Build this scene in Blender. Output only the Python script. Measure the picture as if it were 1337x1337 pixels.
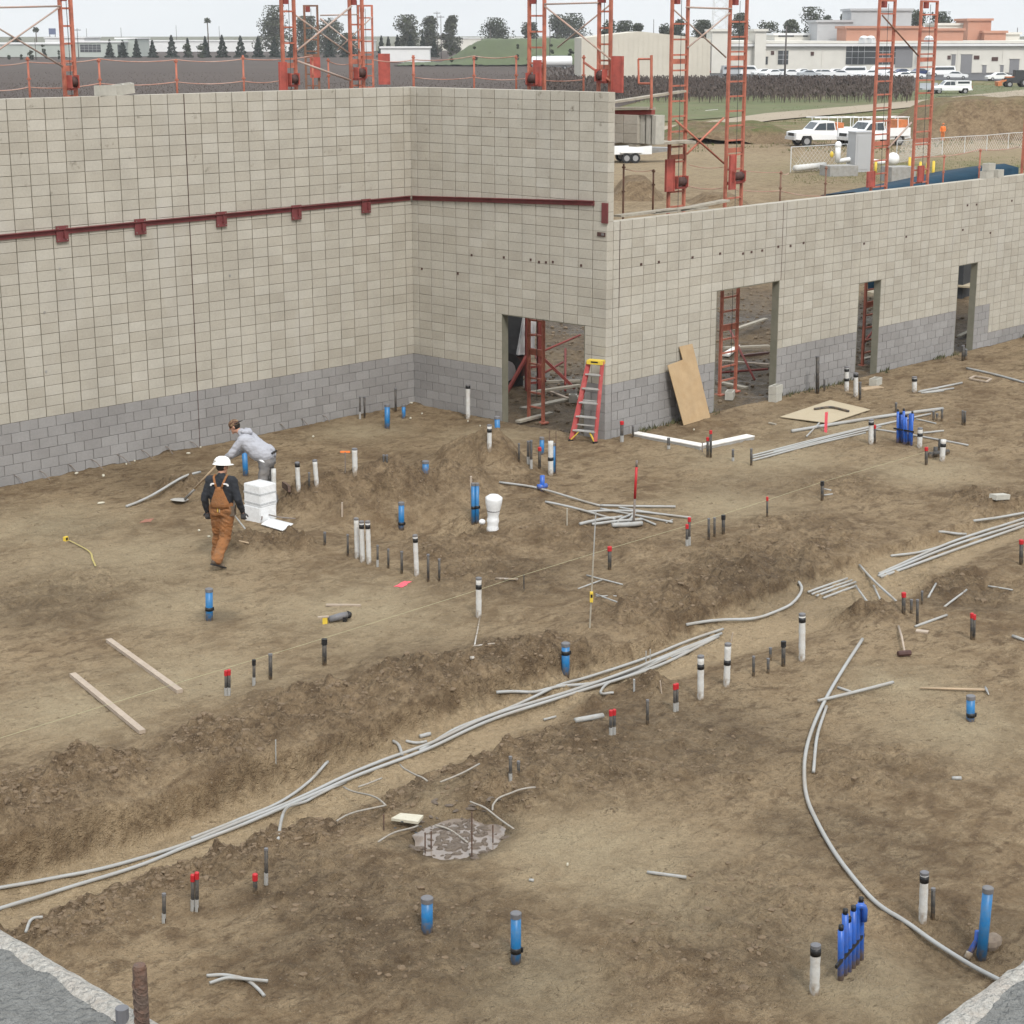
import bpy, bmesh, math, random
import numpy as np
from mathutils import Vector, Matrix

for o in list(bpy.data.objects):
    bpy.data.objects.remove(o, do_unlink=True)
random.seed(7)
RNG = np.random.default_rng(11)
SC = bpy.context.scene
COL = SC.collection
R = math.radians

# ------------------------------------------------------------------ camera
CAM = np.array([-29.147, -30.469, 8.475])
YAW, PITCH, ROLL, FPX = 0.7530, 0.2579, -0.0012, 2368.25     # focal length in pixels of the 1337 px photograph
fw = np.array([math.cos(YAW)*math.cos(PITCH), math.sin(YAW)*math.cos(PITCH), -math.sin(PITCH)])
rt0 = np.cross(fw, [0, 0, 1.0]); rt0 /= np.linalg.norm(rt0)
up0 = np.cross(rt0, fw)
rt = math.cos(ROLL)*rt0 + math.sin(ROLL)*up0
up = -math.sin(ROLL)*rt0 + math.cos(ROLL)*up0
FH = np.array([math.cos(YAW), math.sin(YAW), 0.0])
RH = np.array([math.sin(YAW), -math.cos(YAW), 0.0])
cd = bpy.data.cameras.new('camera')
cam = bpy.data.objects.new('camera', cd); COL.objects.link(cam)
cd.sensor_fit = 'HORIZONTAL'; cd.sensor_width = 36.0
cd.lens = 36.0*FPX/1337.0
cd.clip_start = 0.1; cd.clip_end = 6000
cam.matrix_world = Matrix(((rt[0], up[0], -fw[0], CAM[0]), (rt[1], up[1], -fw[1], CAM[1]),
                           (rt[2], up[2], -fw[2], CAM[2]), (0, 0, 0, 1)))
SC.camera = cam
SC.render.resolution_x = SC.render.resolution_y = 1024

# ------------------------------------------------------------------ world: overcast sky
W = bpy.data.worlds.new('World'); SC.world = W; W.use_nodes = True
nt = W.node_tree; nt.nodes.clear()
SUN_EL, SUN_AZ = R(46), R(-120)
sky = nt.nodes.new('ShaderNodeTexSky'); sky.sky_type = 'NISHITA'; sky.sun_disc = False
sky.sun_elevation = SUN_EL; sky.sun_rotation = R(250); sky.air_density = 1.6; sky.dust_density = 4.0; sky.ozone_density = 1.5
tc = nt.nodes.new('ShaderNodeTexCoord')
mp = nt.nodes.new('ShaderNodeMapping'); mp.inputs['Scale'].default_value = (2.2, 2.2, 9.0)
nz = nt.nodes.new('ShaderNodeTexNoise'); nz.inputs['Scale'].default_value = 1.3; nz.inputs['Detail'].default_value = 6
cr = nt.nodes.new('ShaderNodeValToRGB')
cr.color_ramp.elements[0].position = .3; cr.color_ramp.elements[0].color = (7.7, 8.15, 8.5, 1)
cr.color_ramp.elements[1].position = .7; cr.color_ramp.elements[1].color = (8.9, 9.2, 9.35, 1)
mx = nt.nodes.new('ShaderNodeMixRGB'); mx.inputs[0].default_value = .86
bg = nt.nodes.new('ShaderNodeBackground'); bg.inputs['Strength'].default_value = .1
wo = nt.nodes.new('ShaderNodeOutputWorld')
L_ = nt.links
L_.new(tc.outputs['Generated'], mp.inputs[0]); L_.new(mp.outputs[0], nz.inputs['Vector'])
L_.new(nz.outputs['Fac'], cr.inputs[0]); L_.new(sky.outputs[0], mx.inputs[1]); L_.new(cr.outputs[0], mx.inputs[2])
# overcast luminance: brighter overhead than at the horizon
sx = nt.nodes.new('ShaderNodeSeparateXYZ'); L_.new(tc.outputs['Generated'], sx.inputs[0])
gr_ = nt.nodes.new('ShaderNodeMapRange'); gr_.inputs[1].default_value = 0.0; gr_.inputs[2].default_value = 1.0; gr_.inputs[3].default_value = .70; gr_.inputs[4].default_value = 1.2
L_.new(sx.outputs['Z'], gr_.inputs[0])
sc_ = nt.nodes.new('ShaderNodeVectorMath'); sc_.operation = 'SCALE'; L_.new(mx.outputs[0], sc_.inputs[0]); L_.new(gr_.outputs[0], sc_.inputs['Scale'])
L_.new(sc_.outputs[0], bg.inputs['Color']); L_.new(bg.outputs[0], wo.inputs['Surface'])

sd = bpy.data.lights.new('sun', 'SUN'); sd.energy = 1.35; sd.angle = R(10); sd.color = (1.0, .965, .91)
sun = bpy.data.objects.new('sun', sd); COL.objects.link(sun)
sdir = Vector((math.cos(SUN_AZ)*math.cos(SUN_EL), math.sin(SUN_AZ)*math.cos(SUN_EL), math.sin(SUN_EL)))  # towards the sun
sun.rotation_euler = sdir.to_track_quat('Z', 'Y').to_euler()
sky.sun_rotation = math.atan2(sdir.x, sdir.y)
VS = SC.view_settings
VS.view_transform = 'Standard'; VS.look = 'None'; VS.exposure = 0.84; VS.gamma = 1.0; VS.use_curve_mapping = False

# ------------------------------------------------------------------ helpers: surveyed points
def ray(u, v):
    d = fw + rt*(u-668.5)/FPX - up*(v-668.5)/FPX
    return d/np.linalg.norm(d)
def at0(u, v, z=0.0):
    d = ray(u, v); return CAM + d*((z-CAM[2])/d[2])
def proj(p):
    d = np.asarray(p, float)-CAM; w = d@fw
    return 668.5+FPX*(d@rt)/w, 668.5-FPX*(d@up)/w
def far(u, v, D):
    d = ray(u, v); return CAM + d*(D/(d@FH))
def on_x(u, v, x):
    d = ray(u, v); return CAM + d*((x-CAM[0])/d[0])
def on_y(u, v, y):
    d = ray(u, v); return CAM + d*((y-CAM[1])/d[1])
def z_at(x, y, v):
    """height above datum of a vertical line through x, y that reaches picture row v"""
    k = (668.5-v)/FPX; d0 = np.array([x, y, 0.0])-CAM
    z = (k*(d0@fw)-(d0@up))/(up[2]-k*fw[2])
    return z

# ------------------------------------------------------------------ helpers: meshes
class MB:
    def __init__(s): s.v = []; s.f = []
    def add(s, vs, fs):
        n = len(s.v); s.v += [tuple(map(float, p)) for p in vs]; s.f += [tuple(i+n for i in f) for f in fs]; return s
    def box(s, c, d, rz=0.0, M=None):
        x, y, z = d[0]/2, d[1]/2, d[2]/2
        ca, sa = math.cos(rz), math.sin(rz); vs = []
        for k in (-z, z):
            for (a, b) in ((-x, -y), (x, -y), (x, y), (-x, y)):
                p = (a, b, k)
                if M is not None:
                    p = M @ Vector(p)
                vs.append((c[0]+p[0]*ca-p[1]*sa, c[1]+p[0]*sa+p[1]*ca, c[2]+p[2]))
        return s.add(vs, [(0, 3, 2, 1), (4, 5, 6, 7), (0, 1, 5, 4), (1, 2, 6, 5), (2, 3, 7, 6), (3, 0, 4, 7)])
    def bar(s, p0, p1, w, h):
        """rectangular bar between two points (w across, h up-ish)"""
        p0 = Vector(p0); p1 = Vector(p1); d = (p1-p0).normalized()
        a = d.cross(Vector((0, 0, 1)))
        if a.length < 1e-4: a = Vector((1, 0, 0))
        a.normalize(); b = a.cross(d)
        vs = []
        for p in (p0, p1):
            for (i, j) in ((-1, -1), (1, -1), (1, 1), (-1, 1)):
                vs.append(p+a*(i*w/2)+b*(j*h/2))
        return s.add(vs, [(0, 1, 2, 3), (7, 6, 5, 4), (0, 4, 5, 1), (1, 5, 6, 2), (2, 6, 7, 3), (3, 7, 4, 0)])
    def tube(s, pts, r, n=8, cap=True):
        pts = [Vector(p) for p in pts]
        rr = r if hasattr(r, '__len__') else [r]*len(pts)
        base = len(s.v); prev = None
        for i, p in enumerate(pts):
            t = (pts[min(i+1, len(pts)-1)]-pts[max(i-1, 0)])
            if t.length < 1e-9: t = Vector((0, 0, 1))
            t.normalize()
            if prev is None:
                a = t.cross(Vector((0, 0, 1)))
                if a.length < 1e-3: a = t.cross(Vector((1, 0, 0)))
            else:
                a = prev - t*prev.dot(t)
                if a.length < 1e-6: a = t.cross(Vector((1, 0, 0)))
            a.normalize(); prev = a; b = t.cross(a)
            for k in range(n):
                an = 2*math.pi*k/n
                s.v.append(tuple(p+(a*math.cos(an)+b*math.sin(an))*rr[i]))
        for i in range(len(pts)-1):
            for k in range(n):
                k2 = (k+1) % n
                s.f.append((base+i*n+k, base+i*n+k2, base+(i+1)*n+k2, base+(i+1)*n+k))
        if cap:
            s.f.append(tuple(base+k for k in reversed(range(n))))
            e = base+(len(pts)-1)*n
            s.f.append(tuple(e+k for k in range(n)))
        return s
    def ell(s, c, r, nu=12, nv=8, M=None):
        base = len(s.v); c = Vector(c)
        for j in range(nv+1):
            th = math.pi*j/nv
            for i in range(nu):
                ph = 2*math.pi*i/nu
                p = Vector((r[0]*math.sin(th)*math.cos(ph), r[1]*math.sin(th)*math.sin(ph), r[2]*math.cos(th)))
                if M is not None: p = M @ p
                s.v.append(tuple(c+p))
        for j in range(nv):
            for i in range(nu):
                i2 = (i+1) % nu
                a, b_, c_, d = base+j*nu+i, base+(j+1)*nu+i, base+(j+1)*nu+i2, base+j*nu+i2
                s.f.append((a, b_, c_, d))
        return s
    def prism(s, poly, y0, y1, M=None):
        """polygon in the XZ plane pulled from y0 to y1"""
        n = len(poly); vs = [(p[0], y0, p[1]) for p in poly]+[(p[0], y1, p[1]) for p in poly]
        if M is not None: vs = [tuple(M @ Vector(p)) for p in vs]
        fs = [tuple(range(n)), tuple(reversed(range(n, 2*n)))]
        fs += [(i, i+n, (i+1) % n+n, (i+1) % n) for i in range(n)]
        return s.add(vs, fs)
    def mesh(s, name, mat=None, smooth=False):
        me = bpy.data.meshes.new(name); me.from_pydata(s.v, [], s.f)
        if mat: me.materials.append(mat)
        if smooth: me.shade_smooth()
        me.update(); return me
    def build(s, name, mat=None, parent=None, smooth=False, loc=None, fixn=False):
        me = s.mesh(name, mat, smooth)
        if fixn:
            bm = bmesh.new(); bm.from_mesh(me); bmesh.ops.recalc_face_normals(bm, faces=bm.faces); bm.to_mesh(me); bm.free()
        o = bpy.data.objects.new(name, me); COL.objects.link(o)
        if parent is not None: o.parent = parent
        if loc is not None: o.location = loc
        return o

def tag(o, label=None, cat=None, group=None, kind=None):
    if label: o['label'] = label
    if cat: o['category'] = cat
    if group: o['group'] = group
    if kind: o['kind'] = kind
    return o
def thing(name, loc, label, cat, group=None, rz=0.0):
    o = bpy.data.objects.new(name, None); COL.objects.link(o)
    o.location = tuple(map(float, loc)); o.rotation_euler = (0, 0, rz); o.empty_display_size = .2
    return tag(o, label, cat, group)
def copy_tree(o, parent=None):
    c = o.copy(); COL.objects.link(c); c.parent = parent
    for ch in list(o.children): copy_tree(ch, c)
    return c
def link(name, me, parent=None, loc=(0, 0, 0), rot=(0, 0, 0)):
    o = bpy.data.objects.new(name, me); COL.objects.link(o)
    o.parent = parent; o.location = tuple(map(float, loc)); o.rotation_euler = rot
    return o

# ------------------------------------------------------------------ helpers: materials
def mat(name, col, rough=.8, var=.14, scale=6.0, metal=0.0, bump=0.0, bscale=60.0, dirt=None, damt=.5, dscale=3.0, spec=.3, coords='Object', rnd=0.0, mud=None):
    m = bpy.data.materials.new(name); m.use_nodes = True
    n = m.node_tree.nodes; l = m.node_tree.links
    b = n['Principled BSDF']; b.inputs['Roughness'].default_value = rough; b.inputs['Metallic'].default_value = metal
    b.inputs['Specular IOR Level'].default_value = spec
    tcn = n.new('ShaderNodeTexCoord')
    src = tcn.outputs[coords]
    no = n.new('ShaderNodeTexNoise'); no.inputs['Scale'].default_value = scale; no.inputs['Detail'].default_value = 5; no.inputs['Roughness'].default_value = .65
    l.new(src, no.inputs['Vector'])
    mr = n.new('ShaderNodeMapRange'); mr.inputs[1].default_value = .25; mr.inputs[2].default_value = .75
    mr.inputs[3].default_value = 1-var; mr.inputs[4].default_value = 1+var
    l.new(no.outputs['Fac'], mr.inputs[0])
    fac = mr.outputs[0]
    if rnd:
        oi = n.new('ShaderNodeObjectInfo'); m2 = n.new('ShaderNodeMapRange')
        m2.inputs[3].default_value = 1-rnd; m2.inputs[4].default_value = 1+rnd
        l.new(oi.outputs['Random'], m2.inputs[0])
        mm = n.new('ShaderNodeMath'); mm.operation = 'MULTIPLY'; l.new(fac, mm.inputs[0]); l.new(m2.outputs[0], mm.inputs[1]); fac = mm.outputs[0]
    vm = n.new('ShaderNodeVectorMath'); vm.operation = 'SCALE'; vm.inputs[0].default_value = col[:3]
    l.new(fac, vm.inputs['Scale'])
    out = vm.outputs[0]
    if dirt:
        n2 = n.new('ShaderNodeTexNoise'); n2.inputs['Scale'].default_value = dscale; n2.inputs['Detail'].default_value = 6; n2.inputs['Roughness'].default_value = .7
        l.new(src, n2.inputs['Vector'])
        m3 = n.new('ShaderNodeMapRange'); m3.inputs[1].default_value = .45; m3.inputs[2].default_value = .68; m3.inputs[4].default_value = damt
        l.new(n2.outputs['Fac'], m3.inputs[0])
        mi = n.new('ShaderNodeMixRGB'); mi.inputs[2].default_value = (*dirt, 1)
        l.new(m3.outputs[0], mi.inputs[0]); l.new(out, mi.inputs[1]); out = mi.outputs[0]
    if mud is not None:
        sz = n.new('ShaderNodeSeparateXYZ'); l.new(tcn.outputs['Object'], sz.inputs[0])
        nm = n.new('ShaderNodeTexNoise'); nm.inputs['Scale'].default_value = 18; nm.inputs['Detail'].default_value = 6; l.new(tcn.outputs['Object'], nm.inputs['Vector'])
        ad = n.new('ShaderNodeMath'); ad.operation = 'MULTIPLY_ADD'; ad.inputs[1].default_value = -.34; l.new(nm.outputs['Fac'], ad.inputs[0]); l.new(sz.outputs['Z'], ad.inputs[2])
        m5 = n.new('ShaderNodeMapRange'); m5.inputs[1].default_value = mud-.17; m5.inputs[2].default_value = mud-.05; m5.inputs[3].default_value = .9; m5.inputs[4].default_value = 0
        l.new(ad.outputs[0], m5.inputs[0]); mi5 = n.new('ShaderNodeMixRGB'); mi5.inputs[2].default_value = (.20, .145, .09, 1)
        l.new(m5.outputs[0], mi5.inputs[0]); l.new(out, mi5.inputs[1]); out = mi5.outputs[0]
    l.new(out, b.inputs['Base Color'])
    if bump:
        n3 = n.new('ShaderNodeTexNoise'); n3.inputs['Scale'].default_value = bscale; n3.inputs['Detail'].default_value = 4
        l.new(src, n3.inputs['Vector'])
        bp = n.new('ShaderNodeBump'); bp.inputs['Strength'].default_value = bump; bp.inputs['Distance'].default_value = .02
        l.new(n3.outputs['Fac'], bp.inputs['Height']); l.new(bp.outputs[0], b.inputs['Normal'])
    return m

SOIL = (.20, .145, .092)
M = {}
M['pvc'] = mat('grey_pvc', (.33, .335, .33), .5, .10, 9, dirt=(.24, .19, .13), damt=.6, dscale=4, coords='Generated')
M['pvc_dark'] = mat('grey_pvc_weathered', (.30, .31, .31), .5, .12, 9, dirt=(.24, .18, .12), damt=.5, dscale=4)
M['white_pipe'] = mat('white_foam_wrap', (.53, .53, .515), .65, .10, 14, bump=.3, bscale=40, dirt=(.40, .34, .27), damt=.5, dscale=6, mud=.005)
M['blue_pipe'] = mat('blue_pipe_wrap', (.014, .150, .37), .42, .16, 10, dirt=(.13, .17, .2), damt=.45, dscale=7, spec=.45, mud=.0)
M['blue_dark'] = mat('blue_sleeve', (.020, .105, .45), .38, .2, 14, dirt=(.1, .1, .16), damt=.4, dscale=9, spec=.45, mud=.01)
M['black'] = mat('black_tape', (.018, .018, .019), .45, .2, 20)
M['cap_grey'] = mat('grey_cap', (.14, .14, .15), .5, .15, 20, dirt=(.2, .17, .13), damt=.5)
M['cond_dark'] = mat('dark_conduit', (.045, .044, .043), .5, .25, 12, dirt=(.17, .13, .09), damt=.5, dscale=9, mud=-.01)
M['red'] = mat('red_cap', (.42, .022, .028), .45, .12, 12)
M['pink'] = mat('pink_paint', (.72, .10, .13), .6, .12, 12)
M['rust'] = mat('rusty_rebar', (.10, .072, .058), .8, .35, 30, bump=.5, bscale=120, dirt=(.19, .085, .05), damt=.7, dscale=20)
M['rebar'] = mat('rebar_steel', (.17, .15, .135), .65, .25, 30, dirt=(.23, .14, .09), damt=.6, dscale=20)
M['rebar_pale'] = mat('dusty_rebar', (.30, .28, .25), .7, .2, 30, dirt=(.25, .19, .13), damt=.5, dscale=20)
M['wood'] = mat('lumber', (.40, .30, .20), .8, .2, 12, bump=.2, bscale=60, dirt=(.27, .21, .15), damt=.5)
M['wood_pale'] = mat('pale_lumber', (.37, .305, .245), .85, .2, 12, dirt=(.30, .23, .17), damt=.5)
M['wood_old'] = mat('grey_plank', (.33, .30, .245), .85, .2, 8, dirt=(.18, .15, .12), damt=.5)
M['ply'] = mat('plywood', (.40, .285, .165), .75, .12, 3, dirt=(.34, .22, .11), damt=.45, dscale=5)
M['ply_pale'] = mat('dusty_plywood', (.42, .355, .25), .8, .12, 3, dirt=(.3, .24, .16), damt=.5)
M['white'] = mat('white_board', (.74, .73, .70), .7, .06, 5, dirt=(.45, .40, .33), damt=.4)
M['wrap'] = mat('white_plastic_wrap', (.72, .73, .74), .35, .08, 9, dirt=(.42, .42, .42), damt=.4, dscale=8, bump=.5, bscale=18, spec=.5)
M['conc'] = mat('concrete', (.29, .285, .27), .9, .18, 4, bump=.5, bscale=50, dirt=(.22, .19, .16), damt=.5)
M['block_loose'] = mat('loose_block', (.40, .385, .34), .9, .14, 8, bump=.4, bscale=60)
M['scaf'] = mat('orange_red_scaffold', (.42, .145, .095), .65, .22, 5, dirt=(.20, .068, .050), damt=.8, dscale=3, rnd=.12)
M['scaf_red'] = mat('dark_red_scaffold', (.22, .050, .042), .65, .22, 5, dirt=(.15, .04, .03), damt=.6, dscale=3)
M['scaf_box'] = mat('red_winch_guard', (.38, .085, .066), .65, .2, 4, dirt=(.19, .055, .045), damt=.8, dscale=3)
M['scaf_old'] = mat('brown_scaffold', (.17, .10, .07), .7, .22, 5, dirt=(.3, .1, .06), damt=.5)
M['brace'] = mat('bare_brace', (.36, .29, .25), .6, .2, 6, dirt=(.42, .17, .1), damt=.5)
M['winch'] = mat('winch_dark', (.07, .035, .03), .6, .3, 12)
M['oxide'] = mat('red_oxide_steel', (.155, .040, .042), .6, .16, 4, dirt=(.09, .035, .03), damt=.5, dscale=3)
M['cable'] = mat('cable', (.06, .06, .06), .5)
M['rope'] = mat('faded_rope', (.40, .21, .16), .8, .3, 2.0, dirt=(.5, .43, .38), damt=.7, dscale=.8)
M['string'] = mat('mason_line', (.42, .40, .25), .8, .1)
M['tape_yellow'] = mat('yellow', (.62, .45, .06), .55, .12, 10)
M['lad_red'] = mat('ladder_fibreglass', (.40, .078, .078), .45, .12, 6, dirt=(.5, .2, .18), damt=.4)
M['alu'] = mat('ladder_aluminium', (.50, .50, .49), .4, .08, 10, metal=.4, dirt=(.4, .36, .3), damt=.4)
M['steel'] = mat('tool_steel', (.30, .30, .30), .4, .15, 12, metal=.6, dirt=(.22, .18, .13), damt=.5)
M['glass'] = mat('vehicle_glass', (.03, .04, .05), .08, .1, 4, spec=.6)
M['tyre'] = mat('tyre_rubber', (.025, .025, .026), .85, .2, 12)
M['rim'] = mat('wheel_rim', (.35, .35, .36), .4, .1, 12, metal=.5)
M['vwhite'] = mat('white_vehicle_paint', (.74, .75, .76), .25, .04, 3, spec=.5, dirt=(.5, .47, .42), damt=.25)
M['vsilver'] = mat('silver_vehicle_paint', (.36, .38, .40), .25, .05, 3, spec=.5)
M['vblue'] = mat('dark_blue_vehicle_paint', (.03, .05, .13), .25, .05, 3, spec=.5)
M['chrome'] = mat('rack_metal', (.6, .6, .6), .35, .08, 12, metal=.3)
M['orange'] = mat('orange_vest', (.75, .20, .05), .7, .15, 14)
M['amber'] = mat('equipment_orange', (.52, .17, .06), .5, .2, 5, dirt=(.2, .13, .08), damt=.5)
M['dozer_dark'] = mat('equipment_dark', (.04, .042, .045), .6, .2, 6)
# ------------------------------------------------------------------ terrain
_tab = RNG.random((256, 256))
def vnoise(x, y, seed=0):
    xi = np.floor(x).astype(int); yi = np.floor(y).astype(int)
    fx = x-xi; fy = y-yi
    fx = fx*fx*(3-2*fx); fy = fy*fy*(3-2*fy)
    ox, oy = (seed*37) % 256, (seed*91) % 256
    g = lambda a, b: _tab[(a+ox) % 256, (b+oy) % 256]
    return (g(xi, yi)*(1-fx)+g(xi+1, yi)*fx)*(1-fy)+(g(xi, yi+1)*(1-fx)+g(xi+1, yi+1)*fx)*fy
def fbm(x, y, f, o=4, seed=0, gain=.5):
    s = 0; a = 1; t = 0
    for i in range(o):
        ca, sa = math.cos(.7*i+.3), math.sin(.7*i+.3)
        s = s+a*(vnoise((x*ca-y*sa)*f, (x*sa+y*ca)*f, seed+i)-.5); t += a; a *= gain; f *= 2.03
    return s/t
def ridged(x, y, f, o=3, seed=0):
    s = 0; a = 1; t = 0
    for i in range(o):
        s = s+a*(1-np.abs(2*vnoise(x*f, y*f, seed+i)-1)); t += a; a *= .55; f *= 2.1
    return s/t
def worley(x, y, f, seed=0):
    """distance to the nearest cell point and that cell's random value"""
    X, Y_ = x*f, y*f; xi = np.floor(X).astype(int); yi = np.floor(Y_).astype(int)
    best = np.full(X.shape, 9.0); val = np.zeros(X.shape)
    for dx in (-1, 0, 1):
        for dy in (-1, 0, 1):
            a = (xi+dx+seed*17) % 256; b = (yi+dy+seed*29) % 256
            px_ = xi+dx+_tab[a, b]; py_ = yi+dy+_tab[b, (a+91) % 256]
            d = np.hypot(X-px_, Y_-py_); m = d < best
            best = np.where(m, d, best); val = np.where(m, _tab[(a+53) % 256, (b+11) % 256], val)
    return best, val
def sstep(a, b, x):
    t = np.clip((x-a)/(b-a), 0, 1); return t*t*(3-2*t)
def poly_coords(X, Y, pts):
    """along (0..1), signed lateral distance (positive = left of the run) to a polyline"""
    best = np.full(X.shape, 1e9); lat = np.zeros(X.shape); alo = np.zeros(X.shape)
    seg = [np.hypot(*(pts[i+1]-pts[i])) for i in range(len(pts)-1)]; tot = sum(seg); acc = 0
    for i in range(len(pts)-1):
        a, b = pts[i], pts[i+1]; d = (b-a)/seg[i]
        t = (X-a[0])*d[0]+(Y-a[1])*d[1]
        lo = -1e9 if i == 0 else 0; hi = 1e9 if i == len(pts)-2 else seg[i]
        tc_ = np.clip(t, lo, hi)
        dx = X-(a[0]+tc_*d[0]); dy = Y-(a[1]+tc_*d[1]); dist = np.hypot(dx, dy)
        sg = np.sign(d[0]*(Y-a[1])-d[1]*(X-a[0]))
        m = dist < best
        best = np.where(m, dist, best); lat = np.where(m, dist*sg, lat); alo = np.where(m, (acc+tc_)/tot, alo)
        acc += seg[i]
    return alo, lat

TRP = [(-70, 1200, .40), (0, 1181, .40), (60, 1163, .40), (151, 1133, .39), (249, 1098, .37), (330, 1070, .34), (414, 1037, .30), (490, 1004, .25), (548, 981, .24), (634, 945, .20), (744, 906, .17),
     (860, 868, .14), (940, 834, .12), (1040, 796, .12), (1110, 768, .09), (1160, 748, .08), (1240, 714, .06), (1337, 680, .05), (1420, 650, .04)]
TR = np.array([at0(u, v, -d)[:2] for u, v, d in TRP])
_sl = np.concatenate([[0], np.cumsum(np.hypot(*np.diff(TR, axis=0).T))]); TRA = _sl/_sl[-1]; TRD = np.array([d for _, _, d in TRP])+.05
# loose spoil: pixel of the centre, radius, height, looseness
SPOIL = [(614, 617, .85, .66, .40), (650, 622, .7, .26, .45), (588, 642, .7, .28, .8), (545, 656, .6, .30, 1), (500, 659, .6, .30, 1), (455, 662, .6, .30, 1), (415, 664, .5, .26, 1), (385, 668, .4, .12, .9),
         (322, 722, .34, .13, 1), (352, 722, .36, .14, 1), (388, 718, .38, .1, .9), (300, 652, .5, .12, .9), (235, 640, .6, .1, .8), (600, 650, .6, .1, .7),
         (690, 640, .5, .16, .7), (700, 668, .5, .08, .7), (1000, 740, 1.3, .05, .7), (1060, 700, 1.2, .04, .6), (930, 770, 1.2, .05, .7), (860, 805, .9, .06, .8),
         (300, 1120, .6, .16, 1), (220, 1148, .55, .16, 1), (390, 1092, .5, .18, 1), (140, 1180, .5, .13, .9), (80, 1215, .6, .12, .8), (450, 1165, 1.0, .05, .55), (540, 1240, 1.3, .03, .5),
         (700, 870, .9, .14, 1), (560, 900, 1.0, .12, .9), (420, 940, 1.0, .12, .9), (275, 985, .7, .13, 1), (130, 1020, .7, .16, 1), (30, 1060, .8, .14, 1),
         (1150, 1010, 1.0, .02, .5), (780, 905, .5, .06, .6), (840, 900, .45, .15, .8), (1130, 800, .6, .12, .9), (1250, 760, .8, .08, .7), (660, 1040, .6, .07, .8), (760, 1010, 1.0, .03, .7),
         (600, 720, 1.0, .05, .7), (760, 700, 1.2, .07, .6), (650, 755, 1.2, .03, .6), (1290, 660, .9, .10, .8), (820, 720, .7, .05, .5), (1000, 1180, .9, .02, .5), (900, 1250, 1.2, .03, .5),
         (1230, 1210, .7, .05, .4), (870, 1000, 1.4, .02, .5), (80, 780, 1.4, .01, .5), (1100, 640, 1.2, .03, .5)]
PIT = [(560, 690, .85, .26), (490, 694, .6, .2), (600, 688, .6, .18), (590, 1095, .55, .16), (630, 1070, .45, .10), (285, 803, .45, .035), (740, 720, .9, .10),
       (820, 700, .6, .10), (1240, 1245, .6, .13), (640, 730, 1.2, .10), (1260, 770, .9, .16), (1310, 775, .8, .12)]
PALE = [(770, 1110, 1.2), (850, 1160, 1.0), (140, 745, 2.2), (1110, 1290, .7), (230, 790, 1.2), (950, 665, 1.2), (480, 800, 1.6), (1000, 600, 1.8), (560, 1040, .5), (470, 565, 1.0), (60, 690, 1.6),
        (700, 1290, .8), (880, 1200, .8), (640, 570, .9), (1200, 620, 1.4), (1250, 960, 1.1), (1180, 900, .8), (250, 890, 1.3), (100, 930, 1.2), (1100, 560, 1.3)]
WETS = [(900, 960, 1.5, .42), (800, 985, 1.0, .40), (480, 1230, 1.4, .45), (640, 1300, 1.1, .38), (1000, 765, 1.3, .42), (1090, 1090, .9, .40), (380, 1170, .9, .4), (60, 800, 1.2, .3), (700, 760, 1.3, .3), (1000, 1250, 1.0, .3), (980, 640, 1.3, .25), (1170, 1120, .8, .35), (560, 870, 1.2, .3), (590, 1098, .55, 1.0), (640, 1082, .35, .9), (285, 805, .34, .75), (1265, 1225, .7, .35), (1270, 775, 1.0, .35), (90, 690, .9, .3), (200, 625, 1.8, .3), (560, 600, 1.4, .12), (700, 545, 1.5, .35)]

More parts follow.
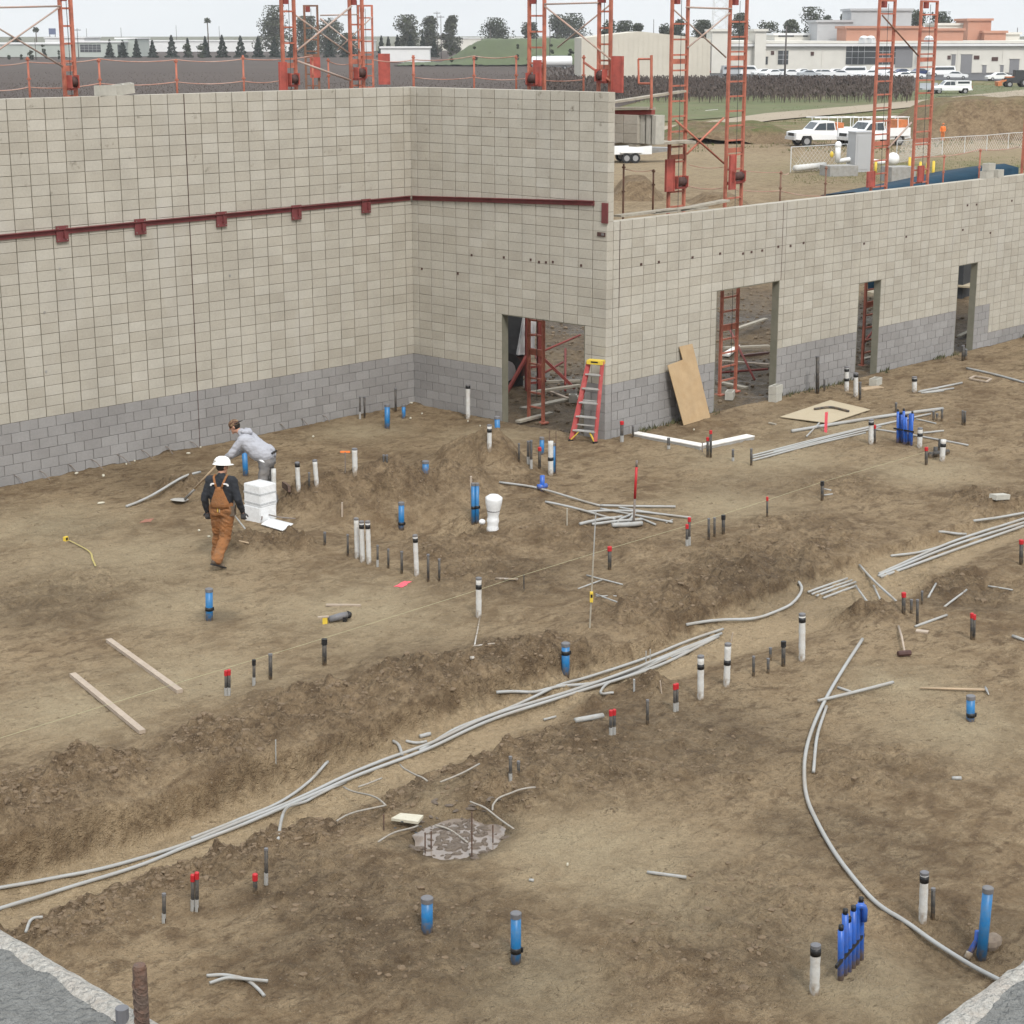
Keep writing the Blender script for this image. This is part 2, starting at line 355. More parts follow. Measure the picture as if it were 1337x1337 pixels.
def field(X, Y):
    z = .045 + .10*fbm(X, Y, .22, 3, 1) + .045*fbm(X, Y, .9, 3, 5)
    inside = ((Y < -.02) & ((X < 0) | (Y < LW_Y-.02))).astype(float)
    al, la = poly_coords(X, Y, TR)
    w = .33 + .10*fbm(X, Y, .5, 2, 21) + .25*sstep(.42, .62, al)*(1-sstep(.7, .85, al)) + .12*(fbm(X, Y, 3.1, 2, 25))
    D = np.interp(al, TRA, TRD)
    far_edge = 1-sstep(0, .13, la-w-.08*fbm(X, Y, 2.2, 3, 27))
    near_edge = 1-sstep(0, .5+3.6*D, -la-w-.12*fbm(X, Y, 2.0, 3, 28))
    cut = np.where(la > 0, far_edge, near_edge)
    near_tr = np.exp(-(la/3.5)**4)
    z = z*(1-cut)+cut*(.02*fbm(X, Y, 1.2, 2, 9))
    z = z-D*cut
    fb = np.exp(-((la-(w+.75))/.55)**2)*(1-sstep(.72, .9, al))
    z = z+fb*(.07-.06*sstep(.35, .6, al)+.36*(1-.6*sstep(.5, .65, al))*np.clip(fbm(X, Y, .8, 3, 31), -.3, .5))
    loose = np.clip(fb*np.clip(.75+1.5*fbm(X, Y, .7, 3, 33), .15, 1.2), 0, 1)
    nb = np.exp(-((la+(w+.95))/.5)**2)*(1-sstep(.28, .40, al))
    z = z+nb*(.03+.22*np.clip(fbm(X, Y, .9, 2, 41), -.2, .5)); loose = np.maximum(loose, nb)
    for (u, v, r, h, l) in SPOIL:
        p = at0(u, v); d2 = ((X-p[0])**2+(Y-p[1])**2)/(r*r)
        m = d2 < 9
        wob = 1+.9*fbm(X[m], Y[m], 1.1, 2, 3)
        g = np.exp(-d2[m]*wob)
        z[m] = np.maximum(z[m], z[m]+1.25*h*g*(.9+.9*fbm(X[m], Y[m], 1.5, 3, 50)))
        loose[m] = np.maximum(loose[m], l*np.clip(g*1.5, 0, 1))
    loose = np.maximum(loose, .45*cut*sstep(.02, .2, fbm(X, Y, 1.6, 3, 63)))
    for (u, v, r, h) in PIT:
        p = at0(u, v); d2 = ((X-p[0])**2+(Y-p[1])**2)/(r*r); m = d2 < 9
        z[m] -= h*np.exp(-d2[m]**1.6)
    pale = np.zeros(X.shape); wet = np.zeros(X.shape)
    for (u, v, r) in PALE:
        p = at0(u, v); d2 = ((X-p[0])**2+(Y-p[1])**2)/(r*r); m = d2 < 9
        pale[m] = np.maximum(pale[m], np.exp(-d2[m]*(1+1.2*fbm(X[m], Y[m], .9, 3, 61))))
    for (u, v, r, l) in WETS:
        p = at0(u, v); d2 = ((X-p[0])**2+(Y-p[1])**2)/(r*r); m = d2 < 9
        wet[m] = np.maximum(wet[m], l*np.exp(-(d2[m]*(1+1.0*fbm(X[m], Y[m], 2.0, 3, 71)))**2))
    sand = np.clip(sstep(.80, .97, cut)*(1-.6*sstep(.75, 1, al)), 0, 1)*(1-sstep(.2, .9, -la-w))
    # wall foot: soil banked a little against the footing
    nat = np.clip(.45+1.6*fbm(X, Y, .35, 3, 81), 0, 1)
    amp = .006+.012*nat+.085*loose+.02*wet
    z = z+amp*(ridged(X, Y, 2.6, 3, 12)-.55)*1.1+amp*.8*(ridged(X, Y, 7.0, 2, 16)-.5)
    core = (X > -23) & (X < 21) & (Y > -27) & (Y < 1.5)
    xs_, ys_ = X[core]+.05*fbm(X[core], Y[core], 5, 2, 8), Y[core]+.05*fbm(X[core], Y[core], 5, 2, 9)
    for f_, a_, s_ in ((2.4, .16, 3), (4.4, .15, 1), (8.5, .08, 2)):
        d_, v_ = worley(xs_, ys_, f_, s_); lump = np.clip(.62-d_, 0, 1)*np.where(v_ > .35, v_, .15)
        z[core] += a_*lump*np.clip(loose[core]*1.25, 0, 1)**1.6*1.5
        d_, v_ = worley(xs_, ys_, f_*.8, s_+5); z[core] += .030*np.clip(.45-d_, 0, 1)*(v_ > .78)*(1-loose[core])
    foot = np.abs(np.sin(X*9.1+3*vnoise(X*2, Y*2, 3))*np.sin(Y*9.7+3*vnoise(X*2+9, Y*2, 4)))
    z = z-.012*(foot > .82)*(1-loose)
    return z, loose, sand, wet, pale, inside

BL, CO = .4064, .2032            # block module: 16 in by 8 in
LW_Y = -14.5*BL                  # face of the wall right of the jog
def ramp_axis(lo, hi, step, outs_lo, outs_hi):
    return np.array(list(outs_lo)+list(np.arange(lo, hi+1e-6, step))+list(outs_hi))
def grow(start, sgn, first, f, end):
    o = []; x = start; d = first
    while abs(x-start) < end:
        x += sgn*d; o.append(x); d *= f
    return o
gx = ramp_axis(-22.0, 20.0, .05, list(reversed(grow(-22.0, -1, .1, 1.16, 3500))), grow(20.0, 1, .07, 1.16, 3500))
gy = ramp_axis(-26.0, .4, .05, list(reversed(grow(-26.0, -1, .1, 1.16, 3500))), grow(.4, 1, .07, 1.16, 3500))
GX, GY = np.meshgrid(gx, gy)
gz, g_loose, g_sand, g_wet, g_pale, g_in = field(GX, GY)
# beyond the pad the land is level, a little lower, with rough ground right behind the walls
outm = 1-g_in
dist_pad = np.maximum(0, np.maximum(np.maximum(-24-GX, GX-22), np.maximum(-27-GY, GY-1)))
fade = np.exp(-(dist_pad/25)**2)
back = outm*fade
gz = np.where(g_in > .5, gz*fade, 0) + back*(-.10+.45*fbm(GX, GY, .35, 4, 91)+.10*(ridged(GX, GY, 1.6, 3, 95)-.5))
g_loose = np.where(g_in > .5, g_loose, back*np.clip(.5+1.5*fbm(GX, GY, .3, 3, 99), 0, 1))*np.clip(fade*1.2, 0, 1)
g_wet = np.where(g_in > .5, g_wet, back*np.clip(.75+1.2*fbm(GX, GY, .5, 3, 101), 0, 1)*np.exp(-(np.maximum(0, GX-16)/8)**2))
g_sand *= fade; g_pale = np.where(g_in > .5, g_pale*fade, np.clip(.55+1.6*fbm(GX, GY, .06, 4, 55), 0, 1)*.8*(1-.6*back))
# low cut banks beyond the site road
def mound(u, v, rw, rd, h):
    global gz
    p = at0(u, v); a = (GX-p[0])*RH[0]+(GY-p[1])*RH[1]; b = (GX-p[0])*FH[0]+(GY-p[1])*FH[1]
    gz = gz+h*np.exp(-(np.abs(a)/rw)**3-(np.abs(b)/rd)**2)
mound(600, 300, 6, 4, .5)
def H(x, y):
    i = int(np.clip(np.searchsorted(gx, x)-1, 0, len(gx)-2)); j = int(np.clip(np.searchsorted(gy, y)-1, 0, len(gy)-2))
    tx = (x-gx[i])/(gx[i+1]-gx[i]); ty = (y-gy[j])/(gy[j+1]-gy[j])
    return float((gz[j, i]*(1-tx)+gz[j, i+1]*tx)*(1-ty)+(gz[j+1, i]*(1-tx)+gz[j+1, i+1]*tx)*ty)
def P(u, v, dz=0.0):
    """point of the ground seen at a picture position"""
    d = ray(u, v); t = (0.75-CAM[2])/d[2]; tprev = t
    for k in range(900):
        p = CAM+d*t
        if p[2] <= H(p[0], p[1]): break
        tprev = t; t += .04
    a, b = tprev, t
    for k in range(16):
        m = (a+b)/2; p = CAM+d*m
        if p[2] <= H(p[0], p[1]): b = m
        else: a = m
    p = CAM+d*b; p[2] += dz; return p

def soil_material():
    m = bpy.data.materials.new('site_soil'); m.use_nodes = True
    n = m.node_tree.nodes; l = m.node_tree.links; b = n['Principled BSDF']
    geo = n.new('ShaderNodeNewGeometry'); pos = geo.outputs['Position']
    def noise(scale, detail=6, rough=.62, dist=0.0, vec=None):
        t = n.new('ShaderNodeTexNoise'); t.inputs['Scale'].default_value = scale; t.inputs['Detail'].default_value = detail
        t.inputs['Roughness'].default_value = rough; t.inputs['Distortion'].default_value = dist
        l.new(vec or pos, t.inputs['Vector']); return t.outputs['Fac']
    def mrange(src, a, b_, c=0, d=1):
        t = n.new('ShaderNodeMapRange'); t.inputs[1].default_value = a; t.inputs[2].default_value = b_; t.inputs[3].default_value = c; t.inputs[4].default_value = d
        l.new(src, t.inputs[0]); return t.outputs[0]
    def mix(f, a, c):
        t = n.new('ShaderNodeMixRGB')
        for i, s in ((0, f), (1, a), (2, c)):
            if hasattr(s, 'is_linked'): l.new(s, t.inputs[i])
            elif i == 0: t.inputs[0].default_value = s
            else: t.inputs[i].default_value = (*s, 1)
        return t.outputs[0]
    def math_(op, a, c):
        t = n.new('ShaderNodeMath'); t.operation = op; t.use_clamp = True
        for i, s in ((0, a), (1, c)):
            if hasattr(s, 'is_linked'): l.new(s, t.inputs[i])
            else: t.inputs[i].default_value = s
        return t.outputs[0]
    def attr(nm):
        t = n.new('ShaderNodeAttribute'); t.attribute_name = nm; return t.outputs['Fac']
    big = noise(.45, 3, .6, .4); mid = noise(2.3, 5, .68, .6); fine = noise(14, 4, .7); grit = noise(70, 2, .7)
    st = n.new('ShaderNodeMapping'); st.inputs['Rotation'].default_value = (0, 0, .5); st.inputs['Scale'].default_value = (1.0, 1.9, 1.0); l.new(pos, st.inputs[0])
    streak = noise(2.4, 6, .74, .6, st.outputs[0])
    c = mix(mrange(big, .40, .60), (.150, .102, .059), (.270, .199, .122))
    c = mix(mrange(mid, .40, .68), c, (.300, .227, .142))
    c = mix(math_('MULTIPLY', mrange(streak, .50, .62), .85), c, (.118, .080, .048))
    c = mix(math_('MULTIPLY', mrange(fine, .52, .68), .5), c, (.095, .065, .040))
    pa = attr('pale'); pam = math_('MULTIPLY', pa, mrange(mid, .25, .6, .45, 1.0))
    c = mix(pam, c, mix(fine, (.280, .222, .140), (.375, .307, .203)))
    lo = attr('loose'); lom = math_('MULTIPLY', lo, mrange(fine, .25, .6, .55, 1.0))
    c = mix(lom, c, mix(mrange(mid, .35, .65), (.085, .057, .034), (.235, .168, .103)))
    sa = attr('sand'); sam = math_('MULTIPLY', sa, mrange(mid, .2, .5, .5, 1.0))
    c = mix(sam, c, mix(mrange(fine, .3, .7), (.255, .190, .115), (.365, .280, .178)))
    c = mix(math_('MULTIPLY', mrange(grit, .56, .7), .35), c, (.095, .072, .05))
    c = mix(math_('MULTIPLY', mrange(noise(33, 3, .5), .66, .74), .5), c, (.36, .31, .24))
    nv = n.new('ShaderNodeTexNoise'); nv.inputs['Scale'].default_value = 9; nv.inputs['Detail'].default_value = 2; l.new(pos, nv.inputs['Vector'])
    wv = n.new('ShaderNodeVectorMath'); wv.operation = 'MULTIPLY_ADD'; wv.inputs[1].default_value = (.22, .22, .22); l.new(nv.outputs['Color'], wv.inputs[0]); l.new(pos, wv.inputs[2])
    vc = n.new('ShaderNodeTexVoronoi'); vc.inputs['Scale'].default_value = 9; l.new(wv.outputs[0], vc.inputs['Vector'])
    clod_shade = math_('MULTIPLY', math_('MULTIPLY', mrange(vc.outputs['Distance'], .30, .75), mrange(fine, .35, .6)), mrange(lo, .15, .8, .10, .6))  # shade in the gaps between clods, painted into the soil colour
    c = mix(clod_shade, c, (.060, .042, .027))
    pf = math_('MULTIPLY', mrange(noise(6.5, 4, .75, .5), .60, .70), .75); c = mix(pf, c, (.088, .060, .037))
    we = attr('wet')
    vm = n.new('ShaderNodeVectorMath'); vm.operation = 'SCALE'; l.new(c, vm.inputs[0])
    wfac = mrange(we, 0, 1, 1.0, .45); l.new(wfac, vm.inputs['Scale'])
    c = vm.outputs[0]
    gr = attr('green'); c = mix(math_('MULTIPLY', gr, mrange(big, .35, .62)), c, mix(mid, (.052, .080, .020), (.098, .118, .036)))
    l.new(c, b.inputs['Base Color'])
    l.new(mrange(we, 0.1, 1, .95, .38), b.inputs['Roughness']); b.inputs['Specular IOR Level'].default_value = .12
    add = n.new('ShaderNodeMath'); add.operation = 'ADD'
    a1 = mrange(fine, 0, 1, 0, 1.0); a2 = mrange(grit, 0, 1, 0, .35); l.new(a1, add.inputs[0]); l.new(a2, add.inputs[1])
    vo = n.new('ShaderNodeTexVoronoi'); vo.inputs['Scale'].default_value = 14; l.new(wv.outputs[0], vo.inputs['Vector'])
    vo2 = n.new('ShaderNodeTexVoronoi'); vo2.inputs['Scale'].default_value = 33; l.new(wv.outputs[0], vo2.inputs['Vector'])
    cl = math_('MULTIPLY', mrange(vo.outputs['Distance'], 0, .55, 1, 0), mrange(mid, .42, .62)); cl2 = mrange(vo2.outputs['Distance'], 0, .6, .45, 0)
    adc = n.new('ShaderNodeMath'); adc.operation = 'ADD'; l.new(cl, adc.inputs[0]); l.new(cl2, adc.inputs[1])
    adm = n.new('ShaderNodeMath'); adm.operation = 'MULTIPLY_ADD'; adm.inputs[1].default_value = .55; l.new(adc.outputs[0], adm.inputs[0]); l.new(add.outputs[0], adm.inputs[2]); add = adm
    add2 = n.new('ShaderNodeMath'); add2.operation = 'ADD'; l.new(add.outputs[0], add2.inputs[0]); l.new(mrange(mid, 0, 1, 0, 1.1), add2.inputs[1])
    bp = n.new('ShaderNodeBump'); bp.inputs['Strength'].default_value = 1.0; bp.inputs['Distance'].default_value = .045
    l.new(add2.outputs[0], bp.inputs['Height']); l.new(bp.outputs[0], b.inputs['Normal'])
    return m
M['soil'] = soil_material()

def grid_mesh(name, gx, gy, gz, mat_, attrs):
    ny, nx = gz.shape
    co = np.stack([np.broadcast_to(gx, (ny, nx)), np.broadcast_to(gy[:, None], (ny, nx)), gz], -1).reshape(-1, 3)
    i = np.arange(nx-1)[None, :]+np.arange(ny-1)[:, None]*nx
    q = np.stack([i, i+1, i+1+nx, i+nx], -1).reshape(-1, 4)
    me = bpy.data.meshes.new(name)
    me.vertices.add(len(co)); me.vertices.foreach_set('co', co.astype(np.float32).ravel())
    me.loops.add(q.size); me.loops.foreach_set('vertex_index', q.astype(np.int32).ravel())
    me.polygons.add(len(q)); me.polygons.foreach_set('loop_start', (np.arange(len(q))*4).astype(np.int32))
    me.polygons.foreach_set('use_smooth', np.ones(len(q), bool))
    for k, a in attrs.items():
        at_ = me.attributes.new(k, 'FLOAT', 'POINT'); at_.data.foreach_set('value', np.ascontiguousarray(a, np.float32).ravel())
    me.materials.append(mat_); me.update(calc_edges=True); me.validate()
    o = bpy.data.objects.new(name, me); COL.objects.link(o); return o

# grass cover of the land outside the site
DEP = (GX-CAM[0])*FH[0]+(GY-CAM[1])*FH[1]; LATD = (GX-CAM[0])*RH[0]+(GY-CAM[1])*RH[1]
g_green = sstep(150, 165, DEP)*.45*(1-g_in)
verge = sstep(168, 180, DEP-.10*LATD)
g_green = np.maximum(g_green, verge)
pg = at0(1260, 222); dd = np.hypot((GX-pg[0])/11, (GY-pg[1])/9); g_green = np.maximum(g_green, np.exp(-dd**2)*1.0)
ground = grid_mesh('ground', gx, gy, gz, M['soil'], dict(loose=g_loose, sand=g_sand, wet=g_wet, pale=g_pale, green=g_green))
tag(ground, kind='structure')

# crumbs and clods of the loose spoil
def clods():
    vs = []; fs = []
    ico = bmesh.new(); bmesh.ops.create_icosphere(ico, subdivisions=1, radius=1.0)
    bv = np.array([v.co[:] for v in ico.verts]); bf = [tuple(v.index for v in f.verts) for f in ico.faces]; ico.free()
    U_ = RNG.uniform(0, 1337, 90000); V_ = RNG.uniform(560, 1330, 90000)
    D_ = fw[None]+rt[None]*((U_-668.5)/FPX)[:, None]-up[None]*((V_-668.5)/FPX)[:, None]
    Q_ = CAM[None]+D_*(-CAM[2]/D_[:, 2])[:, None]
    I_ = np.clip(np.searchsorted(gx, Q_[:, 0])-1, 0, len(gx)-2); J_ = np.clip(np.searchsorted(gy, Q_[:, 1])-1, 0, len(gy)-2)
    LO = g_loose[J_, I_]*(1-g_sand[J_, I_]*.8)
    ok = (Q_[:, 1] < -.3) & ~((Q_[:, 0] > -.3) & (Q_[:, 1] > LW_Y-.3)) & (RNG.random(90000) < np.maximum(0, LO-.30)**1.5*1.6+.0015)
    for p, lo in list(zip(Q_[ok], LO[ok]))[:7000]:
        s = min(.05, .008*math.exp(abs(RNG.normal())*.8))*(1 if lo > .4 else .5)
        sc = s*RNG.uniform(.6, 1.25, 3); sc[2] *= .75
        w = bv*(1+RNG.uniform(-.25, .25, (len(bv), 1)))*sc
        a = RNG.uniform(0, 6.28); ca, sa = math.cos(a), math.sin(a)
        x = w[:, 0]*ca-w[:, 1]*sa; y = w[:, 0]*sa+w[:, 1]*ca
        z = H(p[0], p[1])+w[:, 2]-sc[2]*.1
        b0 = len(vs); vs += list(zip(x+p[0], y+p[1], z)); fs += [tuple(k+b0 for k in f) for f in bf]
    b = MB(); b.v = vs; b.f = fs
    o = b.build('dirt_clods', mat('clod_soil', (.165, .120, .078), .95, .3, 12, coords='Object', bump=.5, bscale=80), smooth=False)
    tag(o, 'loose brown dirt clods scattered over spoil heaps and trench banks', 'dirt', kind='stuff')
clods()

# standing water
def puddle(u, v, ru, rv, dz, seed, label, col, rough):
    p = at0(u, v); z = H(p[0], p[1])+dz; b = MB(); vs = [(0, 0, 0)]
    for k in range(48):
        a = 2*math.pi*k/48; q = 1+.10*math.cos(4*a+seed)+.10*math.sin(3*a+seed)+.08*math.sin(7*a+seed*2)
        w = RH*math.cos(a)*ru*q+FH*math.sin(a)*rv*q; vs.append((w[0], w[1], 0))
    b.add(vs, [(0, 1+k, 1+(k+1) % 48) for k in range(48)])
    global PUD_Z; PUD_Z = z
    o = b.build('puddle', mat('muddy_water', col, rough, .2, 5, spec=.5), loc=(p[0], p[1], z)); tag(o, label, 'puddle', kind='structure')
puddle(606, 1094, .60, 1.0, .078, 1.0, 'grey muddy puddle in the dug hole with rebar around it', (.20, .165, .14), .10)
# ------------------------------------------------------------------ masonry walls
def block_material(name, c0, c1, c2, stain=True):
    m = bpy.data.materials.new(name); m.use_nodes = True
    n = m.node_tree.nodes; l = m.node_tree.links; b = n['Principled BSDF']
    b.inputs['Roughness'].default_value = .93; b.inputs['Specular IOR Level'].default_value = .15
    at_ = n.new('ShaderNodeAttribute'); at_.attribute_name = 'rnd'
    oi = n.new('ShaderNodeObjectInfo'); ad = n.new('ShaderNodeMath'); ad.operation = 'ADD'
    l.new(at_.outputs['Fac'], ad.inputs[0]); l.new(oi.outputs['Random'], ad.inputs[1])
    fr = n.new('ShaderNodeMath'); fr.operation = 'FRACT'; l.new(ad.outputs[0], fr.inputs[0])
    cr = n.new('ShaderNodeValToRGB'); cr.color_ramp.interpolation = 'LINEAR'
    e = cr.color_ramp.elements; e[0].position = 0; e[0].color = (*c0, 1); e[1].position = 1; e[1].color = (*c2, 1)
    k = e.new(.45); k.color = (*c1, 1); k = e.new(.82); k.color = (*[(a+b_)/2 for a, b_ in zip(c1, c2)], 1)
    l.new(fr.outputs[0], cr.inputs[0])
    geo = n.new('ShaderNodeNewGeometry')
    def noise(s, d=5, r=.65, sc=None):
        t = n.new('ShaderNodeTexNoise'); t.inputs['Scale'].default_value = s; t.inputs['Detail'].default_value = d; t.inputs['Roughness'].default_value = r
        if sc:
            mp_ = n.new('ShaderNodeMapping'); mp_.inputs['Scale'].default_value = sc; l.new(geo.outputs['Position'], mp_.inputs[0]); l.new(mp_.outputs[0], t.inputs['Vector'])
        else: l.new(geo.outputs['Position'], t.inputs['Vector'])
        return t.outputs['Fac']
    def mr(src, a, b_, c, d):
        t = n.new('ShaderNodeMapRange'); t.inputs[1].default_value = a; t.inputs[2].default_value = b_; t.inputs[3].default_value = c; t.inputs[4].default_value = d
        l.new(src, t.inputs[0]); return t.outputs[0]
    mul = n.new('ShaderNodeMath'); mul.operation = 'MULTIPLY'
    l.new(mr(noise(1.1, 5), .3, .7, .90, 1.09), mul.inputs[0]); l.new(mr(noise(22, 5, .7), .3, .7, .92, 1.08), mul.inputs[1])
    vm = n.new('ShaderNodeVectorMath'); vm.operation = 'SCALE'; l.new(cr.outputs[0], vm.inputs[0]); l.new(mul.outputs[0], vm.inputs['Scale'])
    out = vm.outputs[0]
    if stain:
        # pale lime bloom in soft runs and small mortar smears
        mi = n.new('ShaderNodeMixRGB'); mi.inputs[2].default_value = (.44, .42, .385, 1)
        l.new(mr(noise(.8, 6, .6, (1, 1, .45)), .57, .75, 0, .55), mi.inputs[0]); l.new(out, mi.inputs[1]); out = mi.outputs[0]
        sp = n.new('ShaderNodeSeparateXYZ'); l.new(geo.outputs['Position'], sp.inputs[0])
        hi = mr(sp.outputs['Z'], 4.4, 6.9, .12, .85)
        mm = n.new('ShaderNodeMath'); mm.operation = 'MULTIPLY'; l.new(hi, mm.inputs[0]); l.new(mr(noise(3.4, 4, .6), .64, .74, 0, 1), mm.inputs[1])
        mi2 = n.new('ShaderNodeMixRGB'); mi2.inputs[2].default_value = (.13, .115, .085, 1)
        l.new(mm.outputs[0], mi2.inputs[0]); l.new(out, mi2.inputs[1]); out = mi2.outputs[0]
    l.new(out, b.inputs['Base Color'])
    bp = n.new('ShaderNodeBump'); bp.inputs['Strength'].default_value = .5; bp.inputs['Distance'].default_value = .006
    l.new(noise(90, 4), bp.inputs['Height']); l.new(bp.outputs[0], b.inputs['Normal'])
    return m
M['tan_block'] = block_material('tan_block', (.362, .334, .282), (.388, .361, .308), (.422, .397, .345))
M['grey_block'] = block_material('grey_block', (.238, .228, .222), (.258, .249, .243), (.282, .273, .267), stain=False)
M['mortar'] = mat('mortar', (.125, .114, .088), .95, .25, 3, bump=.5, bscale=60)
M['mortar_grey'] = mat('grey_mortar', (.212, .205, .199), .95, .2, 3, bump=.5, bscale=60)
M['jamb'] = mat('olive_primed_frame', (.165, .16, .122), .75, .10, 3, dirt=(.22, .20, .16), damt=.4)

def block_geo(w, h, d, e=.005):
    """front at y=0, origin at the middle of the front face; arrises eased"""
    x, z = w/2, h/2
    vs = [(-x+e, 0, -z+e), (x-e, 0, -z+e), (x-e, 0, z-e), (-x+e, 0, z-e), (-x, e, -z), (x, e, -z), (x, e, z), (-x, e, z), (-x, d, -z), (x, d, -z), (x, d, z), (-x, d, z)]
    fs = [(0, 1, 2, 3), (0, 4, 5, 1), (1, 5, 6, 2), (2, 6, 7, 3), (3, 7, 4, 0), (4, 8, 9, 5), (5, 9, 10, 6), (6, 10, 11, 7), (7, 11, 8, 4), (8, 11, 10, 9)]
    return vs, fs
_bm = {}
def block_mesh(w, mat_):
    k = (round(w, 3), mat_.name)
    if k not in _bm:
        vs, fs = block_geo(w, CO-.0065, .2)
        me = bpy.data.meshes.new('block'); me.from_pydata(vs, [], fs); me.materials.append(mat_); me.update(); _bm[k] = me
    return _bm[k]

def masonry_wall(name, label, origin, rz, x0, x1, rows, off, openings, grey, key, group):
    root = thing(name, origin, label, 'wall', group, rz)
    rng = random.Random(len(name)+int(abs(x0)*10)+rows)
    items = []
    for r in range(-1, rows):
        xs = {x0, x1}
        for half in (0, .5):
            pass
        k0 = math.floor(x0/BL)-1
        bounds_t = [(k+off)*BL for k in range(k0, k0+int((x1-x0)/BL)+4)]
        # split row into grey and tan spans
        cuts = sorted({x0, x1} | {c for c in grey(r) if x0 < c < x1} | {c for o in openings if r < o[2] for c in o[:2]})
        for a, b in zip(cuts[:-1], cuts[1:]):
            midx = (a+b)/2
            if any(o[0]-1e-6 <= midx <= o[1]+1e-6 and r < o[2] for o in openings): continue
            g = is_grey(grey(r), midx, r)
            sh = .5*BL if (g and r % 2) else 0.0
            bs = sorted({a, b} | {q+sh for q in bounds_t if a+.02 < q+sh < b-.02})
            for p, q in zip(bs[:-1], bs[1:]): items.append((p, q, r, g))
    items.sort(key=lambda t: key((t[0]+t[1])/2, t[2]))
    # core of mortar and grout behind the blocks
    for g, mm in ((True, M['mortar_grey']), (False, M['mortar'])):
        b = MB()
        for p, q, r, gg in items:
            if gg == g:
                p_ = p+.014 if p < x0+1e-6 else p; q_ = q-.014 if q > x1-1e-6 else q
                b.box(((p_+q_)/2, .0165+.088, (r+.5)*CO-(.008 if r == rows-1 else 0)), (q_-p_, .172, CO-(.016 if r == rows-1 else 0)))
        if b.v:
            o = b.build('mortar', mm, root)
    rest = {True: (MB(), []), False: (MB(), [])}
    n = 0
    for p, q, r, g in items:
        w = q-p-.018
        jy = rng.uniform(-.0015, .0015)
        if n < 300 and r >= 0 and w > .1:
            o = link('block', block_mesh(w, M['grey_block' if g else 'tan_block']), root, ((p+q)/2+rng.uniform(-.001, .001), jy, (r+.5)*CO+rng.uniform(-.0015, .0015)))
            n += 1
        else:
            vs, fs = block_geo(w, CO-.0065, .2)
            mb, rn = rest[g]; c = ((p+q)/2+rng.uniform(-.001, .001), jy, (r+.5)*CO+rng.uniform(-.0015, .0015))
            mb.add([(v[0]+c[0], v[1]+c[1], v[2]+c[2]) for v in vs], fs); rn += [rng.random()]*len(vs)
    for g in (True, False):
        mb, rn = rest[g]
        if not mb.v: continue
        o = mb.build('further_blocks', M['grey_block' if g else 'tan_block'], root)
        a = o.data.attributes.new('rnd', 'FLOAT', 'POINT'); a.data.foreach_set('value', np.array(rn, np.float32))
        o['kind'] = 'stuff'
    for o_ in openings:
        a, b, r = o_; z1 = r*CO; t = .012
        MB().box((a+t/2+.001, .1, z1/2-.1), (t, .19, z1+.2-.002)).build('jamb', M['jamb'], root)
        MB().box((b-t/2-.001, .1, z1/2-.1), (t, .19, z1+.2-.002)).build('jamb', M['jamb'], root)
        MB().box(((a+b)/2, .1, z1-t/2-.001), (b-a-2*t-.004, .19, t)).build('lintel', M['jamb'], root)
    return root
def is_grey(cuts, x, r):
    return GREY(x, r)

GREY = lambda x, r: r < 6
wl = masonry_wall('masonry_wall', 'tall tan block wall on the left with grey base courses and steel ledger', (0, 0, 0), 0, -31.5*BL, .5*BL, 36, .5, [], lambda r: (), lambda x, r: x, 'site block walls')
wm = masonry_wall('masonry_wall', 'tall tan block return wall in the middle behind the stepladder', (0, 0, 0), -math.pi/2, 0, 14.5*BL, 36, .5, [(7*BL, 13*BL, 12)], lambda r: (), lambda x, r: -x, 'site block walls')
GREY = lambda x, r: (r < 6 and x < 40.5*BL) or r < 2
wr = masonry_wall('masonry_wall', 'lower tan block wall on the right with three door openings', (0, LW_Y, 0), 0, .5*BL, 62*BL, 23, 0.0,
                  [(9.5*BL, 15.5*BL, 14), (24*BL, 26.5*BL, 12), (36*BL, 38.5*BL, 12)], lambda r: ((40.5*BL,) if 2 <= r < 6 else ()), lambda x, r: x, 'site block walls')

# steel ledgers
def ledger(parent, a, b, za, zb, label):
    h = .105
    vs = [(a, -.03, za-h), (b, -.03, zb-h), (b, -.03, zb), (a, -.03, za), (a, .004, za-h), (b, .004, zb-h), (b, .004, zb), (a, .004, za)]
    fs = [(0, 1, 2, 3), (5, 4, 7, 6), (3, 2, 6, 7), (1, 0, 4, 5), (1, 5, 6, 2), (0, 3, 7, 4)]
    mb = MB().add(vs, fs)
    # horizontal leg of the angle
    mb.add([(a, -.09, za-.003), (b, -.09, zb-.003), (b, -.031, zb-.003), (a, -.031, za-.003), (a, -.09, za-.012), (b, -.09, zb-.012), (b, -.031, zb-.012), (a, -.031, za-.012)],
           [(0, 1, 2, 3), (7, 6, 5, 4), (0, 4, 5, 1), (1, 5, 6, 2), (3, 2, 6, 7), (0, 3, 7, 4)])
    o = mb.build('ledger', M['oxide'], parent); o['label'] = label; return o
ledger(wl, -31*BL, -.06, 24*CO-.05, 24*CO+.01, 'dark red steel ledger angle')
ledger(wm, .06, 13.6*BL, 24*CO+.01, 24*CO+.22, 'dark red sloping steel ledger angle')
for u in (80, 182, 288, 386, 477):
    p = on_y(u, 300-(u-80)*.098, -.02)
    c = (p[0], -.045, 24*CO-.13)
    pl = MB().box(c, (.27, .022, .31)).build('beam_plate', M['oxide'], wl)
    for sx in (-1, 1):
        for sz in (-1, 1): MB().box((c[0]+sx*.1, c[1]-.016, c[2]+sz*.115), (.022, .012, .022)).build('bolt', M['rebar'], pl)
    MB().box((c[0]+.02, c[1]-.04, c[2]), (.012, .06, .15)).build('shear_tab', M['oxide'], pl)
cp = on_x(799, 262, -.02)
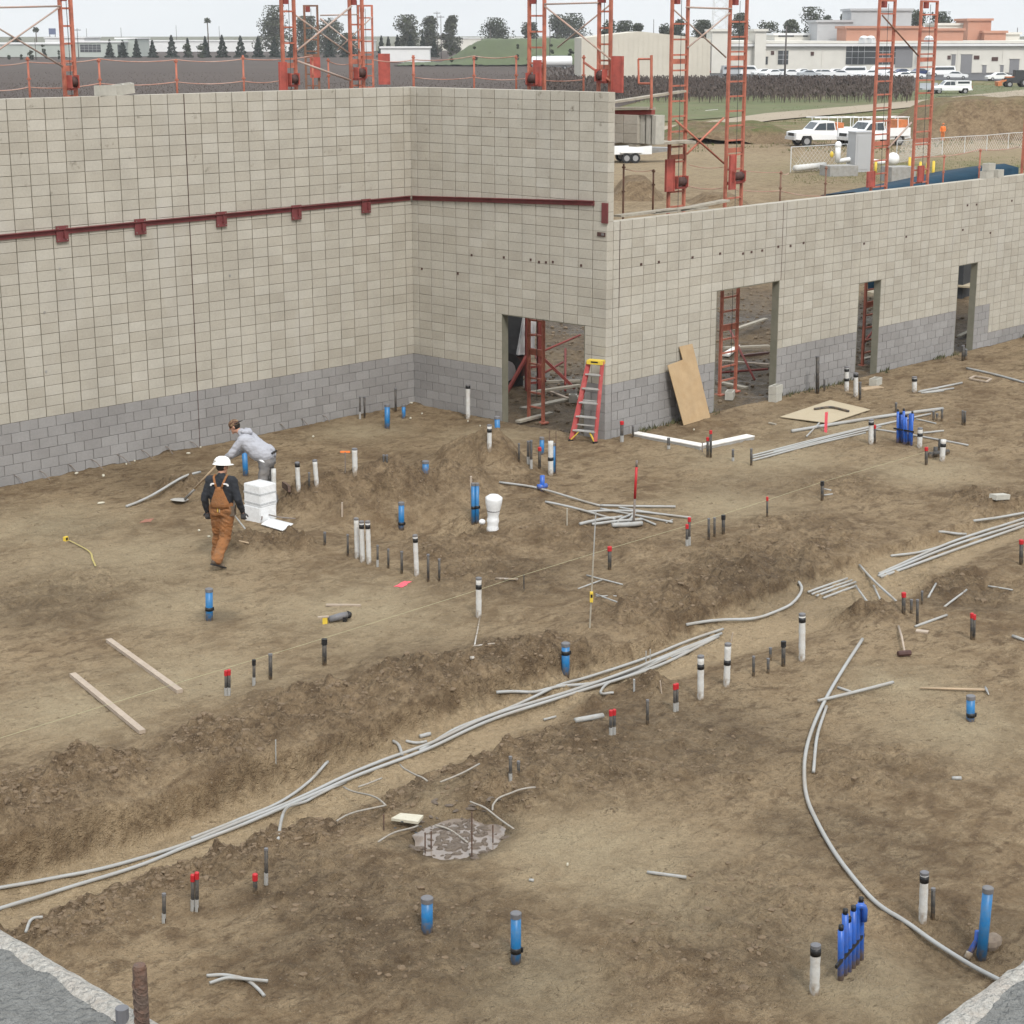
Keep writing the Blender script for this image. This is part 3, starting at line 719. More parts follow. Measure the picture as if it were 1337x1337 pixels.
MB().box((14.35*BL, -.02, 23.9*CO), (.16, .035, .42)).build('corner_plate', M['oxide'], wm)
vp = on_x(785.5, 306, 0)
pk = MB().box((-vp[1], -.012, vp[2]), (.21, .02, .085)).build('steel_pocket', M['winch'], wm)
MB().box((-vp[1]+.05, -.026, vp[2]+.004), (.07, .008, .05)).build('pocket_liner', M['cap_grey'], pk)
# small inserts and tie marks
for (u, v) in [(658, 336), (693, 339), (704, 342), (713, 342.5), (722, 342), (759, 346.5), (551, 351), (598, 357), (616, 333)]:
    p = on_x(u, v, 0); MB().box((-p[1], -.006, p[2]), (.045, .014, .05)).build('insert', M['winch'], wm)
for (u, v) in [(837, 345), (860, 342), (904, 336), (940, 331), (970, 331), (981, 329), (995, 327), (1016, 322), (1032, 321), (1049, 317), (1128, 318), (1183, 309), (1263, 268), (1275, 267), (1321, 262), (1257, 300), (1293, 304)]:
    p = on_y(u, v, LW_Y); MB().box((p[0], -.006, p[2]), (.06, .014, .05)).build('insert', M['winch'], wr)
for (u, v) in [(78, 351), (58, 408), (60, 485), (300, 360)]:
    p = on_y(u, v, 0); MB().box((p[0], -.006, p[2]), (.04, .014, .045)).build('insert', M['conc'], wl)
# vertical control joints
MB().box((-15.5*BL, -.002, 18*CO), (.013, .004, 36*CO-.02)).build('control_joint', M['winch'], wl)
p = on_y(1022, 300, LW_Y); MB().box((p[0], -.002, 18.5*CO), (.013, .004, 9*CO-.02)).build('control_joint', M['winch'], wr)
MB().box((1.0*BL, -.002, 18.5*CO), (.012, .004, 9*CO-.02)).build('control_joint', M['winch'], wr)

# rebar dowels bent out of the left wall
DOW = [((16, 619), (33, 632)), ((49, 613), (67, 627)), ((84, 603), (102, 617)), ((116, 598), (136, 613)), ((150, 592), (172, 606)), ((181, 586), (201, 599)), ((214, 581), (227, 593)), ((244, 575), (262, 585)), ((276, 568), (291, 578)),
       ((360, 551), (375, 561)), ((390, 545), (404, 556)), ((419, 541), (432, 551))]
ordn = ['leftmost', 'second', 'third', 'fourth', 'fifth', 'sixth', 'seventh', 'eighth', 'ninth', 'tenth', 'eleventh', 'twelfth', 'thirteenth', 'fourteenth', 'fifteenth', 'sixteenth']
for i, (a, b) in enumerate(DOW):
    p0 = on_y(*a, .05); p1 = P(*b)
    mid_ = (p0+p1)/2+np.array([0, 0, .03])
    o = MB().tube([tuple(p0), tuple(mid_), tuple(p1-np.array([0, 0, .03]))], .009, 6).build('rebar_dowel', M['rebar'])
    tag(o, f'thin bent rebar dowel at the foot of the left wall, {ordn[i]} from the left edge' if i else 'thin bent rebar dowel at the foot of the left wall, nearest the left edge', 'rebar', 'rebar dowels along the left wall')

# loose blocks on the wall tops and by the openings
def loose_block(x, y, z, rz, tilt, label, kind='full'):
    root = thing('concrete_block', (x, y, z), label, 'block', 'loose concrete blocks', rz); root.rotation_euler = (tilt[0], tilt[1], rz)
    w, d, h, t = (.395 if kind == 'full' else .193), .193, .193, .032
    for sy in (-1, 1): MB().box((0, sy*(d/2-t/2), h/2), (w, t, h)).build('face_shell', M['block_loose'], root)
    for sx in ((-1, 0, 1) if kind == 'full' else (-1, 1)): MB().box((sx*(w/2-t/2), 0, h/2), (t, d-2*t-.001, h-.002)).build('web', M['block_loose'], root)
    return root
def on_wall_top(u, v, wall):
    return on_y(u, v, .1) if wall == 'l' else on_y(u, v, LW_Y+.1)
p = on_wall_top(138, 127, 'l'); loose_block(p[0], .1, 36*CO, .1, (0, 0), 'tan block lying on the top of the left wall, left of two')
p = on_wall_top(162, 125, 'l'); loose_block(p[0], .1, 36*CO+.02, -.25, (.08, -.12), 'tilted tan block lying on the top of the left wall, right of two')
for i, (u, v, dz, rz) in enumerate([(1288, 236, 0, 0), (1302, 235, 0, .1), (1290, 236, .2, .05)]):
    p = on_wall_top(u, v, 'r'); loose_block(p[0], LW_Y+.1, 23*CO+dz, rz, (0, 0), ['left lower block of the small pile on the right wall top', 'right lower block of the small pile on the right wall top', 'upper block of the small pile on the right wall top'][i])
p = P(953, 520); loose_block(p[0], p[1], p[2]-.01, .5, (0, 0), 'grey block lying inside the widest door opening')
p = P(1012, 524); loose_block(p[0], p[1], p[2]-.01, .25, (0, 0), 'lower grey block beside the right jamb of the widest opening')
loose_block(p[0]+.02, p[1]+.01, p[2]+.19, .2, (0, 0), 'upper grey block beside the right jamb of the widest opening')
p = P(1143, 503); loose_block(p[0], p[1], p[2]-.01, .2, (0, 0), 'pale block at the foot of the wall by the middle doorway')
p = P(748, 524); loose_block(p[0], p[1], p[2]-.02, .7, (0, 0), 'grey block in the mud behind the doorway near the stepladder', 'half')

# foreground wall corner right under the camera: block shells with grouted cores
def near_wall(label, along, face, a0, a1, ztop, sgn):
    """along 'y': inner face at x=face; along 'x': inner face at y=face"""
    root = thing('masonry_wall', (0, 0, 0), label, 'wall', 'foreground wall tops')
    t = .305
    def pt(a, d, z): return (face-d, a, z) if along == 'y' else (a, face-d, z)
    def strip(d0, d1, zt, name, m, amp, fr, edge=0.0):
        na, nd = int((a1-a0)/.014), max(2, int((d1-d0)/.010))
        A_g, D_g = np.meshgrid(np.linspace(a0, a1, na+1), np.linspace(d0, d1, nd+1), indexing='ij')
        Zg = zt+amp*fbm(A_g, D_g, fr, 4, 3)
        if edge:
            D_g[:, 0] += edge*fbm(A_g[:, 0], A_g[:, 0]*0+.3, 22, 3, 7); D_g[:, -1] += .6*edge*fbm(A_g[:, 0], A_g[:, 0]*0+7.3, 15, 3, 8); Zg[:, 0] -= .006; Zg[:, -1] -= .006
        vs = [pt(a, d, z) for a, d, z in zip(A_g.ravel(), D_g.ravel(), Zg.ravel())]
        fs = [(i*(nd+1)+j, i*(nd+1)+j+1, (i+1)*(nd+1)+j+1, (i+1)*(nd+1)+j) for i in range(na) for j in range(nd)]
        o = MB().add(vs, fs).build(name, m, root, smooth=True)
        if o.data.polygons[0].normal.z < 0: o.data.flip_normals()
        return o
    strip(.026, t-.026, ztop-.004, 'grout_core', M['grout'], .012, 16)
    strip(.0, .034, ztop, 'face_shell', M['shell'], .005, 80, .007)
    strip(t-.034, t, ztop, 'face_shell', M['shell'], .005, 80, .007)
    lo = pt(a0, .008, 0); hi = pt(a1, t-.008, 0)
    MB().box(((lo[0]+hi[0])/2, (lo[1]+hi[1])/2, (ztop-.03)/2), (abs(hi[0]-lo[0]), abs(hi[1]-lo[1]), ztop-.03)).build('wall_body', M['mortar'], root)
    mb = MB(); rn = []; rg = random.Random(5)
    for r in range(int(ztop/CO)):
        for k in range(int((a1-a0)/BL)):
            for inner in (0, 1):
                vs, fs = block_geo(BL-.018, CO-.0065, .02); ac = a0+(k+.5)*BL; zc = ztop-.012-(r+.5)*CO
                q = []
                for (x, y, z) in vs:
                    d = y if inner else t-y
                    q.append(pt(ac+(x if inner == (along == 'x') else x), d, zc+z))
                mb.add(q, fs); rn += [rg.random()]*len(vs)
    o = mb.build('further_blocks', M['tan_block'], root, fixn=True); o['kind'] = 'stuff'
    at_ = o.data.attributes.new('rnd', 'FLOAT', 'POINT'); at_.data.foreach_set('value', np.array(rn, np.float32))
    return root
M['grout'] = mat('grey_grout', (.185, .186, .178), .9, .22, 70, bump=1.0, bscale=110, coords='Object', dirt=(.125, .125, .12), damt=.6, dscale=38)
M['shell'] = mat('pale_block_shell', (.36, .345, .315), .9, .4, 130, bump=1.0, bscale=90, coords='Object', dirt=(.36, .32, .28), damt=.75, dscale=28)
near_wall('grouted block wall top in the near left corner of the picture', 'y', -27.985, -29.20, -19.0, 7.3, 1)
near_wall('grouted block wall top in the near right corner of the picture', 'x', -29.483, -27.60, -17.0, 7.3, 1)
pr = at0(186, 1345, 7.3)
rb = thing('rebar', (pr[0], pr[1], 7.27), 'rusty ribbed rebar sticking up from the near left wall top', 'rebar')
pts = []; rr = []
for k in range(26):
    z = -.2+.0125*k*1.22; pts.append((0, 0, z)); rr.append(.0105)
zt = z_at(pr[0], pr[1], 1260)-7.27
MB().tube([(0, 0, -.2), (.001, 0, zt-.004), (.001, 0, zt)], [.0086, .0086, .0074], 14).build('bar', M['rust'], rb, smooth=False)
mb = MB()
for k in range(18):
    z = zt-.03-k*.012
    mb.tube([(.0086*math.cos(a), .0086*math.sin(a), z+.008*math.sin(a)) for a in [i*math.pi/6 for i in range(13)]], .0011, 5)
mb.build('ribs', M['rust'], rb)
ps = at0(160, 1330, 7.3)
o = MB().tube([(ps[0], ps[1], 7.2), (ps[0], ps[1], 7.315)], .0085, 10).build('rebar_stub', M['cap_grey']); tag(o, 'short dark rebar stub in the near left wall top', 'rebar')
# ------------------------------------------------------------------ pipe and conduit stub-ups
def pxm(p): return FPX/((np.asarray(p)-CAM)@fw)
def stub_root(name, u, vb, label, cat, group):
    p = P(u, vb); return thing(name, p, label, cat, group), p
def lean_top(p, ut, vt):
    """top of a nearly upright stick through the ground point p, seen at ut, vt"""
    z = z_at(p[0], p[1], vt); q = np.array([p[0], p[1], z]); du = ut-proj(q)[0]
    return q+RH*du/pxm(q)-p
def white_stub(u, vb, vt, w, label, bands=(.12,), capped=True, ut=None, lower=None):
    root, p = stub_root('white_pipe_stub', u, vb, label, 'pipe', 'white wrapped pipe stubs')
    t = lean_top(p, ut if ut else u, vt); r = .5*w/pxm(p); Vt = Vector(t)
    mb = MB(); n = 10; pts = []; rr = []
    for k in range(n+1):
        f = k/n; pts.append(tuple(Vt*f+Vector((0, 0, -.1*(1-f))))); rr.append(r*(1+.05*math.sin(k*2.3+u)))
    mb.tube(pts, rr, 14).build('pipe', M['white_pipe'], root, smooth=True)
    for f in bands:
        c = Vt*(1-f); hb = min(.035, .12*Vt.length)
        MB().tube([tuple(c-Vt.normalized()*hb), tuple(c+Vt.normalized()*hb)], r*1.09, 14).build('tape_band', M['black'], root, smooth=True)
    if capped:
        MB().tube([tuple(Vt*.985), tuple(Vt+Vt.normalized()*.02), tuple(Vt+Vt.normalized()*.028)], [r*1.07, r*1.07, r*.7], 14).build('cap', M['cap_grey'], root, smooth=False)
    return root
def blue_stub(u, vb, vt, w, label, band=.65, ut=None, cap=True, foot=False):
    root, p = stub_root('blue_pipe_stub', u, vb, label, 'pipe', 'blue pipe stubs')
    t = Vector(lean_top(p, ut if ut else u, vt)); r = .5*w/pxm(p)
    MB().tube([(0, 0, -.1), tuple(t)], r, 18).build('pipe', M['blue_pipe'], root, smooth=True)
    if cap:
        d = t.normalized()
        MB().tube([tuple(t-d*.03), tuple(t+d*.015), tuple(t+d*.022)], [r*1.1, r*1.1, r*.9], 18).build('cap', M['cap_grey'], root)
    if band:
        c = t*(1-band); d = t.normalized()
        b = MB().tube([tuple(c-d*.028), tuple(c+d*.028)], r*1.07, 18).build('tape_band', M['black'], root, smooth=True)
        MB().box(tuple(c+Vector(RH)*r*1.15), (.02, .02, .05)).build('tape_tail', M['black'], b)
    if foot:
        MB().tube([(0, 0, -.04), (0, 0, .05)], [r*1.15, r*1.08], 18).build('pipe_foot', M['pvc_dark'], root, smooth=True)
    return root
def dark_stub(sticks, label, red=False, w=4.0, white_low=False, cat='conduit', coupler=False):
    """sticks: list of (u, vb, vt) standing together"""
    root, p = stub_root('conduit_stub', sticks[0][0], sticks[0][1], label, cat, 'dark conduit stub-ups')
    for (u, vb, vt) in sticks:
        q = P(u, vb); t = Vector(lean_top(q, u, vt)); o = Vector(q-p); r = .5*w/pxm(q); d = t.normalized()
        MB().tube([tuple(o+Vector((0, 0, -.08))), tuple(o+t)], r, 10).build('conduit', M['cond_dark'], root, smooth=True)
        if red:
            MB().tube([tuple(o+t-d*.055), tuple(o+t+d*.012), tuple(o+t+d*.02)], [r*1.2, r*1.25, r*.9], 10).build('cap', M['red'], root)
        elif coupler:
            MB().tube([tuple(o+t-d*.07), tuple(o+t+d*.008)], r*1.3, 10).build('coupling', M['black'], root)
        else:
            MB().tube([tuple(o+t-d*.02), tuple(o+t+d*.004)], r*1.12, 10).build('cap', M['cap_grey'], root)
        if white_low:
            MB().tube([tuple(o), tuple(o+t*.33)], r*1.12, 10).build('sleeve', M['pvc'], root)
    return root

# white wrapped pipes
for a in [
    (414, 634, 602, 6, 'short white pipe stub, second left of the orange-topped stake', (), True, 411), (390, 641, 605, 6, 'white pipe stub with black top band just right of the bending worker', (.06,), True, 388),
    (358, 664, 612, 6.5, 'white pipe stub touching the wrapped block stack', (), False, 357), (463.5, 617, 587, 7, 'white pipe stub beside the orange-topped stake', (), True, 463),
    (639, 586, 556, 6, 'white pipe stub with black band beyond the sand heap', (.2,), True, None), (611, 547, 503, 6, 'slim white pipe stub against the return wall left of its doorway', (.05,), True, None),
    (466.5, 729, 678, 6.3, 'left one of the tight row of three white pipe stubs', (), True, 465), (473.5, 734, 682, 6.3, 'middle one of the tight row of three white pipe stubs', (.1,), True, 472), (482, 736, 682, 6.3, 'right one of the tight row of three white pipe stubs', (.1,), True, 480),
    (544.5, 752, 700, 6.3, 'single tall white pipe stub among dark stubs above the pink paint mark', (.1,), True, 542), (625, 806, 756, 7.5, 'white pipe stub with black band standing on the string line', (.2,), True, None),
    (719, 620, 576, 7, 'white pipe stub with wide black middle band near the doorway', (.52,), False, None), (1067, 513, 487, 6, 'white foot of the tall dark-topped pipe by the wall', (), False, None),
    (1105.6, 511, 480, 6, 'white pipe stub with two black bands near the wall, left of a pair', (.1, .5), True, None), (1117.5, 518, 488, 6, 'white pipe stub with black top near the wall, right of a pair', (.08,), True, None),
    (1194, 512, 493, 6.5, 'short white pipe stub beside the heap of grey offcuts', (.15,), True, None), (1137.5, 580, 549, 6.5, 'white pipe stub with dark top left of the far blue tube cluster', (.12,), True, None),
    (1200.7, 585, 560, 6.5, 'white pipe stub with black band right of the far blue tube cluster', (.3,), True, 1201.5), (1230, 602, 574, 7, 'leaning white pipe stub amid black fittings', (.25,), False, 1232),
    (1047.4, 863, 803, 8.5, 'tall white pipe stub with black top at the end of a curved row', (.1,), True, None), (915, 913, 858, 8.5, 'white pipe stub with black band, left of two beside the conduit trench', (.22,), True, None),
    (948.5, 896, 842, 8.5, 'white pipe stub with taped top, right of two beside the conduit trench', (.42,), True, 950.5), (1063.5, 1297, 1236, 13, 'thick white pipe stub with black cap left of the near blue tube cluster', (.1,), True, 1065),
    (1205, 1204, 1141, 11, 'white pipe stub with black cap beside a short dark stub at lower right', (.1,), True, 1207)]:
    white_stub(a[0], a[1], a[2], a[3], a[4], a[5], a[6], a[7])
dark_stub([(1067.5, 513.5, 465)], 'dark upper half of the tall pipe standing by the wall', w=5)
# blue pipes
for a in [(273, 810, 770, 9.5, 'blue pipe stub standing in a damp patch on the open floor', .62, None), (738.5, 880, 841, 10.5, 'blue pipe stub on the bank right above the conduit trench', .28, None), (1267.5, 941, 910, 11, 'blue pipe stub just below the pick handle', .75, None),
          (557.6, 1216, 1174, 15, 'short blue pipe stub without band at bottom centre', 0, None), (673.6, 1257, 1194, 13.5, 'taller blue pipe stub with black band at bottom centre', .73, None), (1281, 1252, 1161, 13.5, 'tall leaning blue pipe stub by the near right wall top', 0, 1290),
          (524, 690, 657, 7.5, 'blue pipe stub in the dug pit with black band at its foot', .8, None), (555.6, 617, 603, 8.5, 'short blue pipe stub on the crest of the spoil berm', 0, None), (505.5, 559, 529, 7, 'blue pipe stub near the inner wall corner, left of two', 0, None),
          (527, 546, 529, 5, 'smaller blue pipe stub near the inner wall corner, right of two', 0, None), (650, 571, 545, 7, 'blue pipe stub with bent foot left of the doorway', .65, 649), (321, 621, 588, 7, 'blue pipe stub behind the white hard hat, under the bending worker', 0, 319),
          (707.5, 593, 572, 6, 'blue pipe stub behind the red-capped dark stub near the doorway', 0, None), (723.5, 618, 580, 4, 'thin blue pipe right behind the black-banded white stub', 0, None),
          (618, 683, 632, 5.5, 'left blue pipe of the tied pair beside the white wrapped vent', .6, None), (623, 682, 632, 5, 'right blue pipe of the tied pair beside the white wrapped vent', .6, None)]:
    blue_stub(a[0], a[1], a[2], a[3], a[4], a[5], a[6])
# dark conduits
for s, lab, red, w, wl_, cp_ in [
    ([(403.6, 638, 617)], 'thin dark stub between two white stubs right of the bending worker', 0, 3, 0, 0), ([(501, 609, 594), (505, 609, 594)], 'pair of short dark stubs on the berm beyond the pit', 0, 3.2, 0, 0),
    ([(677.6, 603, 579)], 'thin dark rod stub left of the blue and dark group near the doorway', 0, 2.6, 0, 0), ([(689.6, 606, 576), (693.5, 612, 575)], 'pair of dark conduit stubs with white foot near the doorway', 0, 3.6, 1, 0),
    ([(704.5, 612, 585)], 'red-capped dark stub between the blue pipe and the black-banded white stub', 1, 4, 0, 0), ([(424, 712, 695)], 'short grey stub left of the row of three white stubs', 0, 3.6, 0, 0),
    ([(454, 726, 698)], 'dark stub touching the left side of the three white stubs', 0, 3, 0, 0), ([(493, 740, 712)], 'first dark stub right of the three white stubs', 0, 3, 1, 0), ([(507, 742, 717)], 'second dark stub right of the three white stubs', 0, 3, 0, 0),
    ([(524.5, 749, 720)], 'third dark stub, just left of the single tall white stub', 0, 3.6, 0, 0), ([(559, 759, 724)], 'dark stub just right of the single tall white stub', 0, 3.6, 0, 0), ([(573.5, 759, 730)], 'rightmost dark stub of the row by the pink paint mark', 0, 3.2, 0, 0),
    ([(812, 577, 551)], 'red-capped dark stub at the wall end beside the stepladder', 1, 4.5, 1, 0), ([(826.5, 571, 556)], 'tiny dark stub at the left end of the white L-shaped curb', 0, 3, 0, 0), ([(873, 586, 572)], 'short dark stub in front of the white L-shaped curb', 0, 4, 1, 0),
    ([(924, 597, 572), (928, 597.5, 563)], 'pair of red-capped stubs at the corner of the white L-shaped curb', 1, 3.4, 0, 0), ([(957, 602, 587)], 'short dark stub right of the white L-shaped curb', 0, 3.2, 1, 0), ([(981, 607.5, 586)], 'dark stub at the left end of the long conduit bundle', 0, 3.2, 0, 0),
    ([(796, 743.5, 715)], 'red-capped thick dark stub right of the tall grade rod', 1, 5, 0, 0), ([(897, 713, 686), (900, 712, 677)], 'pair of red-capped stubs left of three dark stubs', 1, 3.6, 1, 0), ([(925.5, 705, 677)], 'left of three dark stubs standing below the conduit pile', 0, 3.4, 0, 0),
    ([(933, 701, 676)], 'middle of three dark stubs standing below the conduit pile', 0, 3.2, 0, 0), ([(944.5, 697, 673)], 'right thicker one of three dark stubs below the conduit pile', 0, 4.4, 0, 1), ([(1001.8, 674, 650)], 'red-topped thin stake on the string line', 1, 2.6, 0, 0),
    ([(1073.6, 653, 629)], 'dark stub with white offcuts at its foot', 0, 4, 0, 1), ([(1123, 522, 499)], 'dark stub right of the two white stubs near the wall', 0, 3.4, 0, 0), ([(1257.6, 471, 451), (1261, 470, 456)], 'black stubs in front of the farthest doorway', 0, 4, 0, 0),
    ([(1170, 538, 526)], 'small dark stub behind the far blue tube cluster', 0, 3, 0, 0), ([(1142, 579, 556)], 'rusty dark stub beside the white stub left of the far blue tubes', 1, 3.4, 0, 0), ([(1209.5, 607, 585)], 'red-capped dark stub in front of the black fittings', 1, 4, 0, 0),
    ([(1219, 549, 537), (1223.5, 549, 540), (1230, 550, 534)], 'three short dark stubs at the right end of the long conduit bundle', 0, 3, 0, 0), ([(1257, 555, 536), (1260, 555, 537)], 'pair of slim dark stubs standing alone at far right', 0, 2.8, 0, 0),
    ([(1333.5, 737, 706)], 'red-capped dark stub at the right edge of the picture', 1, 5, 0, 0), ([(1180, 801, 775)], 'red-capped dark stub above the sledgehammer', 1, 5, 0, 0), ([(1190, 801, 783)], 'short dark stub right beside the red-capped stub above the sledgehammer', 0, 3.6, 0, 0),
    ([(1198, 815, 783)], 'dark stub right of the sledgehammer', 0, 3.6, 0, 0), ([(1204, 789, 772)], 'thin dark stub behind the stubs near the sledgehammer', 0, 3, 0, 0), ([(1269, 835, 802), (1272, 835, 804)], 'red-capped stub pair right of the sledgehammer', 1, 4, 0, 0),
    ([(984, 883, 857)], 'first dark stub right of the two white stubs beside the trench', 0, 3.6, 0, 0), ([(1003, 879, 860), (1006, 862, 846)], 'two small dark stubs between the white stubs beside the trench', 0, 3.8, 0, 0), ([(1023, 870, 838)], 'thick dark stub left of the tall white stub ending the row', 0, 5.4, 0, 1),
    ([(881, 929, 895), (884, 928, 894)], 'red-capped stub pair left of the white stubs beside the trench', 1, 4, 1, 0), ([(845.5, 946, 914)], 'dark stub between the two red-capped pairs below the trench', 0, 3.8, 0, 0), ([(797.5, 960, 929), (802, 959, 928)], 'red-capped stub pair right of the thick pipe offcut', 1, 4.2, 1, 0),
    ([(423.5, 868, 835)], 'thick black taped stub on the bank beside the string line', 0, 6, 0, 1), ([(295, 908, 877), (299, 908, 876)], 'red-capped stub pair on the bank right of the lumber', 1, 4, 1, 0), ([(331.5, 895, 862)], 'dark stub just right of the red-capped pair on the bank', 0, 4, 1, 1),
    ([(353, 887, 854)], 'grey-topped dark stub second right of the red-capped pair on the bank', 0, 5, 0, 0), ([(214, 1205, 1167)], 'dark stub left of the red-capped pair at lower left', 0, 5, 1, 0), ([(251.5, 1189, 1144), (257, 1190, 1141)], 'tall red-capped stub pair at lower left', 1, 5, 1, 0),
    ([(333, 1165, 1143)], 'short red-capped stub at lower left beside a taller dark stub', 1, 6, 0, 0), ([(347.5, 1155, 1108)], 'tall dark stub below the trench at lower left', 0, 5, 1, 0), ([(666.5, 1020, 988)], 'taller of two dark stubs right of the muddy hole', 0, 4.4, 1, 0),
    ([(677, 1012, 994)], 'shorter of two dark stubs right of the muddy hole', 0, 4, 0, 0), ([(1218.5, 1199, 1160)], 'short dark stub right of the capped white stub at lower right', 0, 5.5, 0, 0), ([(470, 547, 518)], 'thin dark stub by the left wall near the inner corner', 0, 2.6, 1, 0), ([(476, 546, 518)], 'thin dark stub by the left wall, one step nearer the corner', 0, 2.6, 0, 0),
    ([(516.5, 537.5, 507)], 'dark stub tight in the inner wall corner', 0, 3, 0, 0), ([(1076.5, 511, 495)], 'tiny dark stub at the wall right of the tall dark-topped pipe', 0, 2.6, 0, 0)]:
    dark_stub(s, lab, bool(red), w, bool(wl_), coupler=bool(cp_))

# black fittings at the leaning white stub
root, p = stub_root('pipe_fittings', 1221, 598, 'black plastic pipe fittings around the leaning white stub', 'fitting', None)
for (du, dv, h) in ((-6, 0, .12), (0, -2, .2), (6, -6, .3)):
    q = P(1221+du, 598+dv)-p; MB().tube([(q[0], q[1], q[2]-.05), (q[0], q[1], q[2]+h)], .045, 10).build('riser', M['cond_dark'], root, smooth=True)
a = P(1213, 598)-p; b = P(1238, 594)-p
MB().tube([(a[0], a[1], a[2]+.07), (b[0], b[1], b[2]+.07)], .05, 10).build('elbow', M['cond_dark'], root, smooth=True)

# clusters of blue sleeved copper tubes with a tie strap
def tube_cluster(u0, u1, vb0, vb1, vt0, vt1, n, w, label, strap):
    root, p = stub_root('blue_tube_cluster', (u0+u1)/2, (vb0+vb1)/2, label, 'pipe', 'blue tube clusters')
    rng = random.Random(n); ends = []
    for k in range(n):
        f = k/(n-1); u = u0+(u1-u0)*f; vb = vb0+(vb1-vb0)*f+rng.uniform(-2, 2); vt = vt0+(vt1-vt0)*f+rng.uniform(-.14, .14)*(vb0-vt0)
        q = P(u, vb); t = Vector(lean_top(q, u+rng.uniform(-2, 2)*.6, vt)); o = Vector(q-p); r = .5*w/pxm(q)
        pts = [tuple(o+Vector((0, 0, -.08))), tuple(o+t*.5), tuple(o+t)]
        if k == n-2:
            sg = 1 if k < n-1 else -1
            for a in range(1, 6):
                an = math.pi*a/5; rad = r*1.15
                pts.append(tuple(o+t+Vector(RH)*sg*rad*(1-math.cos(an))+Vector((0, 0, rad*math.sin(an)))))
            pts.append(tuple(Vector(pts[-1])+Vector((0, 0, -.12))))
        MB().tube(pts, r, 10).build('tube', M['blue_dark'], root, smooth=True)
        if k != n-2:
            MB().tube([tuple(o+t), tuple(o+t+Vector((0, 0, .05)))], r*.8, 10).build('taped_end', M['black'], root, smooth=True)
        ends.append((o, t))
    for f in strap:
        a = ends[0][0]+ends[0][1]*f; b = ends[-1][0]+ends[-1][1]*f; d = (b-a).normalized()
        MB().bar(tuple(a-d*.12-Vector(FH)*.03), tuple(b+d*.05-Vector(FH)*.03), .022, .035).build('strap', M['black'], root)
    return root
tube_cluster(1098, 1124, 1278, 1252, 1208, 1184, 6, 8.5, 'tall cluster of blue tubes at lower right with black tie strap', (.42,))
tube_cluster(1172, 1190, 579, 582, 541, 541, 7, 3.4, 'distant cluster of blue tubes beside the long conduit bundle', (.45,))

# wrapped vent
root, p = stub_root('wrapped_vent', 643, 690, 'bulbous white plastic-wrapped vent pipe beside the blue pair', 'pipe', None)
h = z_at(p[0], p[1], 646)-p[2]; k = 1/pxm(p)
mb = MB(); pts = []; rr = []
for i in range(15):
    f = i/14; pts.append((RH[0]*f*.03, RH[1]*f*.03, -.05+(h+.05)*f))
    rr.append(k*(7.6+.6*math.sin(i*1.9) if f < .55 else (8.2+3.0*math.sin((f-.55)/.45*math.pi*.62) if f < .97 else 6)))
mb.tube(pts, rr, 16).build('wrapped_pipe', M['wrap'], root, smooth=True)
MB().ell((-RH[0]*.18, -RH[1]*.18, .12), (.06, .06, .05)).build('wrapped_elbow', M['wrap'], root, smooth=True)
MB().tube([(pts[8][0], pts[8][1], pts[8][2]-.01), (pts[8][0], pts[8][1], pts[8][2]+.012)], k*8.6, 16).build('tie', M['cap_grey'], root)

# ------------------------------------------------------------------ loose conduit
def cr_spline(pts, n=8):
    pts = [np.asarray(p, float) for p in pts]
    if len(pts) == 2: return [pts[0]+(pts[1]-pts[0])*i/n for i in range(n+1)]
    q = [2*pts[0]-pts[1]]+pts+[2*pts[-1]-pts[-2]]; out = []
    for i in range(1, len(q)-2):
        for k in range(n):
            t = k/n; a, b, c, d = q[i-1], q[i], q[i+1], q[i+2]
            out.append(.5*((2*b)+(-a+c)*t+(2*a-5*b+4*c-d)*t*t+(-a+3*b-3*c+d)*t**3))
    out.append(pts[-1]); return out
def conduit(px, w, label, name='conduit', m='pvc', lift=0.0, n=8, group='loose grey conduits', cat='conduit', seg=10):
    g = [P(u, v) for u, v in px]; r = .5*w*.84/pxm(g[len(g)//2])
    pts = cr_spline(g, n)
    zz = np.array([max(H(p[0], p[1]), p[2]*.6+H(p[0], p[1])*.4) for p in pts]); k = np.ones(5)/5
    kk = 4 if len(zz) > 12 else 1
    zm = np.array([zz[max(0, i-kk):i+kk+1].max() for i in range(len(zz))]); zs = zm
    for _ in range(3): zs = np.convolve(np.pad(zs, 2, mode='edge'), k, mode='valid')
    zs = zs*.65+np.convolve(np.pad(zz, 2, mode='edge'), k, mode='valid')*.35
    c = np.mean(pts, axis=0)
    mb = MB().tube([(p[0]-c[0], p[1]-c[1], z+r*.8+lift-c[2]) for p, z in zip(pts, zs)], r, seg)
    o = mb.build(name, M[m], smooth=True, loc=tuple(c)); tag(o, label, cat, group); return o
conduit([(-30, 1166), (60, 1151), (134, 1137), (236, 1107), (303, 1081), (367, 1056), (450, 1019), (548, 979), (634, 942), (744, 903), (860, 868), (942, 829)], 5.4, 'long grey conduit running the whole trench, upper of the main pair')
conduit([(-20, 1196), (84, 1163), (185, 1132), (236, 1111), (303, 1086), (367, 1061), (450, 1024), (548, 984), (634, 947), (744, 908), (860, 874), (938, 833)], 5.6, 'long grey conduit running the whole trench, lower of the main pair')
conduit([(428, 995), (404, 1024), (363, 1053), (303, 1077), (250, 1098)], 5, 'grey conduit curving up out of the trench at left')
conduit([(452, 1022), (428, 1034), (404, 1048), (377, 1074), (363, 1096)], 4.6, 'grey conduit curving down out of the trench at left')
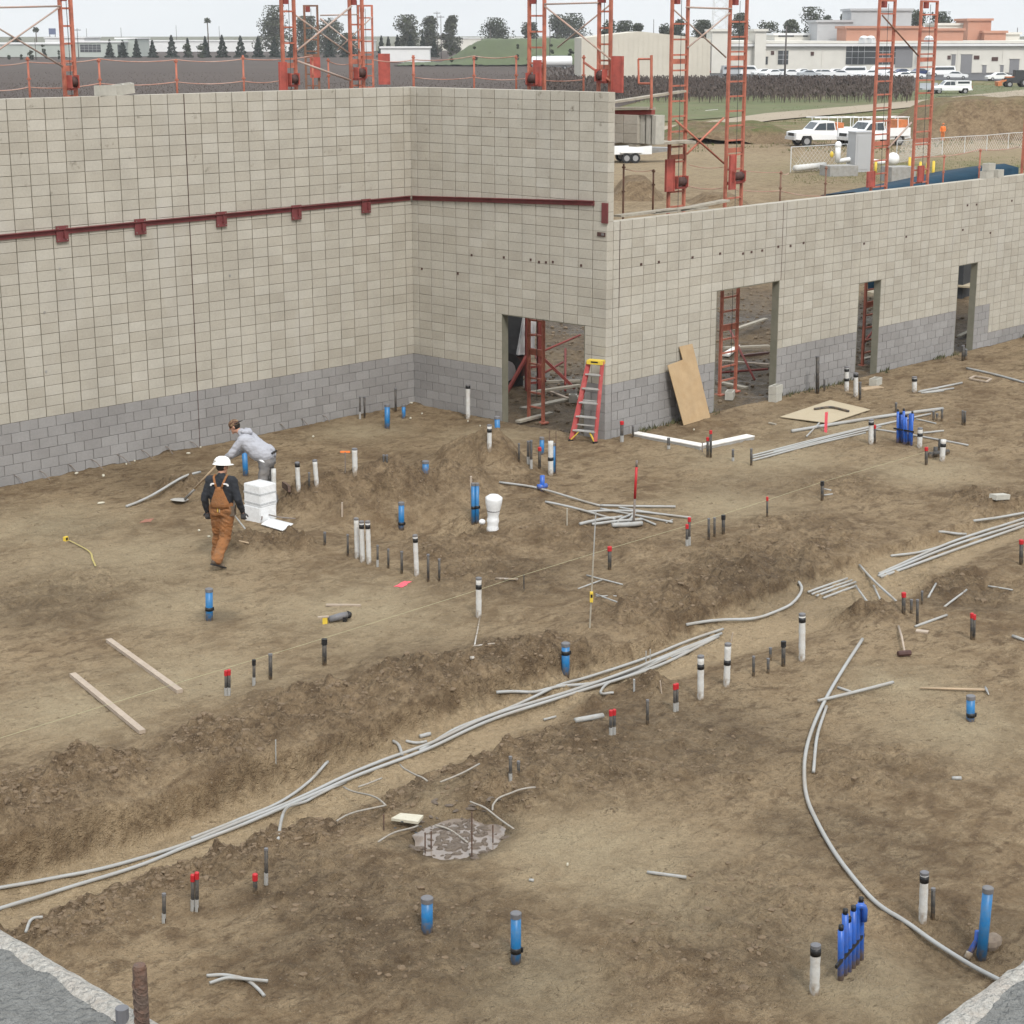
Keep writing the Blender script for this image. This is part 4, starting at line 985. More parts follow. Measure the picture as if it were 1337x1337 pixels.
conduit([(34, 1218), (40, 1207), (56, 1200)], 5, 'short curved conduit end near the left wall top')
conduit([(648, 905), (680, 907), (710, 907), (761, 900), (820, 882), (880, 858), (935, 833)], 5, 'grey conduit with loose left end joining the trench bundle')
conduit([(548, 981), (590, 958), (634, 938), (700, 915), (760, 890), (830, 868), (885, 846), (944, 826)], 4.6, 'third grey conduit of the trench bundle, the farthest one')
conduit([(801, 907), (788, 909), (785, 903), (800, 893), (840, 878), (900, 852)], 4, 'grey conduit with hooked left end in the trench bundle')
conduit([(513.5, 970), (521, 976), (525, 988)], 5, 'short curved conduit end on the trench bank, left of two')
conduit([(530, 969), (543, 972), (557, 970)], 4.6, 'short curved conduit end on the trench bank, right of two')
conduit([(548, 964), (562, 960)], 6.5, 'grey coupling lying beside the trench conduits', name='pipe_coupling')
conduit([(896, 817), (951, 814), (996, 807), (1030, 794), (1046, 777), (1043, 761)], 4.6, 'grey conduit bent into a wide hook above the trench')
for i, (a, b) in enumerate([((1055, 776), (1106, 760)), ((1060, 778), (1112, 762)), ((1066, 780), (1117, 763)), ((1075, 783), (1118, 768))]):
    conduit([a, b], 3.6, ['farthest', 'second', 'third', 'nearest'][i]+' of four short parallel conduits in the trench', n=4)
for i, (a, m_, b) in enumerate([((1148, 750), (1240, 713), (1345, 676)), ((1147, 753), (1242, 717), (1345, 681)), ((1150, 755), (1245, 720), (1345, 685))]):
    conduit([a, m_, b], 4.2, ['upper', 'middle', 'lower'][i]+' of three long conduits leaving the right edge of the picture')
conduit([(1163, 727), (1200, 723), (1240, 712), (1290, 695)], 3.8, 'grey conduit splitting off above the three long conduits at right')
conduit([(1271, 680), (1345, 669)], 3.8, 'straight conduit above the three long ones at the right edge')
conduit([(1226, 695), (1261, 700)], 4, 'short conduit piece lying on rough soil at right')
conduit([(1122, 741), (1178, 791)], 4, 'conduit lying diagonally across the trench at right')
conduit([(1117, 777), (1137, 787)], 3.4, 'stubby conduit offcut beside the diagonal one, left of two', n=3); conduit([(1140, 776), (1156, 792)], 3.2, 'stubby conduit offcut beside the diagonal one, right of two', n=3)
conduit([(1195, 819), (1236, 805)], 4, 'short straight conduit right of the sledgehammer', n=4)
conduit([(1212, 781), (1222, 764)], 3.4, 'short upright-looking conduit piece above the sledgehammer', n=3); conduit([(1233, 792), (1262, 774)], 3.2, 'thin conduit piece at the edge of the hollow on the right', n=4); conduit([(1290, 767), (1322, 772)], 2.4, 'thin conduit piece inside the hollow on the right', n=4)
conduit([(1322, 832), (1345, 840)], 5, 'conduit end at the right edge below the red-capped pair', n=3)
conduit([(1126, 836), (1100, 877), (1078, 915), (1063, 948), (1053, 980), (1050, 1012), (1054, 1046), (1071, 1086), (1103, 1137), (1146, 1184), (1199, 1225), (1288, 1277), (1320, 1292)], 6.4, 'long curved conduit sweeping down to the lower right corner')
conduit([(1079, 926), (1067, 963), (1062, 1011)], 5, 'short curved conduit beside the long sweeping one')
conduit([(1068, 920), (1120, 907), (1166, 895)], 5, 'straight conduit lying across the long sweeping one', lift=.03); conduit([(1094, 899), (1111, 905)], 4.4, 'short offcut beside the crossing conduit', n=3)
conduit([(845, 1141), (896, 1149)], 5.4, 'short straight conduit on open soil below centre', n=4)
conduit([(751, 942), (787, 941)], 8.5, 'thick grey pipe offcut below the trench', n=3); conduit([(710, 942), (726, 936)], 3.6, 'thin grey offcut left of the thick pipe offcut', n=3)
conduit([(270, 1276), (296, 1275), (320, 1281), (337, 1293), (345, 1302)], 5.6, 'bent conduit piece crossing another at bottom left, upper'); conduit([(274, 1289), (296, 1283), (322, 1284), (350, 1287)], 5.4, 'bent conduit piece crossing another at bottom left, lower', lift=.03)
conduit([(627, 812), (618, 848)], 2.6, 'thin white stick lying below the string line pipe', n=4, m='white_pipe'); conduit([(618, 849), (646, 841)], 2.6, 'thin white stick meeting another at an angle below the string line pipe', n=4, m='white_pipe'); conduit([(614, 862), (619, 862)], 5.5, 'small white pipe cap lying on the bank', n=2, m='white_pipe', name='pipe_offcut')
conduit([(647, 757), (676, 757)], 3.6, 'white pipe piece lying behind the string line pipe', n=4, m='white_pipe')
conduit([(691, 1151), (697, 1151)], 5, 'tiny pipe coupling on bare soil right of the muddy hole', n=2, name='pipe_coupling')
conduit([(1243, 1018), (1255, 1018)], 6, 'small grey conduit fitting on bare soil at right', n=2, name='pipe_coupling')
# heap around the red rod
HEAP = [((652, 631), (720, 648), (784, 662), 3.4), ((712, 656), (760, 669), (803, 680), 3.6), ((784, 662), (830, 663), (882, 664), 3.6), ((764, 669), (827, 670), (902, 678), 3.4), ((784, 666), (830, 675), (878, 684), 3.4), ((808, 664), (830, 668), (856, 672), 3),
        ((757, 687), (785, 681), (812, 678), 5), ((773, 687), (800, 683), (838, 682), 4.4), ((806, 685), (818, 678), (826, 672), 4), ((820, 684), (825, 678), (829, 672), 4), ((836, 678), (846, 682), (856, 687), 3.4), ((870, 684), (873, 682), (878, 680), 2.4)]
HN = ['long thin conduit running from the heap up to the left', 'second long conduit pointing left out of the heap', 'straight conduit at the back of the heap', 'longest conduit pointing right out of the heap', 'conduit lying diagonally through the heap', 'short conduit at the back of the heap',
      'thick conduit at the front left of the heap', 'second thick conduit at the front of the heap', 'slanting offcut left of the red rod', 'slanting offcut right beside the red rod', 'offcut pointing down right out of the heap', 'tiny offcut at the right end of the heap']
for (a, b, c, w), t in zip(HEAP, HN): conduit([a, b, c], w, t+' around the red rod' if 'red rod' not in t else t, lift=.02*random.random())
conduit([(799, 688), (815, 687), (838, 686)], 7.5, 'thick capped grey pipe at the foot of the red rod', name='capped_pipe', n=5)
# bundle near the right wall
BUN = [((1033.5, 565), (1130, 549), (1231, 535.5), 5.2), ((982, 596), (1080, 571), (1178, 549), 3), ((983, 599), (1070, 578), (1150, 558), 3), ((983, 602), (1060, 583), (1130, 566), 3), ((1010, 591), (1100, 568), (1215, 541), 3), ((1053, 571), (1070, 553), (1087, 536), 2.6), ((1140, 561), (1190, 569), (1264, 583), 3), ((1205, 566), (1219, 565), (1232, 563.5), 3), ((1196, 548), (1210, 551), (1222, 554), 2.4)]
BN = ['thickest pipe of the conduit bundle in front of the right wall', 'upper thin conduit of the bundle in front of the right wall', 'second thin conduit of the bundle in front of the right wall', 'lowest thin conduit of the bundle in front of the right wall', 'long thin conduit in the middle of the bundle in front of the right wall', 'short conduit crossing the bundle beside the pink post',
      'conduit running right from under the far blue tubes', 'short conduit right of the far blue tubes', 'short dull conduit behind the far blue tubes']
for (a, b, c, w), t in zip(BUN, BN): conduit([a, b, c], w, t)
for i, (a, b, w) in enumerate([((1199, 513), (1256, 501), 3.2), ((1203, 514), (1245, 508), 3), ((1206, 511), (1235, 505), 3), ((1202, 511), (1225, 508), 2.6), ((1206, 514), (1232, 511), 2.6)]):
    conduit([a, b], w, ['longest', 'lowest', 'middle', 'leftmost', 'short front'][i]+' grey offcut of the flat heap near the right wall', n=3, m='pvc')
conduit([(1262, 482), (1300, 491), (1345, 503)], 3.6, 'long dull pipe lying along the far right ground', m='pvc_dark')
for i, (a, b) in enumerate([((766, 752), (813, 764)), ((755, 769), (786, 759)), ((778, 780.5), (805, 778.6)), ((778, 783), (815, 787))]):
    conduit([a, b], 2.4, ['long white offcut behind the tall grade rod', 'white offcut crossing at the foot of the tall grade rod', 'upper of two white offcuts right of the grade rod receiver', 'lower of two white offcuts right of the grade rod receiver'][i], n=4)
for i, (a, b) in enumerate([((1076, 639), (1085, 641)), ((1076, 648), (1087, 646))]): conduit([a, b], 2.4, ['upper', 'lower'][i]+' white offcut at the dark stub on the string line', n=2)
conduit([(165, 663), (215, 645), (262, 626)], 4, 'grey conduit lying on the ground left of the shovel')
conduit([(1225, 700), (1226, 701)], 1, 'x') if False else None

# concrete reinforcement around the muddy hole
REB = [[(449, 1043), (480, 1053), (504, 1061)], [(440, 1084), (470, 1072), (503, 1061)], [(468, 1037), (485, 1031), (499, 1025)], [(523, 1020), (540, 1026), (558, 1031)], [(575, 1032), (600, 1020), (626, 1008)], [(643, 1070), (645, 1062), (660, 1054), (699, 1041)],
       [(614, 1056), (640, 1073), (671, 1092)], [(494, 1109), (520, 1099), (546, 1090)], [(568, 1087), (590, 1097), (611, 1110)]]
RN = ['far left bar', 'left bar meeting another at a bent corner', 'short bar at the trench edge', 'bar crossing the back of the hole', 'straight bar at the back right of the hole', 'bar with a bent end on the right', 'bar across the right of the puddle', 'bar under the white plate', 'bar across the puddle front']
for pts_, t in zip(REB, RN): conduit(pts_, 3.0, f'grey rebar, {t}', name='rebar', m='rebar_pale', lift=.08, group='rebar around the muddy hole', cat='rebar', seg=6)
for i, (u, vb, vt) in enumerate([(555, 1115, 1087), (563, 1113, 1085), (616, 1120, 1060), (643.5, 1104, 1077), (501, 1084, 1063)]):
    p = P(u, vb); t = lean_top(p, u, vt)
    o = MB().tube([(0, 0, -.1), tuple(t)], .009, 6).build('rebar', M['rust'], loc=tuple(p)); tag(o, ['thin upright bar under the corner of the white plate', 'thin upright bar just right of the white plate', 'tallest upright bar standing in the puddle', 'upright bar at the right end of the puddle', 'upright bar at the bent corner left of the white plate'][i], 'rebar', 'rebar around the muddy hole')
# lumps of mud in the puddle
mb = MB(); rng = random.Random(3)
for k in range(170):
    u = 597+rng.gauss(0, 26); v = 1094+rng.gauss(0, 15); p = at0(u, v, PUD_Z); s = rng.uniform(.010, .045)
    Mx = Matrix.Rotation(rng.uniform(0, 6), 3, 'Z'); mb.ell((p[0], p[1], max(PUD_Z, H(p[0], p[1]))+.003), (s*1.7, s*.8, s*.45), 6, 4, Mx)
tag(mb.build('mud_lumps', mat('mud', (.11, .085, .065), .6, .3, 20)), 'lumps of dark wet mud breaking the puddle surface', 'mud', kind='stuff')
M['plate'] = mat('dirty_white_plate', (.50, .47, .38), .7, .12, 8, dirt=(.36, .31, .22), damt=.6, dscale=9)
# ------------------------------------------------------------------ boards, tools and other site things
def lumber(a, b, w, h, label, m='wood_pale', name='lumber', lift=0.0, cat='board'):
    p0 = P(*a); p1 = P(*b); c = (p0+p1)/2
    o = MB().bar(tuple(p0-c+[0, 0, h/2+lift]), tuple(p1-c+[0, 0, h/2+lift]), w, h).build(name, M[m], loc=tuple(c)); return tag(o, label, cat)
lumber((142, 838), (235, 905), .085, .05, 'pale two-by-four lying on the soil at left, upper of two'); lumber((95, 883), (186, 958), .085, .05, 'pale two-by-four lying on the soil at left, lower of two')
lumber((426, 791.5), (471, 792), .045, .03, 'short pale stick lying behind the cordless tool', lift=.005)
lumber((1123, 509), (1150, 506), .25, .03, 'short board offcut near the wall by the middle doorway', 'wood'); lumber((1196, 824), (1212, 826), .10, .02, 'small flat pale board piece near the sledgehammer')
lumber((1004, 553), (1013, 555), .05, .03, 'small wood scrap beside the plywood sheet', 'wood_old')
lumber((1296, 652), (1314, 651), .16, .09, 'pale broken brick piece on rough soil at far right', 'block_loose', 'brick_piece', cat='brick')

def ground_sheet(pts, label, m, name, th=.015, lift=.02, cat='board'):
    q = [P(*p) for p in pts]; z = max(H(p[0], p[1]) for p in q)+lift; c = np.mean(q, axis=0); n = len(q)
    vs = [(p[0]-c[0], p[1]-c[1], z-c[2]) for p in q]+[(p[0]-c[0], p[1]-c[1], z-c[2]+th) for p in q]
    fs = [tuple(reversed(range(n))), tuple(range(n, 2*n))]+[(i, (i+1) % n, (i+1) % n+n, i+n) for i in range(n)]
    o = MB().add(vs, fs).build(name, M[m], loc=tuple(c), fixn=True); return tag(o, label, cat)
ground_sheet([(1018.7, 546), (1082.5, 555), (1136, 537), (1084, 525)], 'pale plywood sheet lying flat near the widest opening', 'ply_pale', 'plywood_sheet')
conduit([(1063, 538), (1085, 536), (1108, 541)], 3.6, 'dark pipe lying on the flat plywood sheet', m='cond_dark', lift=.05, name='pipe_piece')
pl = ground_sheet([(511, 1081), (546, 1090), (553, 1078), (523, 1070)], 'off-white plate with four holes lying over the muddy hole', 'plate', 'bearing_plate', .03, .05, 'plate')
for (u, v) in [(525, 1073), (549, 1079), (543, 1087), (516, 1081)]:
    p = at0(u, v, pl.location.z+max(v_.co.z for v_ in pl.data.vertices)+.001); q = Vector(p)-pl.location
    MB().tube([tuple(q), (q.x, q.y, q.z+.001)], .018, 10).build('bolt_hole', M['black'], pl)
root = thing('wooden_square', P(1280, 496), 'small square pale wood frame lying at far right', 'frame')
fp = [P(*q)-P(1280, 496) for q in [(1266, 496), (1288, 500), (1294, 496), (1272, 492.5)]]
for i in range(4): MB().bar(tuple(fp[i]+[0, 0, .03]), tuple(fp[(i+1) % 4]+[0, 0, .03+.001*i]), .05, .03).build('rail', M['wood_pale'], root)

# white-topped L-shaped curb
cz = P(917, 585)
curb = thing('concrete_curb', cz, 'low L-shaped concrete curb with white form board on top', 'curb')
A_, B_, C_ = P(829, 569)-cz, P(918, 586)-cz, P(980, 572)-cz
dd = (B_-A_)/np.linalg.norm(B_-A_)
for i, (a, b) in enumerate(((A_, B_), (B_+(C_-B_)/np.linalg.norm(C_-B_)*.11, C_))):
    MB().bar((a[0], a[1], -.02), (b[0], b[1], -.02), .22, .16).build('concrete', M['conc'], curb)
    MB().bar((a[0], a[1], .071), (b[0], b[1], .071), .235-.002*i, .02).build('form_board', M['white'], curb)

# plywood leaning on the wall
b0 = P(893, 556); b1 = P(927.5, 545); tp = on_y(903, 449, LW_Y-.012)
nrm = np.cross(b1-b0, tp-b0); nrm /= np.linalg.norm(nrm)
def on_plane(u, v): d = ray(u, v); return CAM+d*(((b0-CAM)@nrm)/(d@nrm))
pp = [on_plane(*q) for q in [(893, 555.5), (927.5, 545), (904, 448.8), (887, 452.5), (891.7, 469.5), (872, 477)]]
vs = [tuple(p-b0) for p in pp]+[tuple(p-b0+nrm*.016*np.sign(nrm[1])) for p in pp]; n_ = 6
o = MB().add(vs, [tuple(range(6)), tuple(reversed(range(6, 12)))]+[(i, i+6, (i+1) % 6+6, (i+1) % 6) for i in range(6)]).build('plywood_sheet', M['ply'], loc=tuple(b0), fixn=True)
tag(o, 'notched brown plywood sheet leaning against the right wall', 'board')

# stepladder leaning at the wall end
f0 = P(745, 575.5); f1 = P(777, 578.5); bm_ = (f0+f1)/2
best = min(((abs(proj(bm_+RH*.26+FH*b+[0, 0, math.sqrt(max(.1, 1.78**2-.26**2-b*b))])[1]-470), b) for b in np.arange(0, 1.2, .02)))[1]
tvec = RH*.26+FH*best+np.array([0, 0, math.sqrt(1.78**2-.26**2-best**2)])
lad = thing('stepladder', bm_, 'red fibreglass stepladder with yellow top leaning at the wall end by the doorway', 'ladder')
xa = Vector(f1-f0).normalized(); ua = Vector(tvec).normalized(); na = xa.cross(ua).normalized(); Lr = Vector(tvec).length
wb, wt = np.linalg.norm(f1-f0)/2, .155
def lp(f, s, d=0.0): return ua*(Lr*f)+xa*(s*(wb+(wt-wb)*f))+na*d
for s in (-1, 1):
    MB().bar(tuple(lp(0, s)), tuple(lp(.985, s)), .03, .085).build('front_rail', M['lad_red'], lad)
    MB().bar(tuple(lp(.02, s*.92, -.10)), tuple(lp(.97, s*.92, -.08)), .028, .05).build('rear_rail', M['lad_red'], lad)
    MB().bar(tuple(lp(.02, s*.96, .03)), tuple(lp(.125, s*.45, .0)), .035, .02).build('brace', M['tape_yellow'], lad)
    MB().bar(tuple(lp(-.01, s)), tuple(lp(.02, s)), .045, .10).build('foot', M['black'], lad)
for k in range(5):
    f = .135+k*.172
    MB().bar(tuple(lp(f, -.98, .0)), tuple(lp(f, .98, .0)), .085, .028).build('step', M['alu'], lad)
for f in (.2, .5, .8): MB().bar(tuple(lp(f, -.9, -.095)), tuple(lp(f, .9, -.095)), .025, .025).build('rear_bar', M['alu'], lad)
top = MB().bar(tuple(lp(.975, -1.12, -.03)), tuple(lp(.975, 1.12, -.03)), .19, .085).build('top_cap', M['tape_yellow'], lad)
MB().bar(tuple(lp(.975, -.5, .068)), tuple(lp(.975, .5, .068)), .004, .03).build('warning_label', M['black'], top)

# wrapped boxes
def wrapped_box(p, w, d, h, z, label, straps):
    root = thing('wrapped_box', (p[0], p[1], z), label, 'box', 'stacked white boxes', .04)
    bm = bmesh.new(); bmesh.ops.create_cube(bm, size=1.0)
    bmesh.ops.scale(bm, vec=(w, d, h), verts=bm.verts); bmesh.ops.translate(bm, vec=(0, 0, h/2), verts=bm.verts)
    bmesh.ops.bevel(bm, geom=list(bm.edges), offset=.012, segments=2, affect='EDGES'); me = bpy.data.meshes.new('wrap'); bm.to_mesh(me); bm.free()
    me.materials.append(M['wrap']); link('wrap', me, root)
    for zz in straps: MB().box((0, 0, zz), (w+.006, d+.006, .035)).build('label_stripe', M['cap_stripe'], root)
    return root
M['cap_stripe'] = mat('printed_stripe', (.42, .43, .44), .5, .35, 30)
pb = P(337, 683); c = pb+np.array([.20, .18, 0])
wrapped_box(c, .39, .44, .30, pb[2]-.02, 'lower white wrapped box of the stack beside the worker in brown overalls', ())
wrapped_box(c+np.array([.01, -.005, 0]), .385, .435, .39, pb[2]+.282, 'upper white wrapped box of the stack, with grey printed stripes', (.05, .23))
ground_sheet([(341, 687), (369, 695), (383, 687), (353, 678)], 'crumpled white plastic sheet on the ground by the wrapped boxes', 'wrap', 'plastic_sheet', .012, .015, 'sheet')
o = conduit([(342, 686), (345, 679), (365, 683), (386, 686)], 2.2, 'thin bent wire lying over the white plastic sheet', name='wire', m='rebar', lift=.1, group=None, cat='wire', seg=6)
conduit([(312, 706), (325, 713)], 2.4, 'yellowish stick beside the leg of the worker in overalls', name='wood_stick', m='wood', group=None, cat='stick', n=3, seg=6)
conduit([(305, 682), (326, 692)], 2.6, 'thin grey stick in front of the wrapped boxes', name='metal_stick', m='pvc', group=None, cat='stick', n=3, seg=6)
o = lumber((370, 640), (378, 646), .05, .12, 'rusty metal bracket on the ground right of the bending worker', 'rust', 'metal_bracket', .05, 'bracket')

# shovel in the bending worker's hands
sb = P(237, 657); sh = at0(277, 604, 0) ; 
hand2 = None
# sledgehammer
root = thing('sledgehammer', P(1181, 857), 'sledgehammer lying on its head with pale handle at right', 'hammer'); q0 = P(1181, 857)
a = P(1173, 820)-q0
MB().tube([(0, 0, .06), (a[0]*.5, a[1]*.5, a[2]*.5+.08), (a[0], a[1], a[2]+.03)], [.014, .017, .016], 10).build('handle', M['wood_pale'], root, smooth=True)
b = P(1172, 858)-q0; c2 = P(1189, 857)-q0
MB().tube([(b[0], b[1], .05), (b[0]*.8, b[1]*.8, .05), (c2[0]*.8, c2[1]*.8, .05), (c2[0], c2[1], .05)], [.035, .043, .043, .035], 8).build('head', M['winch'], root)
# pick
root = thing('pick', P(1246, 903), 'wooden pick handle with pale metal head lying behind the blue stub', 'tool'); q0 = P(1246, 903)
a = P(1201, 901)-q0; b = P(1287, 904)-q0
MB().tube([(a[0], a[1], a[2]+.03), (b[0], b[1], b[2]+.035)], [.014, .019], 10).build('handle', M['wood'], root, smooth=True)
b2 = P(1286, 899)-q0; b3 = P(1291, 909)-q0
MB().tube([(b2[0], b2[1], b2[2]+.03), (b[0], b[1], b[2]+.045), (b3[0], b3[1], b3[2]+.02)], [.008, .022, .008], 8).build('head', M['steel'], root, smooth=True)
# grade rod with laser receiver
root = thing('grade_rod', P(770, 819), 'tall grey grade rod with small yellow laser receiver', 'rod'); q0 = P(770, 819); t = Vector(lean_top(q0, 778, 667))
MB().bar((0, 0, -.03), tuple(t*.62), .035, .022).build('lower_rod', M['wood_old'], root); MB().bar(tuple(t*.58), tuple(t), .026, .016).build('upper_rod', M['pvc'], root)
rc = MB().box(tuple(t*.27-Vector(FH)*.03), (.055, .045, .15), YAW).build('receiver', M['tape_yellow'], root); MB().box(tuple(t*.27-Vector(FH)*.055+Vector((0, 0, .02))), (.012, .03, .05), YAW).build('display', M['black'], rc)
# red rod
root = thing('marker_rod', P(827, 687), 'upright red and grey rod standing in the conduit heap', 'rod'); q0 = P(827, 687); t = Vector(lean_top(q0, 831.5, 601))
MB().tube([(0, 0, -.05), tuple(t*.42)], .02, 8).build('lower_rod', M['rebar'], root, smooth=True); MB().tube([tuple(t*.42), tuple(t*.9)], .023, 8).build('red_sleeve', M['red'], root, smooth=True); MB().tube([tuple(t*.9), tuple(t)], .02, 8).build('rod_end', M['rebar'], root, smooth=True)
# pink post
root = thing('marker_post', P(1078, 564), 'pink painted marker post beside the conduit bundle', 'post'); q0 = P(1078, 564); t = lean_top(q0, 1078.5, 538)
MB().box((0, 0, t[2]/2-.05), (.085, .05, t[2]+.1), .4).build('post', M['pink'], root); MB().box((0, 0, t[2]+.006), (.06, .035, .012), .4).build('post_top', M['wood'], root)
# stakes
def stake(u, vb, vt, w, label, m='wood_old', topm=None, ut=None):
    p = P(u, vb); t = Vector(lean_top(p, ut or u, vt)); r = w/pxm(p)
    root = thing('stake', p, label, 'stake', 'grade stakes'); MB().bar((0, 0, -.08), tuple(t), r, r*.6).build('shaft', M[m], root)
    if topm: MB().bar(tuple(t-Vector(RH)*.09), tuple(t+Vector(RH)*.09), .03, .03).build('cross_top', M[topm], root)
    return root
stake(450.7, 617, 590, 2.2, 'thin stake with orange cross top on the open floor', 'rebar', 'orange'); stake(446.7, 674, 656, 3.4, 'pale flat stake in the berm beside the pit', 'wood_pale'); stake(616, 676, 622, 4.5, 'pale tall lath behind the blue pipe pair', 'wood_pale', None, 615)
stake(740.5, 686, 664, 3, 'grey stake left of the conduit heap', 'wood_old'); stake(684, 773, 751, 3, 'dark stake holding the string line', 'cond_dark'); stake(865, 906, 889, 2.4, 'pale slanted stake on the trench bank', 'wood_pale', None, 862); stake(843.5, 873, 850, 2, 'slim pale stake among the trench conduits, left of two', 'pvc'); stake(849, 870, 848, 2, 'slim pale stake among the trench conduits, right of two', 'pvc')
stake(828, 903, 887, 4, 'grey-green square stake below the trench', 'pvc_dark'); stake(360, 993, 966, 2.2, 'thin pale stake on the spoil bank at left', 'pvc'); stake(953, 838, 826, 2.2, 'thin pale slanted stake at the end of the trench bundle', 'wood_pale', None, 957)
stake(917, 590, 577, 2, 'thin stake at the corner of the white-topped curb', 'rebar')
# string line
sp_ = [(-40, 988), (0, 976), (190, 916), (400, 851), (624, 780), (684, 760), (800, 724), (901, 694), (1002, 661), (1074, 637), (1207, 598)]
q = [P(*s)+np.array([0, 0, .12]) for s in sp_]; c = q[4].copy()
o = MB().tube([tuple(a-c) for a in q], .0028, 5).build('string_line', M['string'], loc=tuple(c)); tag(o, 'thin yellow string line stretched across the site', 'string')
# tape measure
root = thing('tape_measure', P(86, 706), 'yellow tape measure with its blade pulled out on the soil at left', 'tape measure'); q0 = P(86, 706)
MB().box((0, 0, .035), (.08, .05, .075), .3).build('case', M['tape_yellow'], root); MB().box((0, 0, .035), (.05, .054, .045), .3).build('case_badge', M['black'], root)
tp_ = cr_spline([P(*s)-q0 for s in [(90, 707), (100, 712), (117, 722), (121, 732), (125, 741)]], 6)
vs = []; fs = []
for i, p in enumerate(tp_):
    t = tp_[min(i+1, len(tp_)-1)]-tp_[max(i-1, 0)]; n2 = np.array([-t[1], t[0], 0]); n2 /= np.linalg.norm(n2)
    z = max(p[2], H(p[0]+q0[0], p[1]+q0[1])-q0[2])+.022; vs += [tuple([*(p+n2*.014)[:2], z]), tuple([*(p-n2*.014)[:2], z+.004])]
    if i: fs.append((2*i-2, 2*i-1, 2*i+1, 2*i))
MB().add(vs, fs).build('blade', mat('dusty_tape', (.40, .33, .12), .7), root)
# cordless tool
root = thing('cordless_tool', P(440, 812), 'dark grey cordless tool with yellow battery lying on the soil', 'tool'); q0 = P(440, 812); ax = Vector(RH*.8+FH*.45).normalized()
MB().tube([tuple(ax*-.13+Vector((0, 0, .06))), tuple(ax*.06+Vector((0, 0, .075))), tuple(ax*.17+Vector((0, 0, .085)))], [.045, .058, .05], 12).build('body', M['cap_grey'], root, smooth=True)
MB().tube([tuple(ax*.17+Vector((0, 0, .085))), tuple(ax*.22+Vector((0, 0, .07)))], [.06, .045], 12).build('nose', M['black'], root, smooth=True)
MB().box(tuple(ax*.14-Vector(FH)*.07+Vector((0, 0, .04))), (.05, .05, .07), .4).build('handle', M['black'], root)
MB().box(tuple(ax*-.19+Vector((0, 0, .05))), (.055, .07, .10), .7).build('battery', M['tape_yellow'], root); MB().box(tuple(ax*-.22+Vector((0, 0, .115))), (.16, .04, .02), -.6).build('guide', M['wood_pale'], root)
# spray paint marks on the soil
def paint_mark(pts, label, m):
    q = [P(*p) for p in pts]; c = np.mean(q, axis=0); b = MB(); vs = [(0, 0, .012)]
    for i, p in enumerate(q):
        nx_ = q[(i+1) % len(q)]
        for k in range(6):
            w = p+(nx_-p)*k/6; w = c+(w-c)*(1+random.uniform(-.18, .1)); vs.append((w[0]-c[0], w[1]-c[1], H(w[0], w[1])-c[2]+.006))
    n = len(vs)-1; b.add(vs, [(0, 1+i, 1+(i+1) % n) for i in range(n)])
    o = b.build('paint_mark', m, loc=tuple(c)); return tag(o, label, 'paint')
paint_mark([(513, 766), (526, 767), (540, 758), (528, 759)], 'bright pink spray paint mark on the soil', M['pink'])
paint_mark([(182, 683), (196, 682), (201, 677), (188, 678)], 'faint red spray paint mark left of the worker in overalls', mat('faded_red_paint', (.27, .13, .09), .9, .2, 20))
# scraps
for i, (u, v, w, d) in enumerate([(100, 619, .12, .05), (135, 622, .22, .08), (176, 603, .05, .05), (165, 607, .05, .05), (246, 593, .06, .12), (262, 585, .05, .05), (132, 658, .2, .08), (551, 541, .09, .06), (537, 527, .12, .08), (536, 547, .07, .05), (611, 551, .06, .05), (627, 557, .05, .04), (409, 571, .07, .05), (906, 562, .08, .05), (260, 694, .07, .05), (273, 702, .08, .04), (741, 1131, .05, .03)]):
    p = P(u, v); o = MB().ell((0, 0, .02), (w/2*.8, d/2*.8, .022), 7, 5, Matrix.Rotation(i, 3, 'Z')).build('litter', M['plate'], loc=tuple(p))
    tag(o, ['small white paper scrap at the foot of the left wall, nearest the picture edge', 'flat white scrap on the soil near the left wall', 'small white foam lump at a rebar dowel, left', 'small white foam lump below the left wall, lower one of two', 'upright white foam bit at the left wall behind the hard hat', 'white foam bit at the dowel left of the bending worker', 'flat pale scrap on the damp soil left of the conduit', 'white scrap in the inner corner by the small blue stub', 'white crumpled bag in the inner wall corner', 'small white scrap in front of the inner corner', 'white scrap by the return wall', 'tiny white scrap left of the bent-foot blue stub', 'white scrap on the open floor right of the bending worker', 'small white scrap below the leaning plywood', 'white scrap left of the boots of the worker in overalls', 'white scrap just below another by the overalls worker', 'tiny white scrap on the pale soil at lower centre'][i], 'litter')
p = P(1295, 1233); o = MB().ell((0, 0, .02), (.13, .09, .09), 9, 6).build('rock', mat('field_rock', (.20, .16, .125), .9, .3, 12), loc=tuple(p)); tag(o, 'rounded brown rock behind the tall leaning blue stub', 'rock')
root = thing('blue_elbow', P(1275, 1243), 'short bent blue tube at the foot of the leaning blue stub', 'pipe'); q0 = P(1275, 1243); a = P(1262, 1252)-q0
MB().tube([(0, 0, .22), (-.005, 0, .12), tuple(a*.7+[0, 0, .05])], .03, 10).build('tube', M['blue_dark'], root, smooth=True); MB().tube([tuple(a*.7+[0, 0, .05]), tuple(a+[0, 0, .0])], .033, 10).build('collar', M['white_pipe'], root, smooth=True)
root = thing('blue_valve', P(708, 641), 'dark blue pipe fitting half buried beside the sand heap', 'fitting'); 
MB().tube([(0, 0, -.05), (0, 0, .3)], .045, 10).build('riser', M['blue_dark'], root, smooth=True); MB().tube([(-.09, .03, .09), (.09, -.03, .09)], .05, 10).build('tee', M['blue_dark'], root, smooth=True)
